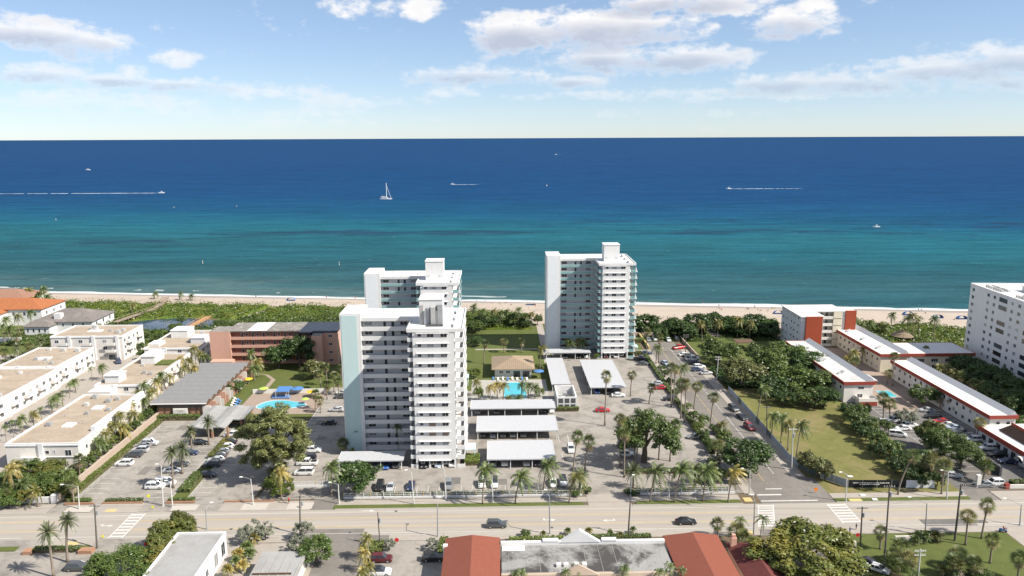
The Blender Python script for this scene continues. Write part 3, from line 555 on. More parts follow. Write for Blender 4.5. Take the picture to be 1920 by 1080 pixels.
# ================================================================== BUILDINGS
FH = 2.67
def tower(name, label, loc, fin, solid_rail, ph_units, rng):
    """slab block: recessed gallery wing on the left, wing with eyebrows standing forward on the right; local metres"""
    T = thing(name, label, 'apartment tower', (*loc, 0), group='white slab towers')
    Z0 = 2.35; ZR = 38.2; n = 14
    b = MB(); b.box(0, 10.6, 0, 24, Z0, ZR - .9, 0); b.box(0, 10.6, 6.0, 24, 0, Z0, 1)
    obj('right_wing_wall', b, [white, greyw], T, local=True)
    for i in range(4):
        obj('pillar', MB().box(0 + i * 3.37, .5 + i * 3.37, .02, .6, 0, Z0), white, T, local=True)
    for i in range(4): obj('pillar', MB().box(0 + i * 3.37, .5 + i * 3.37, 3.4, 3.9, 0, Z0), white, T, local=True)
    b = MB(); b.box(-15.3, 0, 14.2, 24, 0, ZR - .9); obj('left_wing_wall', b, white if solid_rail else paleg, T, local=True)
    # roof with parapet
    b = MB(); b.box(-15.3, 12.9, 12.4, 24.0, ZR - .9, ZR - .35, 0, 1); b.box(-1.45, 12.9, -.12, 12.4, ZR - .901, ZR - .351, 0, 1)
    rf = obj('roof', b, [white, whiter], T, local=True)
    b = MB(); t = .25
    for (x0, x1, y0, y1) in ((-15.3, -1.5, 12.35, 12.6), (-1.5, -1.25, -.15, 12.6), (-1.25, 12.95, -.15, .1), (12.7, 12.95, .1, 24.05), (-15.3, 12.7, 23.8, 24.05)):
        b.box(x0, x1, y0, y1, ZR - .95, ZR)
    obj('parapet', b, white, rf, local=True)
    b = MB(); b.box(1.3, 7.4, 6.2, 12.4, ZR - .36, 44.3); b.box(1.15, 7.55, 6.05, 12.55, 44.3, 44.55)
    ph = obj('penthouse', b, white, T, local=True)
    obj('louvre', MB().box(1.9, 2.8, 6.12, 6.2, ZR + 1.0, ZR + 1.5), greyw, ph, local=True); obj('louvre', MB().box(5.8, 6.7, 6.12, 6.2, ZR + 1.0, ZR + 1.5), greyw, ph, local=True)
    if ph_units:
        for i, (x, w, h, yy) in enumerate(((1.3, 1.05, 5.2, .5), (2.5, .8, 3.9, .9), (3.4, .7, 4.6, 1.3), (4.4, 1.2, 4.9, 1.8), (5.7, .6, 3.8, .8), (6.2, 1.3, 5.4, 1.2))):
            obj('cooling_unit', MB().box(x, x + w, 6.05 - yy, 6.05, ZR - .35, ZR - .35 + h), [acm, white, steel][i % 3], ph, local=True)
        obj('unit_frame', MB().box(3.2, 7.6, 3.2, 3.4, ZR - .35, ZR + .25).box(3.2, 7.6, 4.1, 4.2, ZR - .35, ZR + .1), metal, ph, local=True)
    for i in range(7):
        x = rng.uniform(-14, 12); y = rng.uniform(14.5, 23) if x < 0 else rng.uniform(13.5, 23)
        b = MB(); b.cyl(x, y, ZR - .36, ZR + rng.uniform(.1, .5), .12, n=7); obj('roof_vent', b, steel, rf, local=True)
    for i in range(3): x = 10.4; y = 2 + i * 7.5; obj('roof_rail', MB().box(x, x + .12, y, y + 3.6, ZR - .36, ZR + .45), greyw, rf, local=True)
    # fin
    b = MB(); b.box(-20.9, -15.3, 12.0, 23.6, 0, 39.4); fo = obj('stair_fin', b, white, T, local=True)
    obj('fin_panel', MB().box(-20.55, -16.3, 11.93, 12.0, .2, 38.9), fin, fo, local=True)
    # floors
    for i in range(n):
        ze = 36.92 - FH * i                     # underside of the eyebrow
        zf = ze - 2.28                          # floor level
        obj('eyebrow', MB().box(.9, 9.35, -.46, 0, ze, ze + .14), white, T, local=True)
        bl = rng.random()
        win(T, 1.75, 0, ze - .52, 1.0, .85, 'f', 'win', local=True)
        win(T, 4.55, 0, ze - .58, 1.75, 1.05, 'f', 'shut' if (solid_rail and i in (9, 10)) else ('blind' if bl < .3 else 'win'), local=True)
        win(T, 8.0, 0, ze - .58, 1.75, 1.05, 'f', 'shut' if (solid_rail and i == 10) else ('blind' if .2 < bl < .5 else 'win'), local=True)
        # gallery along the left wing
        if i < 13 or not solid_rail or True:
            obj('gallery_slab', MB().box(-15.3, -1.4, 12.55, 14.2, zf - .16, zf), white, T, local=True)
            if solid_rail:
                obj('gallery_parapet', MB().box(-15.3, -1.4, 12.42, 12.56, zf - .18, zf + 1.02), white, T, local=True)
            else:
                g = obj('glass_railing', MB().box(-15.3, -1.4, 12.46, 12.5, zf + .06, zf + .92), tealglass, T, local=True)
                obj('hand_rail', MB().box(-15.3, -1.4, 12.43, 12.53, zf + .92, zf + 1.0), framew, g, local=True)
        zc = zf + 1.45
        win(T, -13.6, 14.2, zc + .1, 2.1, 1.05, 'f', 'win' if rng.random() < .8 else 'blind', local=True)
        if rng.random() < .85: win(T, -9.1, 14.2, zf + 1.05, .85, 2.05, 'f', 'door', 'door', local=True)
        if rng.random() < .6: win(T, -6.9, 14.2, zf + 1.05, .85, 2.05, 'f', 'door', 'door', local=True)
        win(T, -3.9, 14.2, zc + .1, 2.0, 1.05, 'f', 'win' if rng.random() < .65 else 'blind', local=True)
        # gallery on the inner flank of the right wing
        obj('gallery_slab', MB().box(-1.4, 0, .3, 12.55, zf - .16, zf), white, T, local=True)
        if solid_rail: obj('gallery_parapet', MB().box(-1.4, -1.26, .3, 12.42, zf - .18, zf + 1.02).box(-1.26, 0, .3, .44, zf - .18, zf + 1.02), white, T, local=True)
        else: obj('glass_railing', MB().box(-1.38, -1.34, .3, 12.42, zf + .06, zf + .95).box(-1.34, 0, .32, .36, zf + .06, zf + .95), tealglass, T, local=True)
        for yy in (3.0, 7.5): win(T, 0, yy, zf + 1.05, .9, 2.05, 'l', 'door', 'door', local=True)
        # balconies on the outer flank
        obj('balcony_slab', MB().box(10.6, 12.9, .25, 22.5, zf - .16, zf), white, T, local=True)
        if solid_rail: obj('balcony_parapet', MB().box(10.85, 12.9, .13, .25, zf - .18, zf + 1.05).box(12.78, 12.9, .25, 22.5, zf - .18, zf + 1.05), white, T, local=True)
        else:
            obj('glass_railing', MB().box(12.84, 12.88, .25, 22.5, zf + .05, zf + 1.0).box(10.9, 12.84, .2, .24, zf + .05, zf + 1.0), tealglass, T, local=True)
            obj('sun_fin', MB().poly([(12.9, .4, zf + 2.4), (13.7, .4, zf - .1), (12.9, .4, zf - .1)]).poly([(12.9, .36, zf - .1), (13.7, .36, zf - .1), (12.9, .36, zf + 2.4)]), framew, T, local=True)
        obj('balcony_divider', MB().box(10.6, 12.75, 11.2, 11.35, zf, zf + 2.5), [cream, wallm][i % 2] if solid_rail else white, T, local=True)
        for yy in (4.5, 15.5): win(T, 10.6, yy, zf + 1.1, 3.2, 2.1, 'r', 'open', 'sliding_door', local=True)
    for i in range(n):                          # chairs and tables left out on the outer balconies
        zf = 36.92 - FH * i - 2.28
        for k in range(rng.randint(0, 3)):
            y = rng.uniform(.8, 20); obj('balcony_chair', MB().box(11.3, 11.9, y, y + .55, zf, zf + .45).box(11.3, 11.38, y, y + .55, zf + .45, zf + .95), [brown, signw, blue_c, steel, wallm][rng.randint(0, 4)], T, local=True)
    obj('ground_wall', MB().box(-15.2, -1.4, 12.9, 13.0, .02, 1.3), white, T, local=True)
    obj('entrance_canopy', MB().box(12.95, 15.6, 4.5, 9.0, 3.0, 3.2).cyl(15.3, 4.9, 0, 3.0, .09).cyl(15.3, 8.6, 0, 3.0, .09), [teal], T, local=True)
    return T
tower('apartment_tower', 'white slab tower with teal fin, solid white galleries and machinery on its roof', (-21.6, 188.4), teal, True, True, random.Random(1))
tower('apartment_tower', 'white slab tower with glass railings, mostly hidden behind the teal-finned tower', (-25.6, 251.0), paleg, False, False, random.Random(2))
tower('apartment_tower', 'white slab tower with pale fin and glass galleries beside the side street', (41.3, 288.3), paleg, False, False, random.Random(3))

def ac_unit(parent, x, y, z, s=1.0, rng=RNG):
    b = MB(); w = .55 * s; b.box(x - w, x + w, y - w, y + w, z, z + .9 * s); b.cyl(x, y, z + .9 * s, z + .98 * s, .4 * s, n=10)
    return obj('condenser', b, acm, parent)
def flat_building(name, label, cat, x0, x1, y0, y1, h, wall=white, roofm=gravel, par=.55, coping=None, group=None, fw=(), rw=(), lw=(), cornice=True, acs=0, skylights=(), seed=0, z0=0.0, windows='win', base=None):
    """flat-roofed block; fw / rw / lw: rows of (z, w, h, [positions]) for the front, right and left walls"""
    T = thing(name, label, cat, ((x0 + x1) / 2, (y0 + y1) / 2, z0), group=group); rng = random.Random(seed)
    cp = coping or wall
    obj('wall', MB().box(x0, x1, y0, y1, z0, h), base or wall, T)
    t = .32; b = MB(); zt = h + par
    b.box(x0 - .06, x1 + .06, y0 - .06, y0 + t, h - .25, zt); b.box(x0 - .06, x1 + .06, y1 - t, y1 + .06, h - .25, zt); b.box(x0 - .06, x0 + t, y0 + t, y1 - t, h - .25, zt); b.box(x1 - t, x1 + .06, y0 + t, y1 - t, h - .25, zt)
    obj('parapet', b, cp, T)
    rf = obj('roof', MB().box(x0 + t, x1 - t, y0 + t, y1 - t, h - .02, h + .08), roofm, T)
    if cornice:
        b = MB(); e = .22
        b.box(x0 - e, x1 + e, y0 - e, y0 - .065, h - .15, h + .12); b.box(x0 - e, x0 - .065, y0 - .065, y1, h - .15, h + .12); b.box(x1 + .065, x1 + e, y0 - .065, y1, h - .15, h + .12); obj('cornice', b, cp, T)
    for (z, w, hh, ps) in fw:
        for p in ps: win(T, p, y0, z, w, hh, 'f', windows if rng.random() < .8 else 'blind')
    for (z, w, hh, ps) in rw:
        for p in ps: win(T, x1, p, z, w, hh, 'r', windows if rng.random() < .8 else 'blind')
    for (z, w, hh, ps) in lw:
        for p in ps: win(T, x0, p, z, w, hh, 'l', windows if rng.random() < .8 else 'blind')
    for i in range(acs): ac_unit(rf, rng.uniform(x0 + 2, x1 - 2), rng.uniform(y0 + 2, y1 - 2), h + .08, rng.uniform(.9, 1.35))
    for (sx, sy, sw, sh) in skylights:
        b = MB(); b.box(sx - sw, sx + sw, sy - sh, sy + sh, h + .08, h + .5, 0); sk = obj('skylight', b, white, rf)
        obj('skylight_pane', MB().box(sx - sw + .25, sx + sw - .25, sy - sh + .25, sy + sh - .25, h + .5, h + .56), whiter, sk)
    for i in range(max(2, int((x1 - x0) * (y1 - y0) / 90))):
        x = rng.uniform(x0 + 1, x1 - 1); y = rng.uniform(y0 + 1, y1 - 1); obj('roof_vent', MB().cyl(x, y, h + .08, h + rng.uniform(.35, .7), .14, n=6), steel, rf)
    return T
fr = lambda a, b, n: [a + (b - a) * (i + .5) / n for i in range(n)]
# ---- townhouse rows on the left
TG = 'cream townhouse blocks with tan gravel roofs'
t = flat_building('townhouse', 'cream townhouse block with arched porch and balcony beside the beach motel car park', 'townhouse', -130.3, -111.2, 191.3, 230.5, 6.6, cream, gravel, .55, white, TG, fw=[(4.6, 1.1, 1.0, [-119.5]), (4.7, .7, 1.1, [-117.6]), (4.4, 1.7, 1.7, [-114.0]), (1.7, .8, 1.3, [-117.4, -115.2])], rw=[(4.6, 1.0, 1.2, fr(193, 228, 8)), (1.7, 1.0, 1.3, fr(193, 228, 8))], lw=[(4.6, 1.2, 1.2, fr(193, 228, 9)), (1.8, 1.2, 1.6, fr(193, 228, 9))], acs=7, skylights=[(-121, 205, 1.4, 1.6), (-120, 219, 1.4, 1.6)], seed=1)
b = MB(); b.box(-126.5, -119.8, 188.6, 191.3, 3.1, 3.4); b.box(-126.5, -119.8, 188.6, 188.75, 3.4, 4.3)
obj('porch_balcony', b, cream, t)
for x in (-126.3, -124.2, -122.1, -120.0): obj('porch_column', MB().box(x - .16, x + .16, 188.7, 189.0, 0, 3.1), white, t)
for x in (-125.25, -123.15, -121.05):
    b = MB()
    for k in range(8):
        a0 = math.pi * k / 8; a1 = math.pi * (k + 1) / 8
        b.quad((x - .9 * math.cos(a0), 188.72, 2.2 + .85 * math.sin(a0)), (x - .9 * math.cos(a1), 188.72, 2.2 + .85 * math.sin(a1)), (x - .9 * math.cos(a1), 188.72, 3.12), (x - .9 * math.cos(a0), 188.72, 3.12))
    obj('arch', b, cream, t)
obj('bay', MB().box(-121.6, -120.4, 190.9, 191.3, 3.4, 7.2), white, t); obj('band', MB().box(-119.7, -111.0, 191.1, 191.3, 3.2, 3.4), white, t)
obj('raised_parapet', MB().box(-112.6, -111.3, 200.5, 230.4, 6.3, 8.0), white, t)
def town(label, x0, x1, y0, y1, h, seed, fwn=5, rwn=8, acs=3, sk=(), deep=True):
    rng = random.Random(seed); fl = [1.7, 4.6] if h < 8 else [1.8, 4.9, 7.7]
    acs = acs * 2
    t = flat_building('townhouse', label, 'townhouse', x0, x1, y0, y1, h, cream, gravel, .5, white, TG, fw=[(z, 1.6, 1.3, fr(x0, x1, fwn)) for z in fl], rw=[(z, 1.5, 1.35, fr(y0, y1, rwn)) for z in fl], lw=[(z, 1.4, 1.2, fr(y0, y1, rwn)) for z in fl], acs=acs, skylights=sk, seed=seed)
    for k, z in enumerate(fl[1:]):               # balconies on the lane side
        for y in fr(y0, y1, max(2, rwn // 2)):
            bl = obj('balcony', MB().box(x1, x1 + 1.3, y - 1.9, y + 1.9, z - 1.5, z - 1.3).box(x1 + 1.2, x1 + 1.3, y - 1.9, y + 1.9, z - 1.3, z - .4).box(x1, x1 + 1.2, y - 1.9, y - 1.8, z - 1.3, z - .4), cream, t)
        for x in fr(x0, x1, max(2, fwn // 2)):
            obj('balcony', MB().box(x - 1.9, x + 1.9, y0 - 1.3, y0, z - 1.5, z - 1.3).box(x - 1.9, x + 1.9, y0 - 1.3, y0 - 1.2, z - 1.3, z - .4).box(x + 1.8, x + 1.9, y0 - 1.2, y0, z - 1.3, z - .4), cream, t)
    for y in fr(y0, y1, max(2, rwn // 3)): obj('pier', MB().box(x1, x1 + .5, y + 2.1, y + 3.2, 0, h + .7), white, t)
    for x in fr(x0, x1, max(2, fwn // 2)): obj('pier', MB().box(x + 2.1, x + 3.3, y0 - .5, y0, 0, h + .7), white, t)
    for i in range(3):
        x = x0 + (x1 - x0) * (i + .5) / 3; win(t, x, y0, 1.2, 2.6, 2.2, 'f', 'door', 'garage_door')
    return t
town('three-storey cream townhouse block beside the grey-roofed white house', -176, -148, 293, 311, 9.4, 2, 6, 5, 4, [(-163, 302, 2.6, 1.6)])
town('cream townhouse block with its long right wall over the planted lane', -176.5, -155.5, 260.5, 285.5, 7.0, 3, 4, 7, 3, [(-166, 271, 2.2, 1.6)])
town('cream townhouse block cut by the photo edge, between lane and gardens', -177, -154.5, 222, 259.8, 6.6, 4, 4, 10, 3, [(-168, 240, 2.2, 1.4)])
t = town('low cream townhouse with roof terrace behind the arched-porch block', -133.5, -117.0, 243, 281, 5.6, 5, 4, 8, 2)
obj('roof_room', MB().box(-131.5, -126.8, 246, 251, 5.7, 8.2).box(-131.8, -126.5, 245.7, 251.3, 8.2, 8.5), [white], t); obj('roof_room', MB().box(-129.5, -124.5, 268, 276, 5.7, 8.4).box(-129.8, -124.2, 267.7, 276.3, 8.4, 8.7), [white], t)
obj('planter_box', MB().box(-123.8, -118.6, 266, 272, 5.7, 6.1), lawn, t); obj('roof_terrace', MB().box(-133.2, -126, 238, 242.9, 0, 5.4), cream, t)
t = town('cream townhouse with white roof rooms beside the salmon block', -137.5, -115.5, 288, 316, 5.6, 6, 4, 6, 2)
obj('roof_room', MB().box(-133.8, -127, 304.5, 311.5, 5.7, 8.7).box(-134, -126.8, 304.3, 311.7, 8.7, 9.0), [white], t); obj('roof_room', MB().box(-122.5, -117, 296, 302, 5.7, 7.7).box(-122.7, -116.8, 295.8, 302.2, 7.7, 8.0), [greyw], t); obj('roof_room', MB().box(-137.3, -133, 291, 297, 5.7, 6.9), cream, t)
# ---- houses by the dunes
def hip(mb, x0, x1, y0, y1, z, rise, mi=0, e=.6):
    x0 -= e; x1 += e; y0 -= e; y1 += e
    if x1 - x0 >= y1 - y0:
        w = (y1 - y0) / 2; a = (x0 + w, (y0 + y1) / 2, z + rise); b_ = (x1 - w, (y0 + y1) / 2, z + rise)
        mb.poly([(x0, y0, z), (x1, y0, z), b_, a], mi); mb.poly([(x1, y1, z), (x0, y1, z), a, b_], mi); mb.poly([(x0, y1, z), (x0, y0, z), a], mi); mb.poly([(x1, y0, z), (x1, y1, z), b_], mi)
    else:
        w = (x1 - x0) / 2; a = ((x0 + x1) / 2, y0 + w, z + rise); b_ = ((x0 + x1) / 2, y1 - w, z + rise)
        mb.poly([(x0, y0, z), (x1, y0, z), a], mi); mb.poly([(x1, y1, z), (x0, y1, z), b_], mi); mb.poly([(x1, y0, z), (x1, y1, z), b_, a], mi); mb.poly([(x0, y1, z), (x0, y0, z), a, b_], mi)
    mb.box(x0, x1, y0, y1, z - .25, z - .02, mi)
    return mb
t = thing('house', 'white two-storey house under a grey hip roof near the boardwalk', 'house', (-196, 346, 0))
obj('wall', MB().box(-210, -183, 337, 357, 0, 5.2), white, t); rf = obj('roof', hip(MB(), -210, -183, 337, 357, 5.3, 4.0), slate, t)
obj('wing_wall', MB().box(-210, -199, 331.5, 337, 0, 4.4), white, t); obj('wing_roof', hip(MB(), -210, -199, 331.5, 338, 4.5, 2.4), slate, t); obj('chimney', MB().box(-200.5, -197.5, 338.5, 341, 6, 8.6), white, rf)
for x in (-208.5, -206, -203.5, -201): win(t, x, 331.5, 2.6, .9, 1.7, 'f')
for x in (-196, -191.5, -187): win(t, x, 337, 3.8, 1.0, 1.4, 'f')
for y in (341, 347, 353): win(t, -183, y, 3.6, 1.3, 1.8, 'r')
t = thing('house', 'white villa with bright orange clay tile roof', 'house', (-232, 358, 0))
obj('wall', MB().box(-250, -214, 352, 372, 0, 7.8), white, t); obj('roof', hip(MB(), -250, -214, 352, 372, 7.9, 3.4), tile, t); obj('wing_wall', MB().box(-252, -230, 343, 352, 0, 6.8), white, t); obj('wing_roof', hip(MB(), -252, -230, 343, 353, 6.9, 2.6), tile, t)
for x in (-248, -243, -238, -233):
    win(t, x, 343, 4.8, 1.4, 1.8, 'f'); win(t, x, 343, 1.7, 1.4, 2.0, 'f')
for x in (-227, -222, -217): win(t, x, 352, 5.6, 1.3, 1.6, 'f')
for y in (356, 362, 368): win(t, -214, y, 5.4, 1.2, 1.6, 'r')
t = thing('house', 'villa with faded brown tile roof behind the orange-roofed one', 'house', (-262, 392, 0))
obj('wall', MB().box(-290, -240, 382, 402, 0, 6.5), cream, t); obj('roof', hip(MB(), -290, -240, 382, 402, 6.6, 3.4), tile2, t)
for x in fr(-270, -241, 5): win(t, x, 382, 4.4, 1.4, 1.6, 'f')
solid('garden_wall', MB().box(-260, -206, 322, 322.4, 0, 2.0), white, 'long white garden wall in front of the white villas', 'wall')
# ---- salmon block
t = thing('apartment_block', 'four-storey salmon apartment block with open galleries and stair towers', 'apartment block', (-85, 288, 0))
obj('wall', MB().box(-104, -61.5, 287.6, 299, 0, 12.8), salmon, t)
obj('roof', MB().box(-104.4, -76.0, 285.8, 299.4, 12.8, 13.2), oldroof, t); obj('new_roof_patch', MB().box(-96.5, -89.0, 285.7, 299.3, 13.2, 13.26), whiter, t); obj('dark_roof', MB().box(-76.0, -61.2, 283.4, 299.4, 12.8, 13.25), darkroof, t)
obj('stair_tower', MB().box(-110.8, -103.0, 285.4, 294, 0, 13.0), salmon, t); obj('stair_roof', MB().box(-110.6, -103.2, 285.6, 293.8, 13.0, 13.15), oldroof, t)
obj('stair_tower', MB().box(-70.2, -66.6, 279.2, 286, 0, 12.6), salmon, t); obj('stair_roof', MB().box(-70, -66.8, 279.4, 285.8, 12.6, 12.75), oldroof, t); obj('end_bay', MB().box(-66.6, -61.5, 283.5, 287.6, 0, 12.8), salmon, t)
for i in range(4):
    z = 3.2 * i; obj('gallery_slab', MB().box(-103, -70.2, 285.9, 287.6, z - .1 + .12, z + .12), salmon, t); obj('gallery_parapet', MB().box(-103, -70.2, 285.8, 285.95, z + .05, z + 1.2), salmon, t)
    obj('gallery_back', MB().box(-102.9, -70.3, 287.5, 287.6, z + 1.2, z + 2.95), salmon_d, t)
    for x in fr(-101, -72, 7): win(t, x, 287.5, z + 1.5, .95, 2.0, 'f', 'door', 'door'); win(t, x + 1.8, 287.5, z + 1.75, 1.1, 1.0, 'f')
    win(t, -64, 283.5, z + 1.9, 1.5, 1.0, 'f')
    for y in (285.5, 290, 295): win(t, -61.5, y, z + 1.8, 1.2, 1.2, 'r')
# ---- beach motel with the corrugated vault roof
t = thing('motel', 'low brick motel with a stepped grey barrel-vault roof', 'motel', (-99, 249, 0))
obj('wall', MB().box(-106.4, -92.2, 227.6, 270, 0, 4.6), brickm, t)
for i in range(10):                               # each bay is one shallow vault
    y0 = 226.9 + i * 4.35; b = MB(); K = 7
    for k in range(K):
        a0 = k / K; a1 = (k + 1) / K; za = 4.75 + 1.0 * math.sin(math.pi * (.05 + .9 * a0)); zb = 4.75 + 1.0 * math.sin(math.pi * (.05 + .9 * a1))
        b.quad((-108.2, y0 + 4.35 * a0, za), (-90.8, y0 + 4.35 * a0, za), (-90.8, y0 + 4.35 * a1, zb), (-108.2, y0 + 4.35 * a1, zb)); b.quad((-90.8, y0 + 4.35 * a0, 4.6), (-90.8, y0 + 4.35 * a1, 4.6), (-90.8, y0 + 4.35 * a1, zb), (-90.8, y0 + 4.35 * a0, za), 1)
    b.quad((-108.2, y0, 4.6), (-90.8, y0, 4.6), (-90.8, y0, 4.9), (-108.2, y0, 4.9), 1)
    rv = obj('roof_vault', b, [greyroof, brown], t); obj('sunlit_edge_strip', MB().box(-108.2, -90.8, y0 - .3, y0 + .35, 4.86, 5.02), whiter, rv)  # white strip at each joint paints the sun-lit front edge of the bay
    obj('party_wall', MB().box(-92.2, -89.6, y0 + .2, y0 + .45, 0, 4.2).box(-92.2, -89.4, y0 + 2.3, y0 + 2.42, 0, 2.6), salmon if i % 2 else cream, t)
    win(t, -92.2, y0 + 2.2, 1.5, 1.8, 2.2, 'r', 'open', 'sliding_door')
for i in range(8): x = -106.1 + i * 1.98; obj('wall_batten', MB().box(x - .12, x + .12, 227.45, 227.6, .1, 4.5), brown, t)
obj('clerestory', MB().box(-106.3, -92.3, 227.5, 227.61, 3.5, 4.55), metal, t)
sg = obj('sign_board', MB().box(-101.3, -96.9, 226.9, 227.2, 1.7, 3.4), signw, t); obj('sign_face', MB().box(-101.0, -97.2, 226.86, 226.9, 1.95, 3.15), cream, sg)
obj('sign_lettering', MB().box(-100.2, -98.1, 226.84, 226.86, 2.62, 2.74).box(-99.6, -98.3, 226.84, 226.86, 2.36, 2.44), navy_d, sg)
obj('terrace_wall', MB().box(-106, -98, 271.5, 275, 0, 5.2), salmon, t)
t = thing('entrance_canopy', 'pale wavy canopy roof linking brick motel and pool', 'canopy', (-82, 219, 0))
b = MB()
for i in range(8):
    x0 = -90 + i * 1.75; x1 = x0 + 1.75; f = lambda x: 3.45 + .28 * math.sin((x + 90) * .95)
    ya = 210.5 if x1 <= -78 else 217.5
    b.quad((x0, ya, f(x0)), (x1, ya, f(x1)), (x1, 229, f(x1)), (x0, 229, f(x0))); b.quad((x0, ya, f(x0) - .3), (x1, ya, f(x1) - .3), (x1, ya, f(x1)), (x0, ya, f(x0))); b.quad((x0, ya, f(x0) - .3), (x0, 229, f(x0) - .3), (x1, 229, f(x1) - .3), (x1, ya, f(x1) - .3))
obj('roof', b, [whiter2], t)
for (x, y) in ((-89, 211.2), (-83.5, 211.2), (-79, 211.2), (-77.5, 218.5), (-89, 220)): obj('post', MB().box(x - .25, x + .25, y - .25, y + .25, 0, 3.3), brickm, t)
obj('lobby_wall', MB().box(-89.8, -77.2, 222.5, 228.8, 0, 3.15), brickm, t); win(t, -80, 222.5, 1.5, 4.0, 2.0, 'f', 'open', 'glass_front'); win(t, -85.5, 222.5, 1.5, 4.0, 2.0, 'f', 'open', 'glass_front')
# ---- clubhouse
t = thing('clubhouse', 'small clubhouse with tan ribbed hip roof beside the rectangular pool', 'clubhouse', (6, 272, 0))
obj('wall', MB().box(-.8, 12.6, 264.8, 279.5, 0, 3.5), cream, t); rf = obj('roof', hip(MB(), -.8, 12.6, 264.8, 279.5, 3.6, 2.5, e=1.2), tan_t, t)
for i in range(22):
    x = -1.8 + i * .72; y1 = 263.7 + min(abs(x + 2.0), abs(13.8 - x)) * .98; z1 = 3.62 + (y1 - 263.6) * 2.5 / 7.9
    obj('roof_batten', MB().tube([(x, 263.62, 3.66), (x, y1, z1 + .03)], .05, 4), tan_t, rf)
for x in (1.5, 4.0): win(t, x, 264.8, 2.2, 1.5, 1.0, 'f')
for x in (7.2, 10.6): win(t, x, 264.8, 1.4, 2.6, 2.4, 'f', 'open', 'glass_door')
# ---- carports
def carport_(label, x0, x1, y0, y1, z=2.7, nx=5, front=True):
    t = thing('carport', label, 'carport', ((x0 + x1) / 2, (y0 + y1) / 2, 0), group='white sheet-metal carports')
    b = MB(); b.box(x0, x1, y0, y1, z, z + .14); b.box(x0 - .05, x1 + .05, y0 - .06, y0, z - .1, z + .2); obj('roof', b, carport, t)
    obj('fascia', MB().box(x0 - .06, x0, y0, y1, z - .1, z + .2).box(x1, x1 + .06, y0, y1, z - .1, z + .2), white, t)
    ax = x1 - x0 >= y1 - y0
    for i in range(nx + 1):
        for k in (0, 1):
            if ax: x = x0 + .4 + (x1 - x0 - .8) * i / nx; y = (y0 + .35, y1 - .35)[k]
            else: y = y0 + .4 + (y1 - y0 - .8) * i / nx; x = (x0 + .35, x1 - .35)[k]
            obj('post', MB().box(x - .1, x + .1, y - .1, y + .1, 0, z), white, t)
    return t
carport_('longest narrow white carport, ending at the white service enclosure', -8.4, 18.3, 225.2, 233.3, nx=5)
carport_('wide white carport between two other rows beside the teal-finned tower', -6.1, 17.6, 206.6, 219, nx=4)
carport_('white carport roof closest to the road and the white fence', -2.8, 15.3, 187, 199.7, nx=3)
carport_('narrow white carport running seaward from the white service enclosure', 18.8, 25.2, 248.4, 280, nx=6)
carport_('broad white carport standing alone on the tarmac before the pale-finned tower', 31.6, 43.9, 244.5, 277, nx=5)
carport_('white carport roof against the foot of the pale-finned tower', 19.2, 37.0, 287, 292.8, nx=3)
carport_('white carport at the foot of the teal fin', -42.2, -25.0, 187.2, 193.5, nx=3)
t = thing('service_enclosure', 'white open-topped service enclosure with louvred panels and hedge', 'enclosure', (22.3, 237, 0))
b = MB()
for (x0, x1, y0, y1) in ((19.2, 25.6, 231, 231.4), (19.2, 25.6, 242.4, 242.8), (19.2, 19.6, 231.4, 242.4), (25.2, 25.6, 231.4, 242.4)): b.box(x0, x1, y0, y1, 0, 4.3)
obj('wall', b, white, t)
for x in (20.4, 22.4, 24.4):
    for z in (1.1, 3.1): obj('louvre', MB().box(x - .75, x + .75, 230.95, 231, z - .75, z + .75), metal, t)
for i, (x, y) in enumerate(((20.8, 239), (22.6, 240), (23.9, 238), (21.5, 235.5), (23.5, 234.5))): obj('machine', MB().box(x - .6, x + .6, y - .8, y + .8, 0, 2.4 + .4 * (i % 2)), [acm, steel, wallm][i % 3], t)
# ---- orange-finned block
t = thing('apartment_block', 'five-storey block with two orange fins next to the beach', 'apartment block', (135, 306, 0))
obj('wall', MB().box(122.6, 131.5, 293.8, 314.5, 0, 14.7), greyw, t); obj('rear_wall', MB().box(131.5, 144, 304.5, 314.5, 0, 14.6), beige, t); obj('roof', MB().box(122.2, 144.3, 302.5, 314.9, 14.7, 15.05).box(122.2, 131.9, 293.4, 302.5, 14.7, 15.04), whiter, t)
obj('fin', MB().box(124.4, 131.0, 293.0, 293.8, 0, 15.0), orange, t); obj('stair_tower', MB().box(143.4, 148.9, 302.8, 310, 0, 15.0), cream, t); obj('fin', MB().box(144.6, 149.0, 302.2, 302.8, 0, 15.2), orange, t)
for i in range(5):
    z = 2.95 * i + .1; obj('gallery_parapet', MB().box(131.5, 139.5, 302.5, 302.65, z + 2.85 - .15, z + 2.95 + .95) if i < 4 else MB().box(131.5, 139.5, 302.5, 302.6, .1, 1.1), cream, t); obj('gallery_slab', MB().box(131.5, 143.4, 302.6, 304.5, z - .12, z + .02), cream, t)
    obj('screen_panel', MB().box(139.6, 143.3, 302.4, 302.5, z + .1, z + 2.7), beige, t)
    for x in (133.2, 135.4, 137.6): win(t, x, 304.5, z + 1.5, 1.2, 1.6, 'f', 'open')
    for y in (296.5, 300.5, 303.5, 308.5, 312): win(t, 122.6, y, z + 1.8, 1.2, 1.0, 'l')
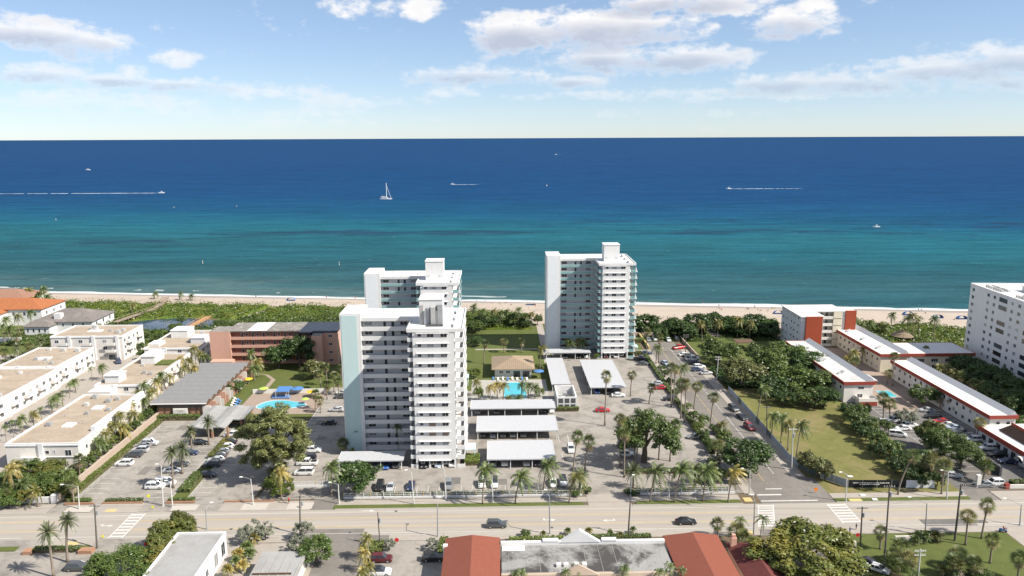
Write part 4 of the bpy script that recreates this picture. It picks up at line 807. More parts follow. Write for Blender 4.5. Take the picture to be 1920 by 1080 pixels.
# ---- motel wings with red fascias
def wing(label, x0, x1, y0, y1, h, wallmat, roof=whiter, side='l', rows=(1.6, 4.5), n=10, ridge=True, front=(), acs=2, seed=0):
    t = thing('motel_wing', label, 'motel wing', ((x0 + x1) / 2, (y0 + y1) / 2, 0), group='white-roofed motel wings with red fascias'); rng = random.Random(seed)
    obj('wall', MB().box(x0 + .5, x1 - .5, y0 + .5, y1 - .3, 0, h - .3), wallmat, t)
    e = 0; b = MB(); b.box(x0, x1, y0, y0 + .2, h - .95, h + .15); b.box(x0, x0 + .2, y0 + .2, y1, h - .95, h + .15); b.box(x1 - .2, x1, y0 + .2, y1, h - .95, h + .15); b.box(x0 + .2, x1 - .2, y1 - .2, y1, h - .95, h + .15)
    obj('fascia', b, redf, t); rf = obj('roof', MB().box(x0 + .2, x1 - .2, y0 + .2, y1 - .2, h - .3, h + .05), roof, t)
    if ridge: obj('mansard', MB().poly([(x1 - 3.0, y0 + .3, h + .06), (x1 - 3.0, y1 - .3, h + .06), (x1 - 1.2, y1 - .3, h + 1.3), (x1 - 1.2, y0 + .3, h + 1.3)]).poly([(x1 - .25, y1 - .3, h + .06), (x1 - .25, y0 + .3, h + .06), (x1 - 1.2, y0 + .3, h + 1.3), (x1 - 1.2, y1 - .3, h + 1.3)]).poly([(x1 - 3, y0 + .3, h + .06), (x1 - 1.2, y0 + .3, h + 1.3), (x1 - .25, y0 + .3, h + .06)]), carport, rf)
    for z in rows:
        for y in fr(y0 + 1, y1 - 1, n): win(t, x0 + .5, y, z, 1.3, 1.2, 'l', 'win' if rng.random() < .8 else 'blind')
    for (z, w, hh, ps) in front:
        for p in ps: win(t, p, y0 + .5, z, w, hh, 'f')
    for i in range(acs):
        y = y0 + (y1 - y0) * (i + .6) / (acs + .5)
        for k in range(3): ac_unit(rf, x0 + 2.4 + k * 1.0, y + k * .9, h + .05, .75)
    return t
t = wing('white-roofed motel wing with red fascia ending at a small balcony over the grass lot', 113.4, 124.0, 234.5, 286, 7.0, cream, wornr, n=12, front=[(4.9, 2.0, .9, [119.5]), (2.0, 1.8, 1.8, [119.3])], acs=3, seed=1)
obj('balcony', MB().box(117.3, 123.5, 231.3, 234.9, 1.4, 1.6).box(117.3, 123.5, 231.3, 231.45, 1.6, 2.6).box(117.3, 117.45, 231.45, 234.9, 1.6, 2.6).box(123.35, 123.5, 231.45, 234.9, 1.6, 2.6).box(117.6, 123.2, 231.6, 234.9, 0, 1.4, 0), cream, t)
obj('balcony_base', MB().box(117.5, 123.3, 231.2, 231.3, 0, 1.3), redf, t); obj('gable', MB().box(124, 126.5, 238.5, 245, 5.2, 6.2), redf, t); obj('gable_roof', hip(MB(), 121.5, 126.5, 238.5, 245, 6.25, 1.0, e=.1), carport, t)
wing('motel wing with red fascia and roof condensers beyond the orange fins', 141.4, 152.5, 266, 310, 7.0, beige, n=11, acs=3, seed=2)
wing('low cross wing of the motel, half in the shadow of the big white block', 146.5, 178, 267.5, 283, 6.6, beige, n=4, ridge=False, front=[(4.0, 2.6, 1.3, fr(150, 176, 5)), (1.5, 1.6, 1.6, fr(150, 176, 5))], acs=0, seed=3)
wing('longest motel wing, red fascia running beside the shaded car park', 142.0, 150.6, 204, 260, 6.6, cream, n=16, front=[(4.2, 1.2, 1.2, [145, 148])], acs=0, seed=4)
t = thing('restaurant', 'single-storey restaurant with red fascia and brown mansard at the car park', 'restaurant', (148, 190, 0))
obj('wall', MB().box(138.6, 160, 172.8, 204, 0, 3.8), greyw, t); obj('roof', MB().box(138.2, 160.4, 172.4, 203.9, 3.8, 4.1), whiter, t)
obj('fascia', MB().box(138.0, 138.2, 172.2, 203.9, 3.2, 4.5).box(138.2, 160.4, 172.2, 172.4, 3.2, 4.5), redf, t); obj('mansard', MB().poly([(142, 178, 4.1), (142, 200, 4.1), (144.5, 198, 6.4), (144.5, 180, 6.4)]).poly([(142, 178, 4.1), (144.5, 180, 6.4), (160, 180, 6.4), (160, 178, 4.1)]).box(144.5, 160, 180, 198, 6.0, 6.4), brown, t); obj('mansard_rim', MB().box(144.2, 144.5, 179.6, 198, 6.2, 7.0).box(144.5, 160, 179.5, 179.8, 6.2, 7.0), redf, t)
obj('upper_roof', MB().box(144.5, 160, 179.8, 198, 6.4, 6.6), whiter, t); b = MB()
for k in range(8):
    a0 = math.pi * k / 8; a1 = math.pi * (k + 1) / 8; b.quad((136.4, 183 - 1.7 * math.cos(a0), 2.2 + 1.3 * math.sin(a0)), (138.6, 183 - 1.7 * math.cos(a0), 2.2 + 1.3 * math.sin(a0)), (138.6, 183 - 1.7 * math.cos(a1), 2.2 + 1.3 * math.sin(a1)), (136.4, 183 - 1.7 * math.cos(a1), 2.2 + 1.3 * math.sin(a1)))
obj('awning', b, cream, t)
for y in fr(174, 202, 9): win(t, 138.6, y, 1.7, 2.0, 1.7, 'l', 'open')
# ---- big white block at the right edge
t = thing('apartment_block', 'big white ten-storey block with a grid of dark windows', 'apartment block', (183.5, 283.5, 0), rz=R(-4.5))
obj('wall', MB().box(0, 30, -70, 0, 0, 29.4), white, t, local=True)
rf = obj('roof', MB().box(.3, 29.7, -69.7, -.3, 29.4, 29.6), whiter, t, local=True); obj('parapet', MB().box(-.1, .3, -70, 0, 29.2, 30.2).box(.3, 30, -.3, .1, 29.2, 30.2), white, rf, local=True)
obj('penthouse', MB().box(12, 22, -60, -12, 29.6, 31.4).box(11.6, 22.4, -60.4, -11.6, 31.4, 31.7), white, rf, local=True)
rng = random.Random(5)
for k in range(26):
    x = 3.5 + (k % 2) * 2.2; y = -5 - (k // 2) * 1.6 - (8 if k > 13 else 0); obj('condenser', MB().box(x - .45, x + .45, y - .45, y + .45, 29.6, 30.4), acm, rf, local=True)
for i in range(10):
    z = 28.0 - i * 2.82
    for j, (y, w, h) in enumerate(((-2.4, 1.7, 1.35), (-12.6, 1.7, 1.35), (-16.6, 1.5, 1.35), (-22.0, 5.2, 1.7), (-27.6, 1.5, 1.35), (-31.8, 1.7, 1.35), (-37.5, 4.6, 1.7), (-43.0, 1.5, 1.35), (-47, 1.7, 1.35), (-52.6, 4.8, 1.7), (-58.5, 1.5, 1.35), (-63, 1.7, 1.35))):
        if j in (3, 6, 9) and i in (2, 5): continue
        win(t, 0, y, z, w, h, 'l', 'open' if j in (3, 6, 9) else ('win' if rng.random() < .85 else 'blind'), local=True, name='loggia' if j in (3, 6, 9) else 'window')
# ---- foreground roofs at the near side of the road
flat_building('roadside_building', 'white building with long pale flat roof and red window frame by the crossing', 'building', -67.2, -57.2, 112, 147.2, 4.7, white, whiter2, .45, white, fw=(), rw=[(2.4, 2.0, 3.0, [145.0, 141.0]), (2.4, 1.4, 1.6, fr(115, 138, 6))], cornice=False, seed=8, acs=0)
t = thing('shed_building', 'low building with weathered grey sheet roof between palms and tree', 'building', (-43, 128, 0))
obj('wall', MB().box(-47.4, -39.3, 115, 141.0, 0, 3.1), cream, t); obj('roof', MB().poly([(-48, 114.5, 3.3), (-38.9, 114.5, 3.3), (-38.9, 141.7, 3.6), (-48, 141.7, 3.6)]).box(-48, -38.9, 114.5, 141.7, 3.05, 3.28), whiter2, t); 
for i in range(6): obj('roof_seam', MB().box(-47.8 + i * 1.7, -47.74 + i * 1.7, 116, 141.6, 3.34, 3.66), conc, t)
obj('pergola', MB().box(-47.5, -40, 131.0, 131.15, 3.4, 3.9).box(-47.5, -40, 133.4, 133.55, 3.5, 3.9), brown, t)
def gable_block(label, x0, x1, y0, y1, z, rise, skew=0.0):
    t = thing('roadside_building', label, 'building', ((x0 + x1) / 2, (y0 + y1) / 2, 0)); obj('wall', MB().box(x0 + .5, x1 - .5, y0 + .5, y1 - .5, 0, z - .2), cream, t)
    b = MB(); xm = (x0 + x1) / 2; yr = y1 - (x1 - x0) * .16
    b.poly([(x0, y0, z), (xm, y0, z + rise), (xm, yr, z + rise), (x0, y1, z)]); b.poly([(xm, y0, z + rise), (x1, y0, z), (x1, y1, z), (xm, yr, z + rise)]); b.poly([(x1, y1, z), (x0, y1, z), (xm, yr, z + rise)]); b.box(x0, x1, y0, y1, z - .3, z - .02)
    obj('roof', b, redroof, t); return t
t = gable_block('building with red shingle hip roof beside the stained flat roof and the dark car bay', -10.9, .3, 108, 143.4, 5.0, 1.7); obj('rain_hopper', MB().box(-11.2, -10.3, 139.8, 140.8, 3.0, 5.3), white, t)
gable_block('building with red shingle hip roof beside the leafy yellowing tree', 34.0, 45.4, 104, 143.2, 5.0, 1.7)
t = thing('roadside_building', 'low shopfront with black-stained flat roof and white gable parapet', 'building', (17, 130, 0))
obj('wall', MB().box(.5, 33.8, 108, 141.0, 0, 4.5), cream, t); obj('roof', MB().box(.6, 33.6, 130, 140.6, 4.5, 4.72), stained, t); obj('roof_patch', MB().box(.7, 5.3, 138.6, 140.5, 4.72, 4.78), whiter, t)
obj('parapet', MB().box(.5, 33.9, 140.6, 141.4, 4.0, 5.4).box(9, 12.2, 140.55, 141.5, 5.4, 5.8).box(21, 24, 140.55, 141.5, 5.4, 5.8), white, t)
obj('gable', MB().poly([(12.4, 140.5, 5.3), (20.6, 140.5, 5.3), (16.5, 140.5, 7.9)]).poly([(20.6, 141.45, 5.3), (12.4, 141.45, 5.3), (16.5, 141.45, 7.9)]).poly([(12.4, 140.5, 5.3), (16.5, 140.5, 7.9), (16.5, 141.45, 7.9), (12.4, 141.45, 5.3)]).poly([(16.5, 140.5, 7.9), (20.6, 140.5, 5.3), (20.6, 141.45, 5.3), (16.5, 141.45, 7.9)]), white, t)
obj('rear_parapet', MB().box(.5, 33.9, 129.3, 130, 3.5, 5.2), wallm, t); g = obj('rear_gable', MB().poly([(11, 128.9, 5.2), (19, 128.9, 5.2), (15, 128.9, 7.4)]).poly([(11, 129.3, 5.2), (15, 129.3, 7.4), (19, 129.3, 5.2)]).poly([(11, 128.9, 5.2), (15, 128.9, 7.4), (15, 129.3, 7.4), (11, 129.3, 5.2)]).poly([(15, 128.9, 7.4), (19, 128.9, 5.2), (19, 129.3, 5.2), (15, 129.3, 7.4)]), wallm, t)
for x in (11.6, 13.0, 15.0, 16.6): obj('extractor', MB().box(x - .45, x + .45, 132.4, 133.3, 4.7, 5.3).cyl(x, 132.85, 5.3, 5.4, .35, n=10), signw, t)
for x in np.arange(2, 33, 3.0): obj('roof_seam', MB().box(x, x + .06, 130.2, 140.5, 4.73, 4.76), conc, t)
t = thing('shopfront', 'small dark maroon roof with pink chimney in the shade of the yellowing tree', 'building', (50, 136, 0))
obj('wall', MB().box(47.6, 54.5, 120, 142.4, 0, 3.2), salmon, t); obj('roof', hip(MB(), 47.6, 54.5, 120, 142.4, 3.4, 1.9, e=.5), maroon, t); obj('chimney', MB().box(47.6, 48.7, 140.6, 141.7, 3, 5.6).box(47.8, 48.5, 140.8, 141.5, 5.6, 6.2), salmon, t)
# ---- shelters, thatch, boardwalks
t = thing('shelter', 'dark roofed open shelter under the trees by the side street', 'shelter', (102, 301, 0)); obj('roof', MB().box(98.5, 106, 298, 304, 2.9, 3.15), brown, t)
for x in (98.9, 105.6):
    for y in (298.4, 303.6): obj('post', MB().box(x - .1, x + .1, y - .1, y + .1, 0, 2.9), white, t)
x, y = P(1690, 640); t = thing('thatched_hut', 'palm thatch hut behind the motel wing near the dunes', 'hut', (x, y, 0)); obj('roof', MB().tube([(0, 0, 2.6), (0, 0, 5.2)], [4.6, .25], 14), tikim, t, local=True)
for k in range(6): obj('post', MB().cyl(3.6 * math.cos(k * 1.047), 3.6 * math.sin(k * 1.047), 0, 2.9, .12, n=6), brown, t, local=True)
def boardwalk(label, pts, w, z, m):
    t = thing('boardwalk', label, 'boardwalk', (pts[0][0], pts[0][1], 0), group='timber boardwalks over the pond')
    pl = 0
    for (a, c) in zip(pts[:-1], pts[1:]):
        d = Vector((c[0] - a[0], c[1] - a[1], 0)); ln = d.length; d.normalize(); s = Vector((-d.y, d.x, 0)) * w / 2; n = int(ln / .9)
        for k in range(n):
            p = Vector((a[0], a[1], 0)) + d * (.9 * k); q = p + d * .82; b = MB()
            b.prism([tuple((p + s)[:2]), tuple((p - s)[:2]), tuple((q - s)[:2]), tuple((q + s)[:2])], z, z + .12); obj('plank', b, m, t)
        for sg in (1, -1):
            b = MB(); A = Vector((a[0], a[1], 0)) + s * sg; B = Vector((c[0], c[1], 0)) + s * sg
            b.tube([(A.x, A.y, z + 1.0), (B.x, B.y, z + 1.0)], .07, 4); obj('hand_rail', b, m, t)
            for k in range(0, n, 4):
                p = A + (B - A) * (k / n); obj('rail_post', MB().box(p.x - .08, p.x + .08, p.y - .08, p.y + .08, 0, z + 1.0), m, t)
boardwalk('long grey timber boardwalk curving from the white house to the beach', [P(215, 604, 2), P(262, 588, 2), P(294, 577, 2), P(303, 568, 2), P(312, 558, 1.5)], 3.0, 1.9, deckw)
boardwalk('short orange timber boardwalk behind the salmon block', [P(356, 612, 3), P(391, 592, 3)], 3.4, 2.6, deckw2)
# ================================================================== VEGETATION
def quads_mesh(name, Q, mat_, midx=None, mats=None):
    """Q: (n,4,3) corner array -> one mesh of loose leaf faces"""
    n = len(Q); me = bpy.data.meshes.new(name); me.vertices.add(n * 4); me.loops.add(n * 4); me.polygons.add(n)
    me.vertices.foreach_set('co', Q.reshape(-1).astype(np.float32)); me.loops.foreach_set('vertex_index', np.arange(n * 4, dtype=np.int32))
    me.polygons.foreach_set('loop_start', np.arange(0, n * 4, 4, dtype=np.int32)); me.polygons.foreach_set('loop_total', np.full(n, 4, dtype=np.int32))
    for m in (mats or [mat_]): me.materials.append(m)
    if midx is not None: me.polygons.foreach_set('material_index', midx.astype(np.int32))
    me.update(calc_edges=True); me.validate(); return me
def leaf_quads(c, nrm, ln, wd, g):
    """oriented leaf faces around centres c with normals nrm"""
    n = len(c); nrm = nrm / np.linalg.norm(nrm, axis=1, keepdims=True); r = g.normal(size=(n, 3)); u = np.cross(nrm, r); u /= np.linalg.norm(u, axis=1, keepdims=True) + 1e-9; v = np.cross(nrm, u)
    a = u * (ln / 2)[:, None]; b_ = v * (wd / 2)[:, None]
    return np.stack([c - a, c - b_ * 1.0 + a * .1, c + a, c + b_ * 1.0 + a * .1], axis=1)
def crown_quads(seed, rx, ry, rz, nclump, nleaf, ls, cz=0.0, flat=.55, clump=(.20, .36), up=.7, aspect=.62, droop=0.0):
    g = np.random.default_rng(seed); d = g.normal(size=(nclump * 3, 3)); d /= np.linalg.norm(d, axis=1, keepdims=True); d = d[d[:, 2] > -flat][:nclump]
    rad = g.uniform(.35, 1.0, len(d)) ** .5; lump = 1 + .16 * np.sin(d[:, 0] * 5 + seed) + .14 * np.cos(d[:, 1] * 6 + seed * 2)
    cc = d * (rad * lump)[:, None] * np.array([rx, ry, rz]); cr = g.uniform(*clump, len(d)) * min(rx, ry, rz * 1.2)
    idx = np.repeat(np.arange(len(d)), nleaf); o = g.normal(size=(len(idx), 3)); o /= np.linalg.norm(o, axis=1, keepdims=True)
    r = g.uniform(.45, 1.08, len(idx)); p = cc[idx] + o * (cr[idx] * r)[:, None] * np.array([1, 1, .75])
    if droop: p[:, 2] -= droop * g.uniform(0, 1, len(idx)) ** 2
    nr = o + np.array([0, 0, up]) + g.normal(size=o.shape) * .45; ln = g.uniform(.7, 1.35, len(idx)) * ls
    q = leaf_quads(p, nr, ln, ln * aspect, g); q[:, :, 2] += cz; return q
def limbs(seed, h, rx, rz, r0, n=7):
    g = random.Random(seed); b = MB(); b.tube([(0, 0, -.1), (.1, .05, h * .3), (.0, .1, h * .62)], [r0 * 1.25, r0, r0 * .8], 8)
    for i in range(n):
        a = i * 2 * math.pi / n + g.uniform(-.3, .3); l = rx * g.uniform(.55, .85); z0 = h * g.uniform(.42, .6); z1 = h + rz * g.uniform(-.2, .5)
        b.tube([(0, .05, z0), (l * .4 * math.cos(a), l * .4 * math.sin(a), z0 + (z1 - z0) * .55), (l * math.cos(a), l * math.sin(a), z1)], [r0 * .55, r0 * .38, r0 * .12], 5)
    return b
TREE = {}
def tree_kind(key, seeds, mat_, rx=4.0, rz=3.0, h=4.6, nclump=75, nleaf=70, ls=.46, r0=.28, **k):
    TREE[key] = []
    for s in seeds:
        cm_ = quads_mesh('crown', crown_quads(s, rx, rx, rz, nclump, nleaf, ls, cz=h, **k), mat_); TREE[key].append((limbs(s, h, rx, rz, r0).mesh('trunk', bark), cm_))
tree_kind('dark', (11, 12, 13), leaf_d); tree_kind('mid', (21, 22, 23), leaf_m); tree_kind('olive', (31, 32), leaf_o)
tree_kind('yellow', (41, 42), leaf_y, nclump=210, nleaf=95, ls=.32, clump=(.14, .24)); tree_kind('silver', (51, 52), leaf_s, nclump=45, nleaf=55, ls=.5, clump=(.18, .3), flat=.8)
tree_kind('bright', (61, 62), leaf_b, nclump=60, nleaf=60); tree_kind('flower', (71,), leaf_f, nclump=80, nleaf=70, ls=.4); tree_kind('fine', (81, 82), leaf_m, nclump=160, nleaf=90, ls=.30, clump=(.15, .27))
tree_kind('banyan', (85,), leaf_m, rx=5, rz=3.2, h=5.0, nclump=130, nleaf=90, ls=.38, r0=.45, clump=(.16, .28), flat=.35)
tree_kind('pine', (91,), leaf_p, rx=4.4, rz=6.0, h=7.6, nclump=200, nleaf=110, ls=.7, aspect=.16, clump=(.11, .2), flat=.97, up=.5, droop=.3, r0=.4)
tree_kind('seagrape', (95, 96, 97), leaf_d, rx=4, rz=2.8, h=3.2, nclump=85, nleaf=75, ls=.55, flat=.8)
TN = {}
def tree(key, x, y, rad, height, label, group=None, cat='tree', name='tree', rng=RNG, squash=None):
    """rad = crown radius in metres, height = top of the crown"""
    k = TREE[key]; i = TN.get(key, 0); TN[key] = i + 1; tm, cm_ = k[i % len(k)]
    rx = {'banyan': 5, 'pine': 4.6}.get(key, 4.0); top = {'pine': 13.4, 'banyan': 8.2, 'seagrape': 6.0}.get(key, 7.6)
    t = thing(name, label, cat, (x, y, 0), rng.uniform(0, 6.28), group); t.scale = (rad / rx, rad / rx, height / top)
    link('trunk', tm, t); link('crown', cm_, t); return t
def treepx(key, cx, cy, wpx, height, label, group=None, frac=.62, **kw):
    """crown seen at a photo pixel with a given half width in pixels"""
    z = height * frac; x, y = P(cx, cy, z); dist = math.hypot(y, CAM_H - z); return tree(key, x, y, wpx * dist / FPX, height, label, group, **kw)
# ---- palms
def frond(Q, org, az_, e0, ln, droop, seg, lw, g, wind=0.0, lean=.55, width=1.0):
    """a feather frond: rachis plus two rows of hanging leaflets"""
    pts = []; h = np.array([math.cos(az_), math.sin(az_), 0.0]); s = np.array([-math.sin(az_), math.cos(az_), 0.0])
    for i in range(seg + 1):
        t = i / seg; r = ln * (t * math.cos(e0) * (1 - .18 * t * t)); z = ln * (t * math.sin(e0) - droop * t * t); p = org + h * r + np.array([wind * t * t * ln * .35, 0, z]); pts.append(p)
    for i in range(seg):
        a, c = pts[i], pts[i + 1]; t = (i + .5) / seg; w = .035 * (1.2 - t) + .012
        Q.append(np.array([a - s * w, a + s * w, c + s * w, c - s * w])); L_ = lw * math.sin(math.pi * min(1, .16 + t * .84)) ** .7 * width
        d = (c - a); fw = d / (np.linalg.norm(d) + 1e-9)
        for sg in (1, -1):
            j = g.uniform(.85, 1.15); tip = a + (s * sg * .78 + fw * .55) * L_ * j + np.array([0, 0, -lean * L_ * j * (.5 + .7 * t)]); m = a + d * .85
            Q.append(np.array([a, m, tip + fw * .08, tip]))
def feather_crown(seed, n, ln, droop, e_lo, e_hi, seg, lw, wind=0.0, mats=None, name='crown', lean=.55):
    g = np.random.default_rng(seed); Q = []
    for i in range(n):
        t = i / n; az_ = i * 2.39996 + g.uniform(-.25, .25); e = e_hi + (e_lo - e_hi) * t + g.uniform(-.12, .12)
        frond(Q, np.array([0, 0, .15]), az_, e, ln * g.uniform(.85, 1.1), droop * (.8 + .5 * t), seg, lw, g, wind, lean)
    return quads_mesh(name, np.array(Q), mats)
def fan_crown(seed, n, rad, mats, skirt=6):
    g = np.random.default_rng(seed); Q = []; M2 = []
    for i in range(n + skirt):
        dead = i >= n; az_ = i * 2.39996 + g.uniform(-.3, .3); e = (1.25 - 1.75 * i / n + g.uniform(-.15, .15)) if not dead else g.uniform(-1.25, -.95); L_ = rad * (.55 if not dead else .45) * g.uniform(.85, 1.15)
        h = np.array([math.cos(az_) * math.cos(e), math.sin(az_) * math.cos(e), math.sin(e)]); o = np.array([0, 0, .1 if not dead else -.15]); c = o + h * L_; s = np.array([-math.sin(az_), math.cos(az_), 0.0]); up = np.cross(h, s)
        Q.append(np.array([o - s * .02, o + s * .02, c + s * .02, c - s * .02])); M2.append(1 if dead else 0)
        R_ = rad * .62 * g.uniform(.9, 1.1); K = 11
        for k in range(K):
            a0 = -1.9 + 3.8 * k / K; a1 = a0 + 3.8 / K * .7; am = (a0 + a1) / 2
            t0 = c + (h * math.cos(a0) + s * math.sin(a0)) * R_ * .45; t1 = c + (h * math.cos(a1) + s * math.sin(a1)) * R_ * .45; tip = c + (h * math.cos(am) + s * math.sin(am)) * R_ + np.array([0, 0, -.22 * R_]) + up * .06
            Q.append(np.array([c, t0, tip, t1])); M2.append(1 if dead else 0)
    return quads_mesh('crown', np.array(Q), None, np.array(M2), mats)
PALM = {'coco': [feather_crown(s, 24, 3.9, .62, -.55, 1.15, 12, .85, .55, palm_g) for s in (1, 2, 3)] + [feather_crown(4, 22, 3.7, .7, -.7, 1.1, 12, .85, .6, palm_o)],
        'gold': [feather_crown(s, 22, 3.8, .68, -.6, 1.15, 12, .85, .35, palm_o) for s in (5, 6)],
        'date': [feather_crown(s, 46, 3.1, .36, -.75, 1.25, 13, .42, .1, palm_d, lean=.2) for s in (7, 8)],
        'fan': [fan_crown(s, 30, 2.0, [palm_f, palm_k]) for s in (9, 10, 11)], 'small': [feather_crown(s, 13, 2.3, .75, -.2, 1.0, 9, .5, .2, palm_g) for s in (12, 13)],
        'bush': [feather_crown(s, 34, 2.6, .55, .15, 1.35, 10, .5, .1, m) for s, m in ((14, palm_g), (15, palm_o))]}
PN = {}
def palm_at(kind, x, y, h, label, group=None, dx=0.0, dy=0.0, size=1.0, name=None, rng=RNG):
    i = PN.get(kind, 0); PN[kind] = i + 1; nm = name or {'coco': 'coconut_palm', 'gold': 'coconut_palm', 'date': 'date_palm', 'fan': 'fan_palm', 'small': 'small_palm', 'bush': 'palm_clump'}[kind]
    t = thing(nm, label, 'palm', (x, y, 0), 0, group); r = {'coco': .17, 'gold': .16, 'date': .24, 'fan': .19, 'small': .09, 'bush': .12}[kind]
    pts = [(dx * u ** 1.7, dy * u ** 1.7, -.1 + (h + .1) * u) for u in (0, .12, .3, .5, .7, .85, 1)]; rr = [r * 1.5, r * 1.15, r, r * .95, r * .92, r * .95, r * 1.1]
    b = MB(); b.tube(pts, rr, 7); link('trunk', b.mesh('trunk', palmb, smooth=True), t)
    c_ = link('crown', PALM[kind][i % len(PALM[kind])], t, (dx, dy, h), 0, (size * rng.uniform(.85, 1.15), size * rng.uniform(.85, 1.15), size * rng.uniform(.8, 1.2))); c_.rotation_euler = (rng.uniform(-.16, .16), rng.uniform(-.16, .16), rng.uniform(0, 6.28) if kind not in ('coco',) else rng.uniform(-.6, .6)); return t
def palm(kind, bx, by, cx, cy, label, group=None, size=1.0, **k):
    x, y = P(bx, by); h, xc = ZAT(cx, cy, y); return palm_at(kind, x, y, max(1.5, h), label, group, xc - x, 0, size, **k)
def palmc(kind, cx, cy, h, label, group=None, size=1.0, **k):
    x, y = P(cx, cy, h); return palm_at(kind, x, y, h, label, group, RNG.uniform(-.4, .4), RNG.uniform(-.4, .4), size, **k)
# near-left
palm('date', 101, 1082, 90, 998, 'date palm closest to the crossing sign bushes, its shadow on the pale car park', 'date palms at the near corner'); palm('date', 127, 1054, 126, 975, 'date palm standing in the brick-edged bed beside the near pavement', 'date palms at the near corner')
for a in ((325, 915, 322, 848), (342, 888, 342, 843), (360, 846, 357, 808), (392, 834, 390, 791)): palm('date', *a, 'date palm in the strip between motel car parks', 'date palms between the motel car parks')
g1 = 'wind-blown coconut palms on the road verge'
for a in ((905, 946, 910, 880), (966, 945, 977, 893), (1019, 918, 1027, 872), (1067, 944, 1079, 893), (1219, 941, 1231, 882), (1264, 942, 1278, 880), (1318, 941, 1326, 882), (1365, 943, 1376, 884), (1302, 915, 1304, 880)): palm('coco', *a, 'wind-blown coconut palm along the white roadside fence', g1)
palm('date', 1088, 922, 1089, 897, 'bushy date palm in the kerbed bed left of the tower entrance drive', size=1.15); palm('date', 1187, 915, 1188, 884, 'date palm among red flowers right of the tower entrance drive', size=1.0)
g2 = 'tall slim fan palms in the tower car park'
for a in ((1075, 884, 1083, 820), (1097, 880, 1104, 829), (1134, 798, 1137, 706), (1162, 876, 1163, 787), (1170, 895, 1171, 813), (1182, 743, 1185, 703), (1217, 757, 1222, 728), (1189, 869, 1189, 811), (1193, 876, 1198, 813), (1256, 865, 1267, 798), (1343, 884, 1346, 835), (1235, 862, 1238, 815)): palm('fan', *a, 'tall slim fan palm rising from the tower car park', g2)
g3 = 'fan palms along the side street kerb'
for a in ((1258, 763, 1258, 690), (1262, 758, 1267, 693), (1276, 785, 1278, 721), (1283, 792, 1287, 721), (1301, 767, 1307, 725), (1332, 800, 1338, 745), (1212, 668, 1213, 622), (1235, 680, 1237, 632)): palm('fan', *a, 'fan palm in the planted strip beside the side street', g3)
for a in ((1274, 723, 1281, 688), (1230, 682, 1232, 651), (1345, 815, 1352, 795), (1350, 830, 1356, 810), (1318, 800, 1312, 784), (1310, 905, 1308, 885), (1335, 905, 1336, 888)): palm('coco', *a, 'short bushy coconut palm in the side street planting', 'bushy palms in the side street planting', size=.75)
for a in ((1420, 786, 1431, 728), (1447, 812, 1450, 780), (1464, 831, 1467, 783), (1477, 844, 1478, 792), (1493, 858, 1503, 797)): palm('coco', *a, 'leaning coconut palm on the dry grass lot', 'coconut palms on the dry grass lot', size=.8)
g4 = 'cabbage palms at the right end of the grass lot'
for a in ((1683, 928, 1712, 855), (1742, 905, 1746, 862), (1765, 927, 1770, 873), (1730, 900, 1735, 868), (1656, 785, 1656, 748), (1668, 790, 1667, 757)): palm('fan', *a, 'cabbage palm among shrubs beside the grass lot', g4, size=1.15)
palm('fan', 1831, 823, 1837, 793, 'fan palm between parked cars and the longest motel wing', size=1.1); palm('fan', 1842, 905, 1849, 874, 'fan palm beside the dark slatted sign at the restaurant drive', size=1.0)
g5 = 'fan palms at the near right corner'
for a in ((1810, 1022, 1815, 968), (1840, 1010, 1852, 948), (1856, 1056, 1861, 1014), (1908, 1086, 1911, 1048), (1650, 1030, 1651, 998)): palm('fan', *a, 'fan palm on the near lawn by the road', g5, size=.95)
palm('fan', 1346, 1008, 1345, 984, 'squat fan palm behind the red roof at the near kerb', size=.9)
for a in ((1388, 1010, 1388, 975), (1425, 1012, 1431, 972)): palm('small', *a, 'small slim palm behind the maroon roof at the near kerb', 'small palms by the maroon roof', size=1.0)
for i, (cx, cy, h) in enumerate(((1690, 1030, 4), (1677, 1050, 4), (1705, 1050, 3.5), (1690, 1068, 3.5), (1800, 1040, 3), (1830, 1058, 3), (1790, 1058, 3), (1380, 998, 3.5), (1395, 1012, 3))): palmc('fan', cx, cy, h, 'low cabbage palm in a thicket on the near lawn', 'cabbage palm thickets on the near lawn', size=1.1)
for cx, cy, h in ((1475, 1055, 5), (1770, 1068, 1.6), (1735, 1006, 1.5), (1752, 1004, 1.3), (1715, 1012, 1.2)): palmc('bush', cx, cy, h, 'spiky low palm clump at the near edge of the lawn', 'low palm clumps on the near lawn', size=.8)
for cx, cy in ((1018, 1000), (1064, 996), (1107, 995), (1147, 1000), (1160, 1004), (1187, 992)): palmc('bush', cx, cy, 1.0, 'small spiky palm in the hedge strip by the near pavement', 'small palms in the near hedge strip', size=.55)
for cx, cy in ((975, 1074), (1057, 1072), (1082, 1066), (1168, 1068), (1235, 1072), (1256, 1062), (1278, 1068), (962, 1078)): palmc('small', cx, cy, 6.2, 'slender palm behind the rear parapet of the stained flat roof', 'slender palms at the bottom edge', size=.8)
for cx, cy, h in ((690, 1008, 5.0), (684, 1036, 4.2), (688, 1060, 3.8), (676, 1070, 3.5)): palmc('gold', cx, cy, h, 'golden leafy palm beside the maroon and white parked cars', 'golden palms by the near car park', size=.62)
for cx, cy, h in ((475, 1012, 3), (462, 1026, 3), (450, 1040, 3), (440, 1054, 3), (428, 1068, 3), (470, 1036, 2.6), (456, 1058, 2.6)): palmc('bush', cx, cy, h * .55, 'areca palm in the row between near flat roofs', 'areca palm row between near roofs', size=.85)
palm('gold', 528, 936, 526, 886, 'yellowing coconut palm in front of the big feathery tree', size=.9); palm('coco', 622, 932, 621, 876, 'coconut palm beside the white gate of the tower drive', size=.85)
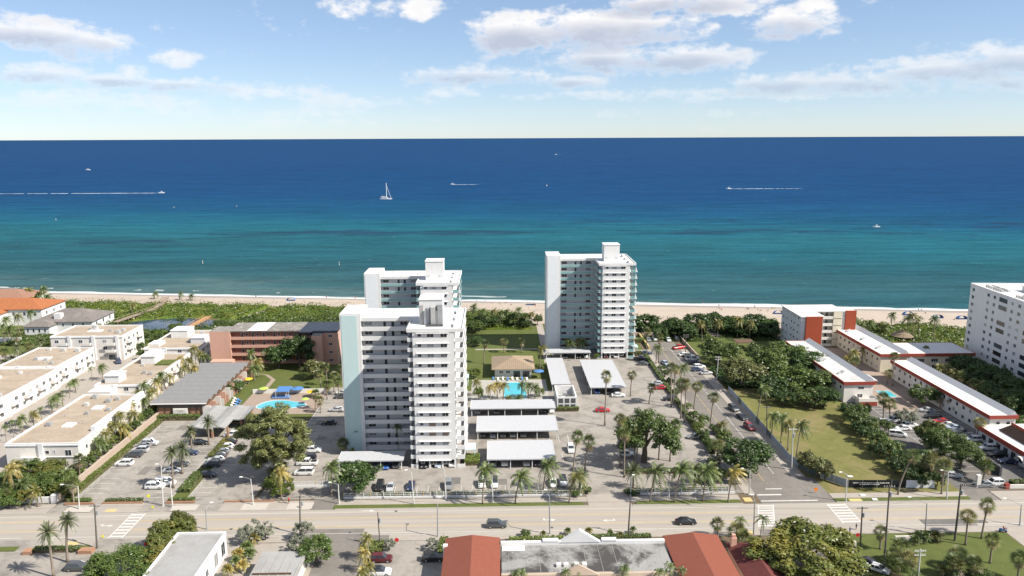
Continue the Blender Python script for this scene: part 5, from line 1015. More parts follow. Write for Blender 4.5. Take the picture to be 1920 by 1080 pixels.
palm('fan', 641, 850, 643, 832, 'short fan palm at the foot of the teal fin', size=.9); palm('fan', 667, 842, 668, 806, 'slim fan palm close against the teal fin', size=.75); palm('small', 747, 843, 745, 800, 'thin palm against the shaded galleries of the teal-finned tower', size=1.1)
g6 = 'coconut palms screening the townhouses from the motel'
for i, (cx, cy, h) in enumerate(((182, 828, 5), (197, 812, 6), (212, 796, 6), (226, 776, 8), (243, 757, 7), (258, 738, 7), (270, 722, 7), (286, 735, 7), (292, 714, 7), (302, 702, 6), (232, 800, 5), (252, 775, 5), (268, 752, 5.5), (318, 705, 5), (345, 690, 7), (352, 675, 7), (362, 690, 6.5), (372, 664, 7), (385, 668, 6.5), (365, 652, 6.5), (338, 672, 6))): palmc('gold' if i % 3 else 'coco', cx, cy, h, 'golden coconut palm crowded between townhouse wall and motel', g6, size=.78)
g7 = 'palms in the corner garden'
for i, (cx, cy, h) in enumerate(((20, 880, 6), (42, 905, 5), (14, 915, 4), (68, 922, 4), (120, 890, 4.5), (146, 862, 5), (132, 905, 4), (30, 868, 6))): palmc(('gold', 'coco', 'fan')[i % 3], cx, cy, h, 'palm in the overgrown corner garden behind the white wall', g7, size=.8)
palm('fan', 139, 945, 136, 905, 'lone fan palm outside the peach boundary wall', size=1.0)
g8 = 'palms lining the townhouse lane'
for i, (cx, cy, h) in enumerate(((190, 688, 5), (170, 690, 5), (140, 715, 4), (115, 735, 5), (95, 750, 5), (75, 765, 5), (60, 775, 5), (22, 790, 5), (40, 785, 4.5), (128, 722, 4.5), (105, 742, 4), (8, 800, 5))): palmc('small' if i % 2 else 'coco', cx, cy, h, 'palm in the narrow planted lane between townhouses', g8, size=.72)
g9 = 'silvery palms in the villa garden'
for i, (cx, cy, h) in enumerate(((10, 660, 4), (32, 650, 5), (55, 648, 4.5), (78, 640, 4.5), (95, 638, 4.5), (25, 672, 4), (8, 682, 4), (48, 668, 4), (30, 632, 4), (65, 660, 4), (85, 652, 4))): palmc('date' if i % 2 else 'fan', cx, cy, h, 'silvery palm in the garden below the white villas', g9, size=1.0)
for cx, cy, h in ((12, 598, 9), (32, 592, 9), (55, 586, 9), (5, 612, 8), (20, 615, 7)): palmc('coco', cx, cy, h, 'dark palm in front of the orange-roofed villa', 'dark palms before the orange-roofed villa', size=.8)
for cx, cy, h in ((52, 543, 9), (82, 542, 10), (72, 552, 8), (90, 556, 6), (64, 558, 6)): palmc('coco', cx, cy, h, 'tall palm on the shore beside the villas', 'tall palms on the shore by the villas', size=.95)
for bx, by, cx, cy in ((290, 560, 291, 550), (337, 562, 338, 551), (358, 563, 358, 554), (248, 590, 248, 570), (132, 588, 130, 574), (154, 588, 152, 570)): palm('coco', bx, by, cx, cy, 'small palm standing up out of the dune scrub', 'small palms in the dune scrub', size=.7)
for cx, cy, h in ((468, 662, 7), (482, 678, 6), (476, 690, 5), (600, 700, 6), (612, 688, 7), (625, 704, 6), (638, 690, 6), (612, 722, 5), (634, 715, 5), (590, 740, 5), (600, 752, 4)): palmc('coco' if cx < 500 else 'fan', cx, cy, h, 'palm in the garden in front of the salmon block', 'palms in the salmon block garden', size=.85)
for cx, cy, h in ((888, 575, 7), (904, 583, 7), (924, 583, 7), (937, 586, 7), (950, 585, 7), (972, 580, 9), (997, 588, 7), (985, 592, 6), (912, 592, 6), (962, 590, 6)): palmc('coco', cx, cy, h, 'coconut palm between the tower lawn and the beach', 'coconut palms between lawn and beach', size=.8)
for bx, by, cx, cy in ((907, 682, 910, 645), (945, 661, 945, 641), (978, 661, 978, 641)): palm('fan', bx, by, cx, cy, 'fan palm on the clipped tower lawn', 'fan palms on the tower lawn', size=.9)
palm('coco', 1012, 700, 1015, 652, 'tall coconut palm beside the clubhouse roof', size=.85)
for cx, cy, h in ((932, 720, 5), (944, 722, 5), (919, 726, 5), (978, 720, 5.5), (991, 722, 4.5), (1003, 726, 4), (893, 715, 5), (955, 745, 2), (970, 746, 2)): palmc('gold' if cx < 950 else 'coco', cx, cy, h, 'palm around the rectangular pool', 'palms around the rectangular pool', size=.72)
for cx, cy in ((1062, 640), (1070, 642), (1083, 638), (1092, 641)): palmc('coco', cx, cy, 5.5, 'dark palm in the shaded court of the pale-finned tower', 'palms in the pale-finned tower court', size=.75)
for bx, by, cx, cy in ((1316, 642, 1315, 606), (1345, 636, 1347, 604), (1382, 634, 1386, 599), (1405, 636, 1407, 605)): palm('gold', bx, by, cx, cy, 'pale-trunked palm in front of the sea grape row', 'pale-trunked palms at the sea grape row', size=.9)
for bx, by, cx, cy in ((1671, 618, 1673, 590), (1628, 624, 1630, 605), (1652, 626, 1653, 608), (1604, 622, 1602, 600), (1614, 628, 1614, 611), (1700, 642, 1702, 598), (1712, 642, 1711, 590), (1722, 638, 1721, 597), (1750, 642, 1752, 598), (1660, 628, 1660, 612)): palm('coco', bx, by, cx, cy, 'coconut palm on the dune behind the motel', 'coconut palms on the dune behind the motel', size=.85)
palm('fan', 1673, 724, 1677, 668, 'very tall slim palm in the motel court', size=.85); palm('fan', 1733, 684, 1736, 655, 'slim palm before the motel cross wing', size=.8)
for cx, cy, h in ((1600, 660, 5), (1618, 655, 5), (1605, 678, 5), (1590, 672, 5), (1665, 700, 4), (1760, 688, 6), (1775, 690, 6), (1790, 698, 6), (1805, 705, 6), (1820, 700, 5), (1825, 718, 5), (1840, 720, 5), (1853, 736, 4.5), (1875, 742, 4.5), (1890, 752, 4), (1765, 745, 4), (1785, 752, 4), (1800, 756, 4)): palmc('fan' if cx % 2 else 'gold', cx, cy, h, 'palm in the shaded motel garden', 'palms in the shaded motel garden', size=.9)
# ---- broadleaf trees
treepx('pine', 515, 826, 64, 19.0, 'big feathery olive-green tree at the tower drive', frac=.55)
treepx('dark', 667, 897, 36, 7.5, 'dense dark tree behind the white fence at the gate', frac=.5); tree('banyan', *P(1207, 866), 8.2, 13.5, 'broad spreading tree in the middle of the tower car park'); tree('dark', *P(1397, 888), 6.2, 9.0, 'dense round dark tree at the side street corner')
treepx('mid', 1348, 655, 37, 9, 'rounded tree on the side street beside the parked cars'); treepx('olive', 1392, 700, 38, 9.5, 'olive-leaved tree before the grass lot fence', frac=.5)
for cx, cy, w, h in ((1440, 680, 34, 10), (1476, 668, 34, 10), (1510, 682, 34, 9), (1484, 712, 36, 9), (1450, 725, 26, 7), (1528, 716, 32, 8), (1546, 745, 26, 6.5), (1512, 745, 26, 6), (1470, 745, 22, 5), (1420, 665, 24, 8)): treepx('dark' if cx % 4 else 'mid', cx, cy, w, h, 'dense dark tree in the grove against the motel wing', 'dark grove against the motel wing', frac=.5)
for cx, cy, w, h in ((1213, 607, 27, 8), (1264, 613, 27, 7.5), (1316, 606, 28, 8), (1344, 604, 26, 8), (1374, 610, 26, 7.5), (1418, 606, 28, 8), (1442, 616, 24, 7), (1290, 622, 18, 6), (1395, 618, 22, 6.5), (1240, 625, 16, 5)): treepx('seagrape', cx, cy, w, h, 'sea grape tree in the row along the beach', 'sea grape row along the beach', frac=.5)
for cx, cy, w, h in ((1590, 772, 18, 5), (1606, 788, 22, 5.5), (1628, 800, 20, 5), (1648, 826, 18, 5), (1670, 842, 20, 5), (1692, 862, 20, 5), (1615, 770, 16, 4.5), (1712, 880, 18, 4), (1740, 888, 16, 4), (1758, 900, 14, 3.5), (1728, 860, 18, 5), (1660, 800, 14, 4)): treepx('mid' if cx % 3 else 'dark', cx, cy, w, h, 'dense shrub tree along the right side of the grass lot', 'shrub trees along the grass lot', frac=.5)
treepx('fine', 1765, 828, 34, 8, 'large leafy tree over the motel car park, left half', None, frac=.55); treepx('yellow', 1748, 812, 26, 8.2, 'yellow-green tree over the motel car park', None, frac=.6); treepx('fine', 1805, 850, 36, 8, 'large leafy tree over the restaurant drive', None, frac=.55)
treepx('silver', 1702, 778, 22, 5, 'sparse pale tree among the motel parked cars'); treepx('mid', 1732, 738, 24, 6, 'round green tree in front of the longest motel wing')
for cx, cy, w, h in ((1820, 690, 26, 9), (1845, 705, 26, 9), (1870, 715, 26, 9), (1895, 728, 26, 9), (1858, 738, 24, 7), (1885, 752, 24, 7), (1830, 712, 22, 7), (1910, 748, 22, 7), (1800, 684, 18, 6.5)): treepx('dark', cx, cy, w, h, 'dark tree in the shade of the big white block', 'dark trees below the big white block', frac=.5)
treepx('dark', 521, 664, 24, 9, 'dark tree left of the pair in the salmon block court'); treepx('dark', 560, 652, 32, 12, 'tall dark tree in the salmon block court'); treepx('olive', 588, 690, 23, 6.5, 'thin olive tree before the salmon stair tower'); treepx('flower', 434, 722, 22, 4.5, 'flowering shrub tree beside the vaulted motel roof')
for cx, cy, w, h in ((320, 1000, 30, 6.5), (340, 985, 20, 6.5), (300, 1025, 26, 6), (285, 1050, 26, 5.5), (350, 1000, 14, 5)): treepx('yellow', cx, cy, w, h, 'golden-green tree in the dense row beside the white flat-roofed building', 'golden-green tree row by the white roof', frac=.55)
treepx('fine', 225, 1066, 60, 6.5, 'wide dark rounded tree at the bottom left', frac=.6); treepx('silver', 470, 996, 22, 4.2, 'silvery buttonwood tree with white flower tufts at the kerb'); treepx('silver', 497, 993, 16, 4.0, 'smaller silvery tree beside its twin on the near verge'); treepx('silver', 568, 992, 18, 4.5, 'silver tree at the foot of the utility pole'); treepx('fine', 592, 1028, 30, 5.5, 'round green tree at the corner of the grey sheet roof'); treepx('silver', 562, 1020, 20, 4, 'silvery bush spreading before the round green tree')
treepx('yellow', 1515, 1035, 84, 9.5, 'very large golden-green tree overhanging the near junction', frac=.6)
for cx, cy, w, h in ((1533, 872, 22, 5.5), (1514, 862, 16, 4.5), (1548, 880, 16, 5)): treepx('olive', cx, cy, w, h, 'wind-bent tree by the fence corner of the grass lot', 'wind-bent trees at the fence corner', frac=.6)
for cx, cy, w, h in ((100, 905, 26, 5), (70, 905, 24, 4.5), (45, 925, 24, 4), (125, 915, 22, 4), (95, 880, 22, 5), (20, 935, 24, 3.5), (60, 880, 22, 5)): treepx('yellow' if cx % 2 else 'mid', cx, cy, w, h, 'leafy bush in the corner garden behind the white wall', 'bushes in the corner garden', frac=.55, name='bush', cat='bush')
for i in range(16):
    u = i / 15; x = -109.2 + .4 * math.sin(i * 3); y = 178 + u * 66; tree('mid' if i % 2 else 'bright', x, y, 1.7, 3.4, 'bush packed between peach wall and townhouse', 'bushes along the peach wall', name='bush', cat='bush')
for cx, cy, w, h in ((919, 604, 17, 5.5), (962, 602, 16, 5.5), (985, 607, 12, 4.5), (892, 612, 18, 5), (905, 598, 16, 4), (940, 598, 16, 4), (1008, 600, 9, 5), (985, 595, 14, 4), (893, 640, 14, 4)): treepx('dark' if cx % 2 else 'mid', cx, cy, w, h, 'dark tree at the seaward edge of the tower lawn', 'dark trees at the lawn edge', frac=.5)
for cx, cy, w, h in ((897, 738, 9, 5.0), (1012, 735, 9, 3), (1010, 690, 9, 3.2), (890, 700, 12, 3.5), (1118, 668, 6, 2), (660, 848, 7, 2), (1184, 660, 5, 2.2)): treepx('bright', cx, cy, w, h, 'clipped green bush beside the tower buildings', 'clipped bushes near the towers', frac=.5, name='bush', cat='bush')
treepx('silver', 730, 1019, 11, 2.6, 'clipped silver ball bush by the stop sign', name='bush', cat='bush'); treepx('silver', 810, 1019, 12, 2.8, 'clipped silver ball bush beside the red roof', name='bush', cat='bush')
for cx, cy, w in ((508, 915, 14), (522, 922, 13), (540, 918, 12), (512, 902, 14), (536, 905, 12)): treepx('bright', cx, cy, w, 3.0, 'yellow-green garden bush by the pavement at the tower drive', 'yellow-green bushes at the tower drive', frac=.5, name='bush', cat='bush')
for cx, cy, w in ((330, 615, 12), (345, 640, 9), (310, 640, 12), (270, 665, 10), (262, 650, 8), (300, 632, 10), (255, 690, 9), (235, 610, 8), (285, 655, 9), (268, 628, 12), (340, 600, 8), (430, 612, 12), (410, 608, 12)): treepx('mid', cx, cy, w, 4.0, 'green bush around the pond and townhouses', 'bushes around the pond', frac=.5, name='bush', cat='bush')
for cx, cy, w, h in ((1308, 800, 11, 2.6), (1318, 815, 12, 3), (1330, 830, 12, 3), (1340, 842, 13, 3.5), (1356, 822, 14, 4), (1345, 805, 12, 3), (1322, 788, 10, 2.5), (1300, 778, 9, 2.4), (1290, 762, 8, 2.2), (1268, 735, 8, 2.4), (1256, 715, 8, 2.4), (1246, 700, 8, 2.4), (1362, 850, 12, 3), (1340, 868, 12, 2.6), (1352, 890, 13, 3), (1330, 898, 12, 2.6), (1240, 690, 7, 2)): treepx('mid' if cx % 3 else 'bright', cx, cy, w, h, 'shrub in the planting strip between car park and side street', 'shrubs in the side street planting', frac=.5, name='bush', cat='bush')
for cx, cy, w, h in ((1625, 815, 16, 4.5), (1650, 845, 16, 4.5), (1680, 872, 16, 4.5), (1705, 892, 14, 4), (1730, 903, 12, 3.5), (1610, 802, 14, 4)): treepx('dark', cx, cy, w, h, 'dark shrub filling the edge of the grass lot', 'dark shrubs filling the grass lot edge', frac=.5, name='bush', cat='bush')
for cx, cy, w, h in ((985, 1000, 9, 1.6), (1080, 925, 9, 1.5), (1098, 918, 10, 1.5), (1178, 922, 9, 1.4), (1200, 918, 10, 1.4), (1192, 925, 8, 1.2)): treepx('flower' if 1170 < cx < 1210 else 'mid', cx, cy, w, h, 'low bed plant at the tower entrance drive', 'bed plants at the entrance drive', frac=.5, name='bush', cat='bush')
for cx, cy, w, h in ((1800, 1052, 16, 2.6), (1822, 1066, 16, 2.6), (1780, 1070, 16, 2.4), (1846, 1078, 14, 2.4), (1700, 1075, 16, 2.6), (1670, 1042, 12, 2.4), (1722, 1002, 9, 1.6), (1745, 1002, 9, 1.6)): treepx('mid' if cx % 4 else 'dark', cx, cy, w, h, 'shrub at the foot of the near lawn palms', 'shrubs on the near lawn', frac=.5, name='bush', cat='bush')
# ---- hedges
def hedge(x0, x1, y0, y1, h, m, label, group=None, dens=26, seed=0):
    g = np.random.default_rng(seed + int(abs(x0 * 7 + y0))); lx, ly = x1 - x0, y1 - y0; n = int(dens * (lx * ly + 2 * h * (lx + ly)) + 60)
    p = np.stack([g.uniform(0, lx, n), g.uniform(0, ly, n), h * g.uniform(0, 1, n) ** .4], 1); f = g.integers(0, 5, n)
    p[f == 0, 2] = h; p[f == 1, 1] = 0; p[f == 2, 1] = ly; p[f == 3, 0] = 0; p[f == 4, 0] = lx; k = f >= 1; top = g.random(n) < lx * ly / (lx * ly + h * (lx + ly)); p[top, 0] = g.uniform(0, lx, top.sum()); p[top, 1] = g.uniform(0, ly, top.sum()); p[top, 2] = h
    p += g.normal(size=p.shape) * .07; nr = g.normal(size=p.shape) * .6 + np.array([0, -.3, .9]); ln = g.uniform(.22, .42, n); q = leaf_quads(p, nr, ln, ln * .7, g)
    t = thing('hedge', label, 'hedge', (x0, y0, 0), 0, group); link('leaves', quads_mesh('leaves', q, m), t); obj('inner_branches', MB().box(.12, lx - .12, .12, ly - .12, 0, h - .12), soil, t, local=True); return t
hedge(-34, 20.4, 172.1, 172.9, .9, leaf_m, 'long low hedge behind the white roadside fence'); hedge(34, 57, 172.3, 173.1, .9, leaf_m, 'shorter low hedge behind the white roadside fence by the side street'); hedge(33, 49, 182.8, 184.4, 1.0, leaf_m, 'clipped hedge island in the tower car park')
hedge(-105.4, -103.9, 174, 226, .8, leaf_b, 'long narrow hedge along the foot of the peach wall'); hedge(-106, -93, 225.2, 226.8, 1.6, leaf_m, 'thick hedge below the brick motel sign'); hedge(19.2, 26.0, 229.2, 230.5, 1.3, leaf_b, 'trim green hedge in front of the white service enclosure')
hedge(-94.5, -86, 170.7, 172.0, .8, leaf_m, 'low hedge in the brick planter between the motel entrances'); hedge(-79.5, -73.5, 170.8, 172.0, .8, leaf_m, 'low hedge in the brick planter at the second motel entrance'); hedge(-103, -98.3, 170.8, 172.2, .9, leaf_m, 'low hedge in the brick planter beside the peach wall')
hedge(-98.5, -89, 148.6, 149.9, 1.0, leaf_m, 'near-side clipped hedge behind the brick planter'); hedge(-8.9, -5, 189.5, 194.5, 1.4, leaf_b, 'yellow-green hedge below the balconies of the teal-finned tower'); hedge(53.5, 58, 291, 293, 1.6, leaf_b, 'green hedge block at the foot of the pale-finned tower'); hedge(57, 63, 310, 313, 1.7, leaf_b, 'tall clipped hedge at the seaward end of the car park')
hedge(2.5, 14, 149.6, 151.0, 1.0, leaf_b, 'near-side hedge beneath the white gable'); hedge(19, 33, 149.6, 151.0, 1.2, leaf_m, 'near-side hedge right of the white gable'); hedge(-12.6, -10.9, 145, 150.8, 1.2, leaf_b, 'small hedge bed at the corner of the red roof'); hedge(-29, -24.8, 146.5, 150.6, .8, leaf_b, 'curved green bed by the stop sign')
hedge(129, 145, 173.5, 175.2, 1.0, leaf_m, 'hedge inside the low red-piered wall'); hedge(141.5, 148, 176, 181.5, 1.6, leaf_b, 'bright clipped hedge block at the restaurant corner'); hedge(58.6, 60.0, 195, 290, 1.1, leaf_m, 'long hedge between car park and side street pavement')
hedge(-79.3, -76.3, 176, 186, 1.0, leaf_m, 'dark planting bed under the date palms'); hedge(-79.3, -76.3, 196, 208, 1.2, leaf_y, 'reddish planting bed further along the date palm strip')
# ---- dune scrub, too dense to count
def undergrowth(fn, hf, xr, yr, step, m, parent):
    b = MB(); nx = int((xr[1] - xr[0]) / step); ny = int((yr[1] - yr[0]) / step); X, Y = np.meshgrid(np.linspace(*xr, nx + 1), np.linspace(*yr, ny + 1), indexing='ij'); ok = fn(X, Y); Z = np.where(ok, np.maximum(hf(X, Y) * .55, .08), -.2)
    b.v = [(float(X[i, j]), float(Y[i, j]), float(Z[i, j])) for i in range(nx + 1) for j in range(ny + 1)]
    for i in range(nx):
        for j in range(ny):
            if ok[i, j] or ok[i + 1, j] or ok[i, j + 1] or ok[i + 1, j + 1]: a = i * (ny + 1) + j; b.f.append((a, a + ny + 1, a + ny + 2, a + 1)); b.m.append(0)
    o = obj('undergrowth', b, m, parent, True); o['kind'] = 'stuff'
def scatter(name, poly_fn, xr, yr, n, hf, size, m, label, cat, seed, up=1.0, thin=.7, zjit=.5):
    g = np.random.default_rng(seed); x = g.uniform(*xr, n); y = g.uniform(*yr, n); k = poly_fn(x, y); x, y = x[k], y[k]; h = hf(x, y); z = h * (1 - zjit * g.random(len(x)) ** 2)
    c = np.stack([x, y, z], 1); nr = g.normal(size=c.shape) * .55 + np.array([0.1, -.25, up]); ln = g.uniform(.6, 1.4, len(x)) * size; q = leaf_quads(c, nr, ln, ln * thin, g)
    o = link(name, quads_mesh(name, q, m)); o['kind'] = 'stuff'; o['label'] = label; o['category'] = cat
    if zjit == .5 and up == 1.0: undergrowth(poly_fn, hf, xr, yr, 1.6, m, o)
    return o
def lump(x, y, s=0.0): return .5 + .25 * np.sin(x * .21 + s) * np.cos(y * .27 + s) + .22 * np.sin(x * .47 + y * .33 + 2 * s) + .15 * np.sin(x * .9 - y * .8 + s) + .1 * np.sin(x * 1.7 + y * 1.9)
PX, PY = -152, 350
def inpond(x, y): return ((x - PX) / 28.5) ** 2 + ((y - PY) / 14.5) ** 2 < 1
bw = [P(222, 603), P(295, 577), P(312, 558)]
def left_zone(x, y):
    e = duneedge(x); return (y < e - 1 + 3 * np.sin(x * .11) + 2 * np.sin(x * .37)) & (y > np.interp(x, [-245, -215, -180, -110, -60, -46], [378, 376, 338, 322, 304, 330])) & ~inpond(x, y)
def path_gap(x, y): return np.abs(x - (-118 + (y - 380) * .35)) > 2.2
scatter('sea_grape_scrub', lambda x, y: left_zone(x, y) & path_gap(x, y) & (y < duneedge(x) - 13), (-245, -46), (300, 420), 62000, lambda x, y: .6 + 2.6 * np.clip(lump(x, y), 0, 1), .8, scrubm, 'dense green sea grape scrub covering the dune left of the towers', 'scrub', 3)
scatter('mangrove_scrub', lambda x, y: left_zone(x, y) & (y < 352 + .06 * (x + 150) + 6 * np.sin(x * .2)), (-180, -46), (300, 370), 26000, lambda x, y: 1.2 + 3.4 * np.clip(lump(x, y, 1.7), 0, 1), .8, scrubd, 'darker mangrove thicket around the pond', 'scrub', 4)
scatter('dune_grass', lambda x, y: (y < duneedge(x) + 1.5 * np.sin(x * .3)) & (y > duneedge(x) - 17) & (lump(x, y, 4) > .28) & path_gap(x, y) & ~((x > 15.5) & (x < 22.5)), (-250, 260), (300, 425), 60000, lambda x, y: .15 + .55 * np.clip(lump(x, y, 3), 0, 1), .55, duneg, 'dry dune grass along the top of the beach', 'grass', 5, up=.6, thin=.35)
scatter('sea_grape_scrub', lambda x, y: (y < duneedge(x) - 5 + 2 * np.sin(x * .2)) & (y > np.interp(x, [150, 160, 200, 215, 235], [310, 300, 288, 286, 286])), (150, 250), (280, 345), 32000, lambda x, y: .5 + 2.1 * np.clip(lump(x, y, 2), 0, 1), .75, scrubm, 'green sea grape scrub between the motel and the beach', 'scrub', 6)
scatter('sea_grape_scrub', lambda x, y: (y > 336) & (y < duneedge(x) - 14) & (x < 15.5), (-46, 16), (330, 380), 16000, lambda x, y: .5 + 2.2 * np.clip(lump(x, y, 5), 0, 1), .75, scrubm, 'green scrub between the tower lawn and the beach', 'scrub', 7)
scatter('ground_cover', lambda x, y: (y < 345) & (np.abs(x - 97) > 2.6), (62, 122), (312, 345), 9000, lambda x, y: .2 + .6 * np.clip(lump(x, y, 6), 0, 1), .5, scrubd, 'low dark ground cover under the sea grape row', 'scrub', 8)
scatter('ground_cover', lambda x, y: y < 250 + 0 * x, (152, 176), (206, 262), 9000, lambda x, y: .3 + 1.2 * np.clip(lump(x, y, 6), 0, 1), .6, scrubd, 'dark shrubbery in the shade of the big white block', 'scrub', 9)
scatter('ground_cover', lambda x, y: x < -104.8, (-131, -104.8), (173.5, 188), 9000, lambda x, y: .3 + 1.0 * np.clip(lump(x, y, 6), 0, 1), .5, leaf_m, 'dense low planting filling the corner garden', 'scrub', 10)
scatter('ground_cover', lambda x, y: y > 0, (-212, -150), (316, 332), 9000, lambda x, y: .3 + 1.3 * np.clip(lump(x, y, 9), 0, 1), .6, leaf_m, 'garden shrubbery below the grey-roofed house', 'scrub', 11)
scatter('ground_cover', lambda x, y: y > 0, (80, 114), (250, 272), 12000, lambda x, y: .3 + 1.3 * np.clip(lump(x, y, 9), 0, 1), .6, leaf_d, 'dark undergrowth beneath the grove by the motel wing', 'scrub', 12)
# ================================================================== VEHICLES
PAINT = {}
def paint(col):
    k = tuple(col)
    if k not in PAINT:
        m = bpy.data.materials.new('car_paint'); m.use_nodes = True; t = m.node_tree; b = t.nodes['Principled BSDF']
        n = t.nodes.new('ShaderNodeTexNoise'); n.inputs['Scale'].default_value = 1.2; n.inputs['Detail'].default_value = 3; g = t.nodes.new('ShaderNodeNewGeometry'); t.links.new(g.outputs['Position'], n.inputs['Vector'])
        r = t.nodes.new('ShaderNodeMapRange'); r.inputs[3].default_value = .9; r.inputs[4].default_value = 1.08; t.links.new(n.outputs['Fac'], r.inputs[0]); h = t.nodes.new('ShaderNodeHueSaturation'); h.inputs['Color'].default_value = (*col, 1); t.links.new(r.outputs[0], h.inputs['Value']); t.links.new(h.outputs[0], b.inputs['Base Color'])
        b.inputs['Roughness'].default_value = .32; b.inputs['Coat Weight'].default_value = .6; b.inputs['Coat Roughness'].default_value = .08; b.inputs['Metallic'].default_value = .1; PAINT[k] = m
    return PAINT[k]
CARM = {}
def car_meshes(kind):
    """body, glasshouse, roof, wheel for a sedan / suv / pickup / van, nose towards +x"""
    if kind in CARM: return CARM[kind]
    S = {'sedan': dict(L=4.7, w=.91, hood=.86, belt=.93, roof=1.42, st=[(-2.35, .62, .88), (-2.2, .86, .94), (-1.45, .94, .97), (.95, .93, .99), (1.3, .88, .98), (2.15, .72, .93), (2.35, .55, .84)], cab=(-1.75, 1.15, -1.0, .25)),
         'suv': dict(L=4.65, w=.95, hood=1.05, belt=1.1, roof=1.72, st=[(-2.32, .75, .92), (-2.2, 1.05, .97), (-1.7, 1.12, .99), (.85, 1.1, 1.0), (1.15, 1.06, 1.0), (2.1, .93, .95), (2.32, .7, .87)], cab=(-2.15, 1.1, -1.85, .3)),
         'pickup': dict(L=5.6, w=.99, hood=1.12, belt=1.15, roof=1.85, st=[(-2.8, 1.0, .95), (-2.7, 1.08, .99), (-.95, 1.1, 1.0), (-.9, 1.16, 1.0), (1.2, 1.15, 1.0), (2.6, 1.02, .97), (2.8, .8, .9)], cab=(-.9, 1.35, -.65, .65)),
         'van': dict(L=5.0, w=.98, hood=1.1, belt=1.15, roof=1.95, st=[(-2.5, .9, .95), (-2.45, 1.15, .99), (-1.7, 1.17, 1.0), (1.2, 1.15, 1.0), (1.5, 1.08, 1.0), (2.35, .88, .95), (2.5, .65, .88)], cab=(-2.42, 1.6, -2.3, .75))}[kind]
    b = MB(); w = S['w']; rings = []
    for (x, zt, k) in S['st']:
        i = len(b.v); b.v += [(x, -w * k, .3), (x, -w * k, .55), (x, -w * k * .985, zt - .12), (x, -w * k * .9, zt), (x, w * k * .9, zt), (x, w * k * .985, zt - .12), (x, w * k, .55), (x, w * k, .3)]; rings.append(i)
    for a, c in zip(rings[:-1], rings[1:]):
        for j in range(8): j2 = (j + 1) % 8; b.f.append((a + j, c + j, c + j2, a + j2)); b.m.append(0)
    b.f.append(tuple(rings[0] + j for j in range(8))); b.m.append(0); b.f.append(tuple(rings[-1] + j for j in reversed(range(8)))); b.m.append(0)
    if kind == 'pickup': b.box(-2.62, -1.0, -.8, .8, 1.085, 1.10, 1)
    f = b.mesh('body', [paint((.5, .5, .5)), tyre]); f.polygons.foreach_set('use_smooth', [False] * len(f.polygons))
    x0, x1, r0, r1 = S['cab']; zb = S['belt'] - .03; zr = S['roof']; wb = w * .93; wr = w * .74
    g = MB(); g.v = [(x0, -wb, zb), (x1, -wb, zb), (x1, wb, zb), (x0, wb, zb), (r0, -wr, zr - .05), (r1, -wr, zr - .05), (r1, wr, zr - .05), (r0, wr, zr - .05)]
    g.f = [(0, 1, 5, 4), (1, 2, 6, 5), (2, 3, 7, 6), (3, 0, 4, 7), (4, 5, 6, 7), (3, 2, 1, 0)]; g.m = [0] * 6; gm = g.mesh('windows', glassw)
    r = MB(); r.v = [(r0 - .05, -wr - .03, zr - .06), (r1 + .05, -wr - .03, zr - .06), (r1 + .05, wr + .03, zr - .06), (r0 - .05, wr + .03, zr - .06), (r0 + .08, -wr + .1, zr + .02), (r1 - .12, -wr + .1, zr + .02), (r1 - .12, wr - .1, zr + .02), (r0 + .08, wr - .1, zr + .02)]
    r.f = [(0, 1, 5, 4), (1, 2, 6, 5), (2, 3, 7, 6), (3, 0, 4, 7), (4, 5, 6, 7)]; r.m = [0] * 5
    for sg in (-1, 1):                           # pillars
        for xb, xt in ((x0 + .02, r0), (x1 - .02, r1), ((x0 + x1) / 2 - .1, (r0 + r1) / 2)): r.tube([(xb, sg * wb * .995, zb), (xt, sg * (wr + .005), zr - .05)], .05, 4)
    rm = r.mesh('roof', paint((.5, .5, .5))); wh = MB(); wh.tube([(0, -.11, 0), (0, .11, 0)], .34, 12); wh.tube([(0, -.125, 0), (0, .125, 0)], .2, 10, 1)
    hl = MB().box(-.04, .05, -.2, .2, -.08, .08)
    CARM[kind] = (f, gm, rm, wh.mesh('wheel', [tyre, steel]), hl.mesh('headlight', lampg), hl.mesh('taillight', redl), S); return CARM[kind]
COL = {'white': (.78, .78, .77), 'silver': (.48, .49, .50), 'grey': (.22, .23, .24), 'dark grey': (.075, .08, .085), 'black': (.018, .018, .02), 'navy': (.02, .035, .09), 'blue': (.03, .12, .40), 'red': (.48, .015, .015), 'maroon': (.10, .012, .018), 'dark red': (.22, .015, .02), 'pale blue': (.40, .47, .55)}
def car(px, py, deg, kind, col, label, group=None, dark_roof=False):
    x, y = P(px, py, .5); f, gm, rm, wm, hm, tm, S = car_meshes(kind); t = thing('pickup_truck' if kind == 'pickup' else 'van' if kind == 'van' else 'car', label, 'pickup' if kind == 'pickup' else 'van' if kind == 'van' else 'car', (x, y, .04), R(deg), group)
    p = paint(COL[col]); b = link('body', f, t); b.material_slots[0].link = 'OBJECT'; b.material_slots[0].material = p
    link('windows', gm, t); r = link('roof', rm, t); r.material_slots[0].link = 'OBJECT'; r.material_slots[0].material = paint(COL['black']) if dark_roof else p
    xw = S['L'] * .30
    for sx in (1, -1):
        for sy in (1, -1): link('wheel', wm, t, (sx * xw, sy * (S['w'] - .1), .34))
    xe = S['L'] / 2
    for sy in (1, -1): link('headlight', hm, t, (xe - .08, sy * S['w'] * .62, .68)); link('taillight', tm, t, (-xe + .08, sy * S['w'] * .62, .78))
    return t
car(931, 984, 0, 'suv', 'dark grey', 'dark grey SUV driving along the road'); car(1286, 978, 0, 'sedan', 'black', 'black sedan driving along the road')
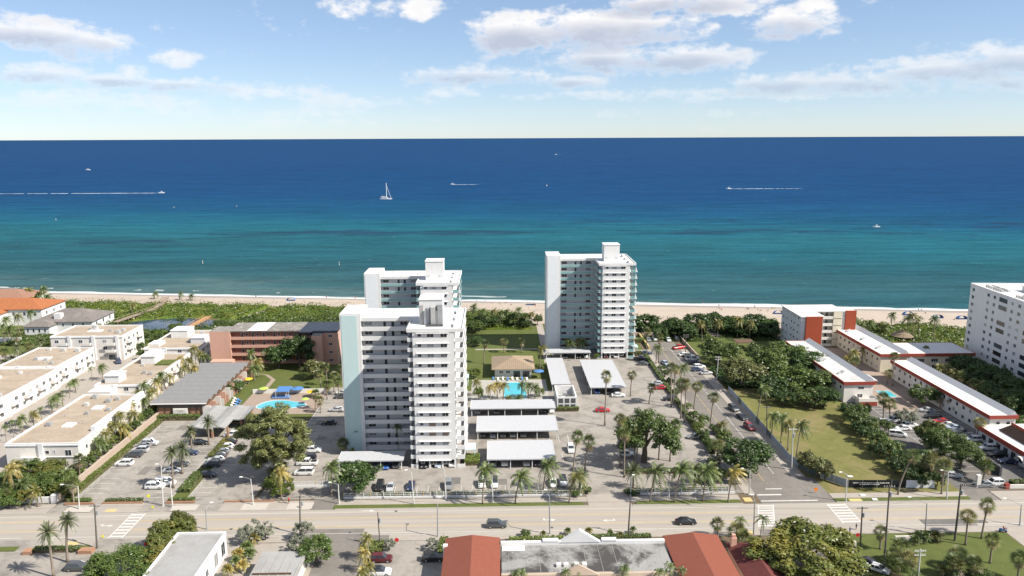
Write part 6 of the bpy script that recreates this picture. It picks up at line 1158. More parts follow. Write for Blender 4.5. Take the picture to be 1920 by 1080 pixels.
# (x, y, heading, kind, colour) by place; the label is colour + kind + place
def cars(place, group, lst):
    seen = {}
    for (px, py, deg, kind, col) in lst:
        nm = {'sedan': 'sedan', 'suv': 'SUV', 'pickup': 'pickup truck', 'van': 'van'}[kind]; car(px, py, deg, kind, col, '%s %s %s' % (col, nm, place), group)
cars('parked along the hedge side of the brick motel car park', 'cars by the motel hedge', [(233, 869, 180, 'suv', 'white'), (251, 853, 180, 'suv', 'dark grey'), (263, 844, 180, 'suv', 'silver'), (268, 836, 180, 'sedan', 'grey'), (281, 831, 0, 'suv', 'silver')])
cars('under the date palms of the brick motel car park', 'cars under the date palms', [(291, 912, 0, 'suv', 'white'), (310, 906, 0, 'van', 'white'), (323, 882, 0, 'sedan', 'silver'), (338, 870, 0, 'sedan', 'dark grey'), (356, 849, 0, 'sedan', 'navy'), (374, 830, 0, 'sedan', 'black')])
cars('in the second motel car park beside the feathery tree', 'cars in the second motel car park', [(435, 815, 180, 'suv', 'white'), (429, 829, 180, 'sedan', 'black'), (423, 837, 180, 'sedan', 'white'), (415, 847, 180, 'sedan', 'grey'), (409, 855, 180, 'sedan', 'dark grey'), (405, 862, 180, 'sedan', 'silver'), (397, 871, 180, 'suv', 'dark grey'), (388, 890, 0, 'sedan', 'black')])
cars('on the drive left of the teal-finned tower', 'cars on the tower drive', [(587, 844, 0, 'suv', 'white'), (577, 859, 180, 'suv', 'black'), (576, 868, 180, 'pickup', 'white'), (570, 886, 180, 'van', 'white'), (631, 768, 180, 'sedan', 'silver'), (617, 793, 180, 'sedan', 'black'), (640, 744, 180, 'suv', 'dark grey'), (643, 736, 180, 'sedan', 'white')])
cars('parked nose-out behind the white roadside fence', 'cars behind the white fence', [(712, 912, -90, 'suv', 'black'), (732, 913, -90, 'sedan', 'silver'), (771, 911, -90, 'sedan', 'navy'), (841, 910, -90, 'suv', 'grey'), (904, 906, -90, 'suv', 'white'), (1037, 905, -90, 'sedan', 'white')])
car(927, 906, -90, 'suv', 'white', 'white SUV with black roof behind the white roadside fence', None, True); car(1056, 903, -90, 'suv', 'white', 'white car with black roof beside the bushy date palm', None, True); car(1070, 842, -90, 'suv', 'white', 'white SUV parked in the open beside the roadside carport')
cars('under the carport closest to the road', 'cars under the first carport', [(925, 867, -90, 'sedan', 'grey'), (946, 866, -90, 'suv', 'white'), (987, 866, -90, 'suv', 'silver'), (1007, 866, -90, 'sedan', 'dark grey')])
cars('under the middle carport', 'cars under the middle carport', [(905, 813, -90, 'sedan', 'dark grey'), (924, 814, -90, 'sedan', 'pale blue'), (943, 813, -90, 'sedan', 'grey'), (961, 813, -90, 'sedan', 'silver'), (981, 813, -90, 'suv', 'grey')])
cars('under the longest narrow carport', 'cars under the long carport', [(896, 770, -90, 'sedan', 'silver'), (931, 770, -90, 'sedan', 'grey'), (1018, 768, -90, 'sedan', 'dark grey'), (1033, 768, -90, 'sedan', 'white')])
cars('under the carport at the teal fin', 'cars under the fin carport', [(704, 872, -90, 'sedan', 'grey'), (725, 872, -90, 'sedan', 'blue'), (744, 870, -90, 'suv', 'dark grey')])
cars('between the pillars under the teal-finned tower', 'cars under the teal-finned tower', [(796, 870, -90, 'sedan', 'black'), (822, 868, -90, 'sedan', 'pale blue'), (848, 867, -90, 'sedan', 'white')])
cars('under the pale-finned tower or its carport', 'cars under the pale-finned tower', [(1135, 667, -90, 'sedan', 'maroon'), (1153, 667, -90, 'sedan', 'silver'), (1098, 667, -90, 'sedan', 'white'), (1059, 668, -90, 'sedan', 'dark grey'), (1084, 668, -90, 'sedan', 'black')])
cars('at the open end of the broad carport', 'cars at the broad carport', [(1119, 733, -90, 'sedan', 'blue'), (1152, 732, 180, 'sedan', 'dark grey'), (1159, 741, 0, 'sedan', 'white'), (1138, 734, -90, 'suv', 'black')])
cars('at the seaward end of the tower car park', 'cars at the seaward end', [(1216, 637, -90, 'sedan', 'grey'), (1228, 635, -90, 'van', 'white'), (1253, 637, -90, 'sedan', 'white'), (1268, 636, -90, 'suv', 'black'), (1273, 652, 20, 'pickup', 'red'), (1212, 662, 0, 'sedan', 'navy'), (1201, 673, 0, 'pickup', 'black'), (1206, 682, 0, 'sedan', 'dark grey')])
cars('parked at an angle along the side street', 'cars along the side street', [(1283, 665, 10, 'sedan', 'white'), (1292, 667, 10, 'sedan', 'dark grey'), (1299, 673, 10, 'pickup', 'white'), (1303, 680, 10, 'suv', 'black'), (1311, 688, 10, 'suv', 'white'), (1308, 693, 10, 'sedan', 'navy'), (1324, 699, 10, 'sedan', 'silver'), (1375, 766, -80, 'suv', 'dark grey'), (1391, 782, -80, 'sedan', 'black'), (1405, 801, -80, 'suv', 'dark red')])
car(1247, 681, -75, 'sedan', 'pale blue', 'pale blue sedan driving up the side street'); car(1232, 719, 180, 'sedan', 'silver', 'silver sedan beside the small red car'); car(1238, 727, 180, 'sedan', 'red', 'small red car beside the silver sedan'); car(1256, 748, 180, 'suv', 'black', 'black SUV at the foot of the tall fan palms'); car(1130, 769, 0, 'sedan', 'red', 'bright red car by the white service enclosure'); car(1303, 819, 180, 'sedan', 'grey', 'grey sedan alone near the palm shadows'); car(1174, 852, 0, 'suv', 'white', 'white SUV under the broad spreading tree'); car(1172, 834, 0, 'suv', 'black', 'black SUV in deep shade under the spreading tree')
cars('among the shrubs of the motel car park', 'cars in the motel car park, left row', [(1656, 791, -25, 'sedan', 'silver'), (1675, 788, 180, 'suv', 'white'), (1707, 798, 0, 'suv', 'white'), (1693, 803, 180, 'sedan', 'white'), (1683, 815, -20, 'van', 'white')])
cars('against the longest motel wing', 'cars against the longest motel wing', [(1738, 769, 175, 'sedan', 'silver'), (1749, 781, 175, 'suv', 'black'), (1765, 790, 175, 'sedan', 'red'), (1777, 797, 175, 'sedan', 'white'), (1789, 802, 175, 'sedan', 'pale blue'), (1801, 809, 175, 'sedan', 'dark grey'), (1816, 817, 175, 'sedan', 'grey'), (1824, 824, 175, 'suv', 'white'), (1852, 840, 175, 'suv', 'white'), (1870, 853, 175, 'suv', 'black'), (1890, 865, 175, 'sedan', 'navy')])
cars('by the low red-piered wall', 'cars by the red-piered wall', [(1864, 906, 180, 'suv', 'white'), (1845, 908, 180, 'sedan', 'grey'), (1786, 891, -20, 'sedan', 'silver')])
car(146, 1064, 0, 'suv', 'dark grey', 'dark grey SUV in the near car park beside the rounded tree'); car(715, 1048, 0, 'suv', 'maroon', 'maroon SUV parked beside the golden palms'); car(712, 1073, 0, 'suv', 'white', 'white SUV with sunroof below the maroon one', None, True); car(1632, 1056, -55, 'sedan', 'black', 'black sedan under the thicket at the near junction'); car(1645, 1066, -40, 'sedan', 'white', 'white sedan half under the thicket at the near junction'); car(812, 1046, 0, 'suv', 'black', 'black vehicle in the shadow of the red roof')
cars('in the townhouse lane', 'cars in the townhouse lane', [(192, 668, -90, 'sedan', 'black'), (25, 795, 60, 'suv', 'dark grey'), (222, 678, -60, 'suv', 'navy')])
# ================================================================== STREET FURNITURE
def light_pole(bx, by, tx, ty, label, group, arm=-2.2, m=concp, army=0.6):
    x, y = P(bx, by); h, xt = ZAT(tx, ty, y); h = max(5.0, h); t = thing('street_light', label, 'street light', (x, y, 0), 0, group)
    obj('pole', MB().tube([(0, 0, 0), (xt - x, 0, h)], [.17, .10], 8).box(-.3, .3, -.3, .3, -.02, .12), m, t, local=True)
    obj('arm', MB().tube([(xt - x, 0, h - .15), (xt - x + arm * .5, army * .5, h + .22), (xt - x + arm, army, h + .25)], .05, 5), steel, t, local=True)
    ax = xt - x + arm; obj('lamp_head', MB().box(ax - .42, ax + .3, army - .17, army + .17, h + .17, h + .33), signw, t, local=True); return t
gS = 'concrete street lights along the far pavement'
for a, arm in (((149, 955, 146, 912), -4), ((306, 949, 302, 874), -1.2), ((324, 951, 319, 905), -1.2), ((475, 947, 470, 898), -2.4), ((636, 945, 634, 908), -2.0), ((776, 946, 771, 885), -1.2), ((836, 938, 833, 880), -1.2), ((924, 942, 922, 885), -1.2), ((1586, 941, 1588, 889), -1.2), ((1775, 936, 1778, 885), -1.2), ((1405, 927, 1406, 882), -1.6), ((1254, 935, 1255, 888), -1.2)): light_pole(*a, 'pale concrete street light on the far pavement', gS, arm)
gN = 'slim street lights along the near kerb'
for a, arm in (((821, 1007, 820, 944), .3), ((1031, 1002, 1030, 930), -.6), ((388, 993, 386, 958), .4), ((1735, 997, 1738, 944), -2.4), ((1413, 1003, 1415, 940), .4), ((1912, 985, 1914, 955), -2)): light_pole(*a, 'slim grey street light arching over the road from the near kerb', gN, arm, steel, 2.6)
light_pole(1391, 880, 1392, 845, 'car park lamp beside the round dark tree', None, 1.4); light_pole(1182, 930, 1184, 905, 'short lamp post at the tower entrance drive', None, .6)
def util_pole(bx, by, tx, ty, label, group=None, m=woodp, cross=1, r=.17):
    x, y = P(bx, by); h, xt = ZAT(tx, ty, y); dx = xt - x; t = thing('utility_pole', label, 'utility pole', (x, y, 0), 0, group)
    obj('pole', MB().tube([(0, 0, -.1), (dx, 0, h)], [r * 1.2, r * .8], 8), m, t, local=True)
    for c in range(cross):
        z = h - .35 - c * .9; obj('cross_arm', MB().box(dx - 1.15, dx + 1.15, -.07, .07, z - .07, z + .07), m, t, local=True)
        for k in (-1.0, -.5, .5, 1.0): obj('insulator', MB().cyl(dx + k, 0, z + .07, z + .3, .06, n=6), greyw, t, local=True)
    if cross == 0 or h > 9: obj('transformer', MB().cyl(dx + .42, 0, h - 2.4, h - 1.4, .25, n=10), steel, t, local=True)
    return (x + dx, y, h - .3)
w1 = util_pole(182, 1028, 177, 946, 'dark wooden utility pole beside the crossing, near kerb'); w2 = util_pole(563, 1002, 562, 929, 'wooden utility pole rising from the silver bushes'); w2b = util_pole(713, 1024, 708, 960, 'bare wooden pole behind the stop sign', cross=0, r=.12)
w3 = util_pole(1178, 1002, 1182, 938, 'wooden utility pole opposite the tower entrance drive'); w4 = util_pole(1613, 1023, 1617, 950, 'utility pole with wide cross arm by the two pedestrians'); w5 = util_pole(1657, 1072, 1668, 910, 'very tall dark pole with transformer behind the fan palm'); w6 = util_pole(1790, 1014, 1802, 908, 'tall leaning utility pole beside two fan palms', r=.2)
w7 = util_pole(1720, 1090, 1726, 1030, 'pale concrete utility pole in the near lawn', m=concp, cross=2); w8 = util_pole(1484, 881, 1487, 803, 'pale utility pole outside the grey fence', m=concp); w9 = util_pole(1438, 816, 1438, 762, 'wooden pole among the palms on the grass lot'); w10 = util_pole(1344, 711, 1347, 668, 'utility pole with lamp beside the parked cars', m=concp, cross=2); w11 = util_pole(1285, 663, 1286, 627, 'utility pole with lamp by the red pickup', cross=2)
def wire(a, c, label, group, sag=.8):
    b = MB(); pts = []
    for i in range(13): u = i / 12; pts.append((a[0] + (c[0] - a[0]) * u, a[1] + (c[1] - a[1]) * u, a[2] + (c[2] - a[2]) * u - sag * 4 * u * (1 - u)))
    b.tube(pts, .022, 4, caps=False); o = solid('power_line', b, metal, label, 'cable', group, org=a)
gW = 'power lines along the near kerb'
far_l = (-140, 151, 10); far_r = (175, 151, 11)
for (a, c) in ((far_l, w1), (w1, w2), (w2, w3), (w3, w4), (w4, w6), (w6, far_r), (w5, w6)): wire(a, c, 'thin black power line strung along the near kerb', gW)
for (a, c) in ((w11, w10), (w10, w9), (w9, w8)): wire(a, c, 'thin black power line along the side street', 'power lines along the side street')
def sign(px, py, hpx, label, m, shape='disc', s=.4, group=None, face=0.0):
    x, y = P(px, py); h = ZAT(px, py - hpx, y)[0]; t = thing('road_sign', label, 'sign', (x, y, 0), face, group); obj('post', MB().cyl(0, 0, 0, h, .04, n=6), steel, t, local=True); b = MB(); n = {'disc': 14, 'oct': 8, 'dia': 4, 'sq': 4}[shape]; o = {'sq': math.pi / 4, 'oct': math.pi / 8}.get(shape, 0)
    b.prism([(s * math.cos(2 * math.pi * k / n + o), s * math.sin(2 * math.pi * k / n + o)) for k in range(n)], 0, .04); me = b.mesh('plate', m); me.transform(Matrix.Translation((0, -.06, h - s)) @ Matrix.Rotation(R(90), 4, 'X')); link('plate', me, t)
sign(280, 944, 18, 'yellow diamond pedestrian sign by the crossing', sign_y, 'dia', .5); sign(193, 1010, 8, 'small yellow crossing sign on the near verge', sign_y, 'sq', .4); sign(287, 955, 8, 'small yellow crossing sign on the far pavement', sign_y, 'sq', .4); sign(1529, 925, 12, 'orange diamond roadworks sign on the grass corner', sign_o, 'dia', .6); sign(744, 1018, 10, 'red and white stop sign at the near car park exit', sign_r, 'oct', .5); sign(276, 1038, 22, 'stop sign seen from behind beside the golden-green trees', sign_r, 'oct', .45); sign(1607, 1015, 16, 'red stop sign on the near corner', sign_r, 'oct', .45)
x, y = P(1875, 893); solid('slatted_sign', MB().box(x - .3, x + .3, y - .1, y + 9, 0, 2.6), metal, 'dark slatted screen at the restaurant drive', 'screen'); x, y = P(1833, 913); solid('sign_pylon', MB().box(x - .5, x + .5, y - .4, y + .4, 0, 3.2), cream, 'pale square pylon beside the white parked SUV', 'pylon')
x, y = P(1597, 1028); solid('utility_cabinet', MB().box(x - .7, x + .7, y - .5, y + .5, 0, 1.6), concp, 'pale utility cabinet under the pole at the near junction', 'cabinet')
for px, py in ((1640, 938), (1617, 930), (1597, 912), (1594, 895)):
    x, y = P(px, py); solid('access_cover', MB().box(x - .6, x + .6, y - .4, y + .4, .16, .34), signw, 'small white utility box on the grass beside the road', 'utility box', 'white utility boxes on the grass')
# ---- fences and walls
def rail_fence(label, x0, x1, y, h=1.5):
    t = thing('fence', label, 'fence', (x0, y, 0)); obj('base_wall', MB().box(x0, x1, y - .15, y + .15, 0, .55), white, t); n = int((x1 - x0) / 1.6)
    for z in (1.0, h): obj('rail', MB().box(x0, x1, y - .04, y + .04, z - .05, z), white, t)
    for i in range(n + 1): x = x0 + (x1 - x0) * i / n; obj('post', MB().box(x - .07, x + .07, y - .07, y + .07, .55, h + .1), white if i % 4 else paint_k, t)
    b = MB()
    for i in range(int((x1 - x0) / .32)): x = x0 + i * .32; b.box(x - .018, x + .018, y - .018, y + .018, .55, h - .05)
    o = obj('pickets', b, white, t); o['kind'] = 'stuff'
rail_fence('long white rail fence on a low wall before the teal-finned tower', -37.5, 20.6, 171.4); rail_fence('white rail fence on a low wall between entrance drive and side street', 33.4, 58.2, 171.4)
x0, y0 = P(578, 913); rail_fence('white gate rail across the tower drive', P(540, 913)[0], P(618, 913)[0], y0)
solid('boundary_wall', MB().box(-106.4, -105.8, 172, 227, 0, 2.0).box(-106.5, -105.7, 172, 227, 2.0, 2.15), wallm, 'long peach boundary wall between townhouses and motel car park', 'wall')
solid('garden_wall', MB().box(-150, -106.6, 171.5, 171.9, 0, 1.5).box(-107.6, -106.4, 171.2, 172.2, 0, 2.1), white, 'low white wall fronting the overgrown corner garden', 'wall')
for (x0, x1, lab) in ((-104, -97, 'brick planter edge beside the peach wall'), (-95, -85.4, 'long brick planter edge between the motel entrances'), (-80, -73, 'brick planter edge at the second motel entrance'), (-66, -54, 'brick planter edge under the yellow-green bushes')): solid('planter_edge', MB().box(x0, x1, 170.3, 170.65, 0, .5), brickm, lab, 'planter')
for (x0, x1, lab) in ((-116, -107, 'brick planter at the left near corner'), (-100.5, -98.6, 'brick planter end left of the near hedge'), (-88.9, -86, 'brick planter end right of the near hedge')): solid('planter_edge', MB().box(x0, x1, 148.0, 149.6, 0, .75), brickm, lab, 'planter')
t = thing('low_wall', 'cream roadside wall with red brick piers at the restaurant', 'wall', (133, 172.2, 0)); obj('wall', MB().box(126.6, 145, 172.0, 172.3, 0, 1.0), cream, t)
for x in (126.3, 135.6, 145.0): obj('pier', MB().box(x - .5, x + .5, 171.7, 172.6, 0, 1.3), redf, t)
solid('low_wall', MB().box(P(1668, 1003)[0], P(1700, 1003)[0], 148.4, 148.8, 0, 1.0), cream, 'short cream wall at the near lawn', 'wall'); solid('low_wall', MB().box(-84, -59, 250.4, 250.6, 0, 1.5), signw, 'white picket wall behind the kidney pool', 'wall'); solid('low_wall', MB().box(62.5, 63.0, 300, 322, 0, 1.4), paint_k, 'yellow-topped wall at the end of the side street', 'wall'); solid('low_wall', MB().box(57, 78, 322, 322.4, 0, 1.6), wallm, 'beige wall closing the seaward end of the car park', 'wall'); solid('low_wall', MB().box(79.4, 79.8, 285, 321, 0, 1.3), wallm, 'beige wall beside the seaward end of the side street', 'wall')
def site_fence():
    t = thing('construction_fence', 'screened construction fence around the dry grass lot', 'fence', (79.4, 246, 0)); pts = [(79.5, 247), (79.2, 215), (78.6, 190), (80.5, 182), (87.2, 173.7), (108.6, 172.8)]
    tot = 0
    for s_, (a, c) in enumerate(zip(pts[:-1], pts[1:])):
        d = Vector((c[0] - a[0], c[1] - a[1], 0)); L_ = d.length; n = max(1, round(L_ / 3.6)); d.normalize(); nr = Vector((-d.y, d.x, 0)) * .03
        for k in range(n):
            p = Vector((a[0], a[1], 0)) + d * (L_ * k / n + .05); q = Vector((a[0], a[1], 0)) + d * (L_ * (k + 1) / n - .05); m = (bann_k if k < n * .52 else (mesh_s if k < n * .62 else bann_w)) if s_ == 4 else (mesh_g if (k + s_) % 5 == 3 else mesh_s)
            obj('fence_panel', MB().prism([tuple((p + nr)[:2]), tuple((p - nr)[:2]), tuple((q - nr)[:2]), tuple((q + nr)[:2])], .1, 2.1), m, t); obj('post', MB().cyl(p.x, p.y, 0, 2.2, .05, n=6), steel, t)
    b = MB(); g = random.Random(4)
    for row, (z, x0, x1) in enumerate(((1.25, 88.4, 97.0), (.85, 90, 95))):   # illegible banner print: two short rows of marks
        x = x0
        while x < x1:
            w = g.uniform(.18, .5); y = 173.7 - (x - 87.2) * .9 / 21.4 - .06; b.quad((x, y, z), (x + w, y - .002, z), (x + w, y - .002, z + .2), (x, y, z + .2)); x += w + g.uniform(.05, .2)
    obj('banner_print', b, signw, t)
site_fence()
# ---- poolside and beach
def canopy(px, py, s, h, m, label, cat='sunshade', group=None, flat=False):
    x, y = P(px, py); t = thing('sunshade', label, cat, (x, y, 0), 0, group)
    if flat:
        obj('canopy', MB().poly([(-s, -s, h - .4), (s, -s, h - .4), (s, s, h), (-s, s, h)]).poly([(-s, s, h - .05), (s, s, h - .05), (s, -s, h - .45), (-s, -s, h - .45)]), m, t, local=True)
        for (a, c) in ((-s, -s), (s, -s), (s, s), (-s, s)): obj('pole', MB().cyl(a * .95, c * .95, 0, h - .2, .05, n=6), signw, t, local=True)
    else: obj('canopy', MB().tube([(0, 0, h - .5), (0, 0, h)], [s, .05], 10, caps=False), m, t, local=True); obj('pole', MB().cyl(0, 0, 0, h, .03, n=6), signw, t, local=True)
canopy(533, 743, 2.3, 2.8, blue_c, 'large square blue sun canopy by the kidney pool', flat=True); canopy(558, 738, 2.2, 2.4, blue_c, 'round blue parasol beside the kidney pool'); canopy(585, 744, 1.8, 2.4, yel_c, 'yellow parasol right of the kidney pool'); canopy(495, 738, 1.6, 2.4, lime_c, 'lime green parasol left of the kidney pool'); canopy(573, 757, 1.2, 2.2, lime_c, 'lime parasol by the palms at the kidney pool'); canopy(466, 720, 1.6, 2.4, yel_c, 'yellow parasol on the lawn near the vaulted motel'); canopy(1010, 708, 2.0, 3.0, blue_c, 'closed-in blue canopy beside the clubhouse pool')
for px, py, lab in ((1459, 588, 'blue beach tent beside the orange-finned block'), (1758, 596, 'blue beach tent behind the dune palms'), (1803, 598, 'blue beach tent in front of the big white block'), (1702, 590, 'faint blue beach tent between dune palms'), (995, 571, 'dark beach shade beside the garden path end'), (546, 563, 'blue beach shade on the sand left of the towers')):
    x, y = P(px, py); t = thing('beach_tent', lab, 'beach tent', (x, y, .05)); b = MB(); K = 8; s = 2.3
    for i in range(K):
        a0 = math.pi * i / K; a1 = math.pi * (i + 1) / K
        b.quad((-s * math.cos(a0), -1.2, 1.9 * math.sin(a0)), (-s * math.cos(a1), -1.2, 1.9 * math.sin(a1)), (-s * .9 * math.cos(a1), 1.4, 1.3 * math.sin(a1)), (-s * .9 * math.cos(a0), 1.4, 1.3 * math.sin(a0)))
    obj('shell', b, blue_c if px != 995 else metal, t, local=True); obj('ground_sheet', MB().box(-2.1, 2.1, -1.1, 1.3, 0, .04), blue_c, t, local=True)
LB = MB(); LB.box(-.33, .33, -.95, .35, .28, .36); LB.poly([(-.33, .35, .32), (.33, .35, .32), (.33, .85, .85), (-.33, .85, .85)]).poly([(-.33, .87, .8), (.33, .87, .8), (.33, .37, .27), (-.33, .37, .27)])
LM = {k: LB.mesh('cushion', m) for k, m in (('blue', blue_c), ('white', signw))}; LF = MB()
for sx in (-.28, .28):
    for sy in (-.85, .3): LF.box(sx - .03, sx + .03, sy - .03, sy + .03, 0, .28)
LFM = LF.mesh('legs', signw)
def lounger(px, py, rz, c, label, group):
    x, y = P(px, py); t = thing('sun_lounger', label, 'lounger', (x, y, .03), R(rz), group); link('cushion', LM[c], t); link('legs', LFM, t)
for i in range(7): lounger(443 + (i % 2) * 7 - i * 1.0, 750 + i * 2.2, 60, 'blue' if i % 2 else 'white', 'sun lounger in the row left of the kidney pool', 'loungers left of the kidney pool')
for i in range(7): lounger(512 + i * 5, 746.5, 0, 'blue', 'blue sun lounger under the square canopy', 'loungers under the square canopy')
for i in range(8): lounger(925 + i * 9, 712 + (i % 2), 0, 'white' if i % 3 else 'blue', 'sun lounger on the rectangular pool deck', 'loungers on the clubhouse pool deck')
for i in range(9): lounger(1745 + i * 7, 648 + (i % 2) * 1.5, 0, 'blue' if i % 3 else 'white', 'sun lounger on the terrace before the dune scrub', 'loungers on the motel terrace')
# ---- people: one skinned body, dressed by height
def person_mesh(sit=False):
    me = bpy.data.meshes.new('p'); o = bpy.data.objects.new('p', me); C.objects.link(o)
    if not sit: V = [(0, 0, .95), (0, 0, 1.15), (0, 0, 1.4), (0, 0, 1.52), (0, 0, 1.68), (.1, 0, .9), (.11, .05, .5), (.12, -.02, .08), (.12, -.14, .03), (-.1, 0, .9), (-.12, -.08, .5), (-.13, .1, .08), (-.13, 0, .03), (.2, 0, 1.38), (.27, .02, 1.12), (.25, -.12, .9), (-.2, 0, 1.38), (-.27, .02, 1.12), (-.25, -.1, .9)]
    else: V = [(0, 0, .18), (0, .05, .4), (0, .1, .65), (0, .1, .76), (0, .08, .92), (.1, 0, .15), (.15, -.4, .38), (.16, -.72, .1), (.16, -.85, .06), (-.1, 0, .15), (-.15, -.42, .35), (-.16, -.75, .1), (-.16, -.88, .06), (.2, .1, .62), (.28, .0, .4), (.22, -.25, .4), (-.2, .1, .62), (-.28, 0, .4), (-.22, -.25, .4)]
    E_ = [(0, 1), (1, 2), (2, 3), (3, 4), (0, 5), (5, 6), (6, 7), (7, 8), (0, 9), (9, 10), (10, 11), (11, 12), (2, 13), (13, 14), (14, 15), (2, 16), (16, 17), (17, 18)]
    me.from_pydata(V, E_, []); md = o.modifiers.new('s', 'SKIN'); rr = [.14, .14, .15, .06, .115, .1, .075, .05, .05, .1, .075, .05, .05, .065, .045, .04, .065, .045, .04]
    for v, r in zip(me.skin_vertices[0].data, rr): v.radius = (r, r)
    me.skin_vertices[0].data[0].use_root = True; o.modifiers.new('d', 'SUBSURF').levels = 1; dg = bpy.context.evaluated_depsgraph_get(); out = bpy.data.meshes.new_from_object(o.evaluated_get(dg)); bpy.data.objects.remove(o); return out, sit
PB = [person_mesh(False), person_mesh(True)]
def person(px, py, sit, top, legs, label, group=None, rz=0.0, z=0.0):
    base, st = PB[1 if sit else 0]; me = base.copy(); me.materials.clear()
    for m in (skin, top, legs, hairm): me.materials.append(m)
    idx = []
    for p in me.polygons:
        c = p.center; k = 0
        if not st: k = 3 if (c.z > 1.7 or (c.z > 1.58 and c.y > .02)) else 0 if c.z > 1.46 else 1 if (c.z > 1.0 and abs(c.x) < .26) else 2 if (.5 < c.z <= 1.0 and abs(c.x) < .22) else 0
        else: k = 3 if c.z > .93 else 0 if c.z > .72 else 1 if (c.z > .28 and c.y > -.05) else 2 if c.y > -.3 and c.z < .4 else 0
        idx.append(k)
    me.polygons.foreach_set('material_index', idx); x, y = P(px, py); t = thing('person', label, 'person', (x, y, z), R(rz), group); link('body', me, t)
darkc = mat('dark_cloth', (.03, .035, .05), .8, .1, 2); blu = mat('denim', (.06, .10, .2), .8, .1, 2); wht = mat('white_cloth', (.7, .7, .68), .8, .05, 2)
person(1593, 1001, False, blu, darkc, 'pedestrian in blue crossing at the near junction', rz=30); person(1605, 994, False, darkc, darkc, 'pedestrian in dark clothes walking a step ahead in the crossing', rz=30); person(531, 944, False, wht, blu, 'person in white by the bushes on the far pavement', rz=-60, z=.14); person(542, 945, False, red_c, darkc, 'person in red by the bushes on the far pavement', rz=40, z=.14); person(566, 953, False, wht, wht, 'person in white at the mouth of the tower drive', rz=90); person(1165, 878, False, darkc, darkc, 'person in dark clothes at the tower gate')
for i, (px, py) in enumerate(((1318, 568), (666, 561), (893, 567), (910, 565), (1415, 578), (1004, 575), (480, 559), (30, 548), (1690, 578), (612, 560))): person(px, py, False, [blu, red_c, darkc, wht][i % 4], darkc, 'person standing on the sand near the waterline', 'people standing on the beach', rz=i * 40)
for i, (px, py) in enumerate(((1353, 581), (1348, 579), (1401, 580), (1404, 580), (1422, 581), (1427, 583), (1440, 583), (1447, 578), (923, 568), (938, 569), (949, 568), (959, 572), (1348, 574), (940, 571), (1452, 578), (1735, 588), (1722, 582), (1728, 582), (1790, 600), (735, 566))): person(px, py, True, [red_c, blu, darkc, wht, lime_c][i % 5], darkc, 'sunbather sitting on the sand', 'sunbathers on the beach', rz=i * 55, z=.05)
x, y = P(1880, 998); t = thing('scooter', 'small blue and black scooter with rider at the near kerb', 'scooter', (x, y, .04), R(-15)); obj('body', MB().box(-.75, .7, -.16, .16, .35, .62).box(-.75, -.1, -.18, .18, .62, .82).tube([(.55, 0, .3), (.68, 0, 1.1)], .05, 6).box(.6, .7, -.32, .32, 1.05, 1.1), blue_c, t, local=True)
wt = MB().tube([(0, -.06, 0), (0, .06, 0)], .25, 12).mesh('wheel', tyre); link('wheel', wt, t, (-.6, 0, .25)); link('wheel', wt, t, (.62, 0, .25))
person(1881, 998.5, True, red_c, darkc, 'scooter rider in red at the near kerb', rz=75, z=.75)
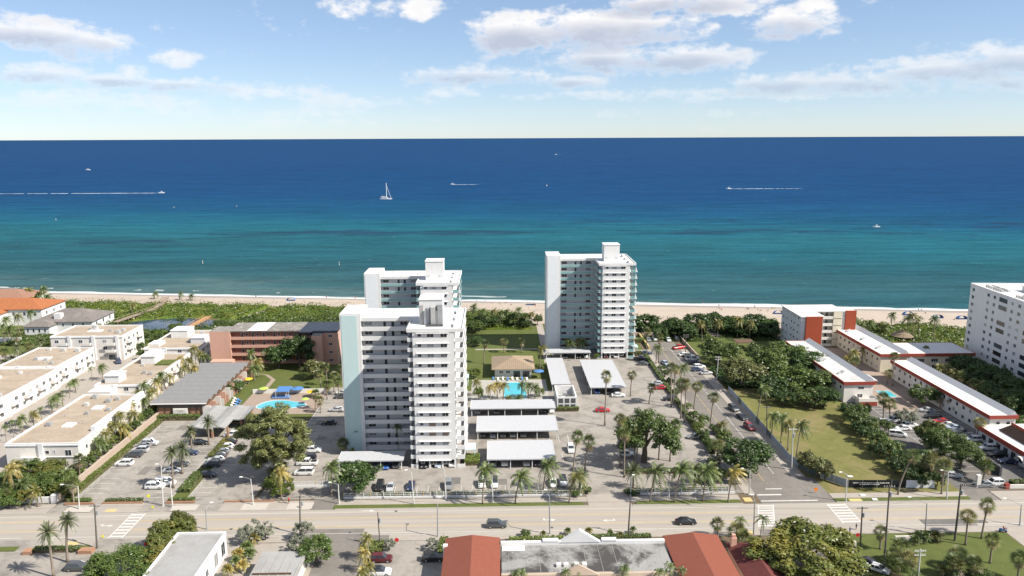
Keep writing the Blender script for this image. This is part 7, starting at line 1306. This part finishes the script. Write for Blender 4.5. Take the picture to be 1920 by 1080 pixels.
# ================================================================== BOATS
def hull(b, L_, w, h, mi=0, y0=0.0):
    st = [(-L_ / 2, .85), (-L_ * .2, 1.0), (L_ * .2, .9), (L_ * .38, .55), (L_ / 2, .04)]; rg = []
    for (x, k) in st: i = len(b.v); b.v += [(x, y0 - w * k * .75, -.3), (x, y0 - w * k, h), (x, y0 + w * k, h), (x, y0 + w * k * .75, -.3)]; rg.append(i)
    for a, c in zip(rg[:-1], rg[1:]):
        for j in range(4): j2 = (j + 1) % 4; b.f.append((a + j, a + j2, c + j2, c + j)); b.m.append(mi)
    b.f.append(tuple(rg[0] + j for j in range(4))); b.m.append(mi); return b
def boat(px, py, L_, rz, label, wake=0.0, sail=False, cab=True):
    x, y = P(px, py, -.6); t = thing('sailing_catamaran' if sail else 'motor_boat', label, 'boat', (x, y, -.6), R(rz))
    if sail:
        b = MB(); hull(b, L_, .8, 1.5, y0=-2.6); hull(b, L_, .8, 1.5, y0=2.6); b.box(-L_ * .38, L_ * .22, -2.6, 2.6, .9, 1.5); obj('hull', b, gelcoat, t, local=True)
        obj('cabin', MB().box(-L_ * .3, L_ * .12, -2.1, 2.1, 1.5, 2.7), gelcoat, t, local=True); obj('cabin_windows', MB().box(-L_ * .28, L_ * .125, -2.12, 2.12, 1.9, 2.3), glassw, t, local=True); obj('cockpit_roof', MB().box(-L_ * .48, -L_ * .2, -2.2, 2.2, 3.0, 3.15), gelcoat, t, local=True)
        obj('mast', MB().cyl(L_ * .05, 0, 2.6, 23.5, .5, .36, 8), framew, t, local=True); obj('boom', MB().tube([(L_ * .05, 0, 4.2), (-L_ * .42, 0, 4.0)], .22, 8), framew, t, local=True); obj('furled_sail', MB().tube([(L_ * .46, 0, 1.6), (L_ * .07, 0, 19.5)], .2, 6), framew, t, local=True)
    else:
        b = MB(); hull(b, L_, L_ * .14, L_ * .13); obj('hull', b, gelcoat, t, local=True); obj('console', MB().box(-L_ * .12, L_ * .08, -L_ * .06, L_ * .06, L_ * .12, L_ * .24), gelcoat, t, local=True); obj('hard_top', MB().box(-L_ * .16, L_ * .12, -L_ * .09, L_ * .09, L_ * .30, L_ * .32), gelcoat, t, local=True); obj('outboard', MB().box(-L_ * .54, -L_ * .48, -L_ * .05, L_ * .05, 0, L_ * .16), metal, t, local=True)
        for sy in (-.07, .07): obj('top_post', MB().cyl(-L_ * .02, L_ * sy, L_ * .12, L_ * .3, .05, n=5), steel, t, local=True)
    if wake:                                      # churned white water lying on the sea behind the boat
        b = MB(); g = random.Random(int(px)); n = 60; X = -L_ * .45; pr = [(X, -.6), (X, .6)]
        for i in range(n):
            u = (i + 1) / n; x1 = -L_ * .45 - wake * u; w = (1.6 + 2.8 * u ** .7) * (1.1 - u * .8) * g.uniform(.5, 1.2); c = g.uniform(-.5, .5)
            nx = [(x1, c - w), (x1, c + w)]
            if g.random() > u * .2: b.quad((pr[0][0], pr[0][1], .03), (pr[1][0], pr[1][1], .03), (nx[1][0], nx[1][1], .03), (nx[0][0], nx[0][1], .03))
            pr = nx
        for sg in (-1, 1):                         # bow wave
            b.poly([(L_ * .35, sg * L_ * .1, .03), (-L_ * .4, sg * L_ * .35, .03), (-L_ * .5, sg * L_ * .2, .03)][::sg])
        o = struct('wake', b, foam); o.parent = t; o.location = (0, 0, 0)
    return t
boat(724, 373.5, 16.5, -10, 'white sailing catamaran with bare mast', sail=True); boat(303, 362, 10, -1, 'speedboat drawing a long white wake across the deep water', 330); boat(848, 346, 9, 178, 'small motor boat with short wake beyond the catamaran', 45); boat(1366, 354, 9, 178, 'motor boat with a long thin wake beyond the towers', 120); boat(165, 319, 14, 0, 'distant motor cruiser below the horizon, left'); boat(1042, 290, 14, 180, 'tiny boat close to the horizon', 40); boat(1643, 426, 7, 180, 'small open boat over the dark reef'); boat(1025, 349, 8, 90, 'little boat with upright mast far out between the towers')
for px, py in ((105, 413), (444, 388), (380, 494), (326, 390), (636, 497)):
    x, y = P(px, py, -.6); t = thing('buoy', 'small pale marker buoy on the inshore water', 'buoy', (x, y, -.6), 0, 'marker buoys inshore'); obj('float', MB().tube([(0, 0, -.3), (0, 0, .1), (0, 0, .6), (0, 0, 1.5)], [.3, .45, .3, .08], 10), conc, t, local=True); obj('top_mark', MB().cyl(0, 0, 1.5, 2.2, .16, n=8), signw, t, local=True)
# ---- look-alikes that a count from a landmark tells apart get that count in their label
ORD = ('first second third fourth fifth sixth seventh eighth ninth tenth eleventh twelfth thirteenth fourteenth fifteenth sixteenth seventeenth eighteenth nineteenth twentieth twenty-first').split()
byl = {}
for o in SC.objects:
    if o.parent is None and 'group' in o and 'label' in o: byl.setdefault((o['group'], o['label']), []).append(o)
for (g, l), os_ in byl.items():
    if not 2 <= len(os_) <= 21 or any(w in l for w in ('sunbather', 'waterline', 'buoy', 'power line', 'utility box', 'lounger')): continue
    xs2 = [o.location.x for o in os_]; ys2 = [o.location.y for o in os_]
    if max(ys2) - min(ys2) >= .8 * (max(xs2) - min(xs2)): os_.sort(key=lambda o: abs(o.location.y - 160)); what = 'from the road'
    else: os_.sort(key=lambda o: abs(o.location.x - 69)); what = 'from the side street'
    if len(l.split()) + 5 > 16: continue
    for i, o in enumerate(os_): o['label'] = '%s, %s %s' % (l, ORD[i], what)
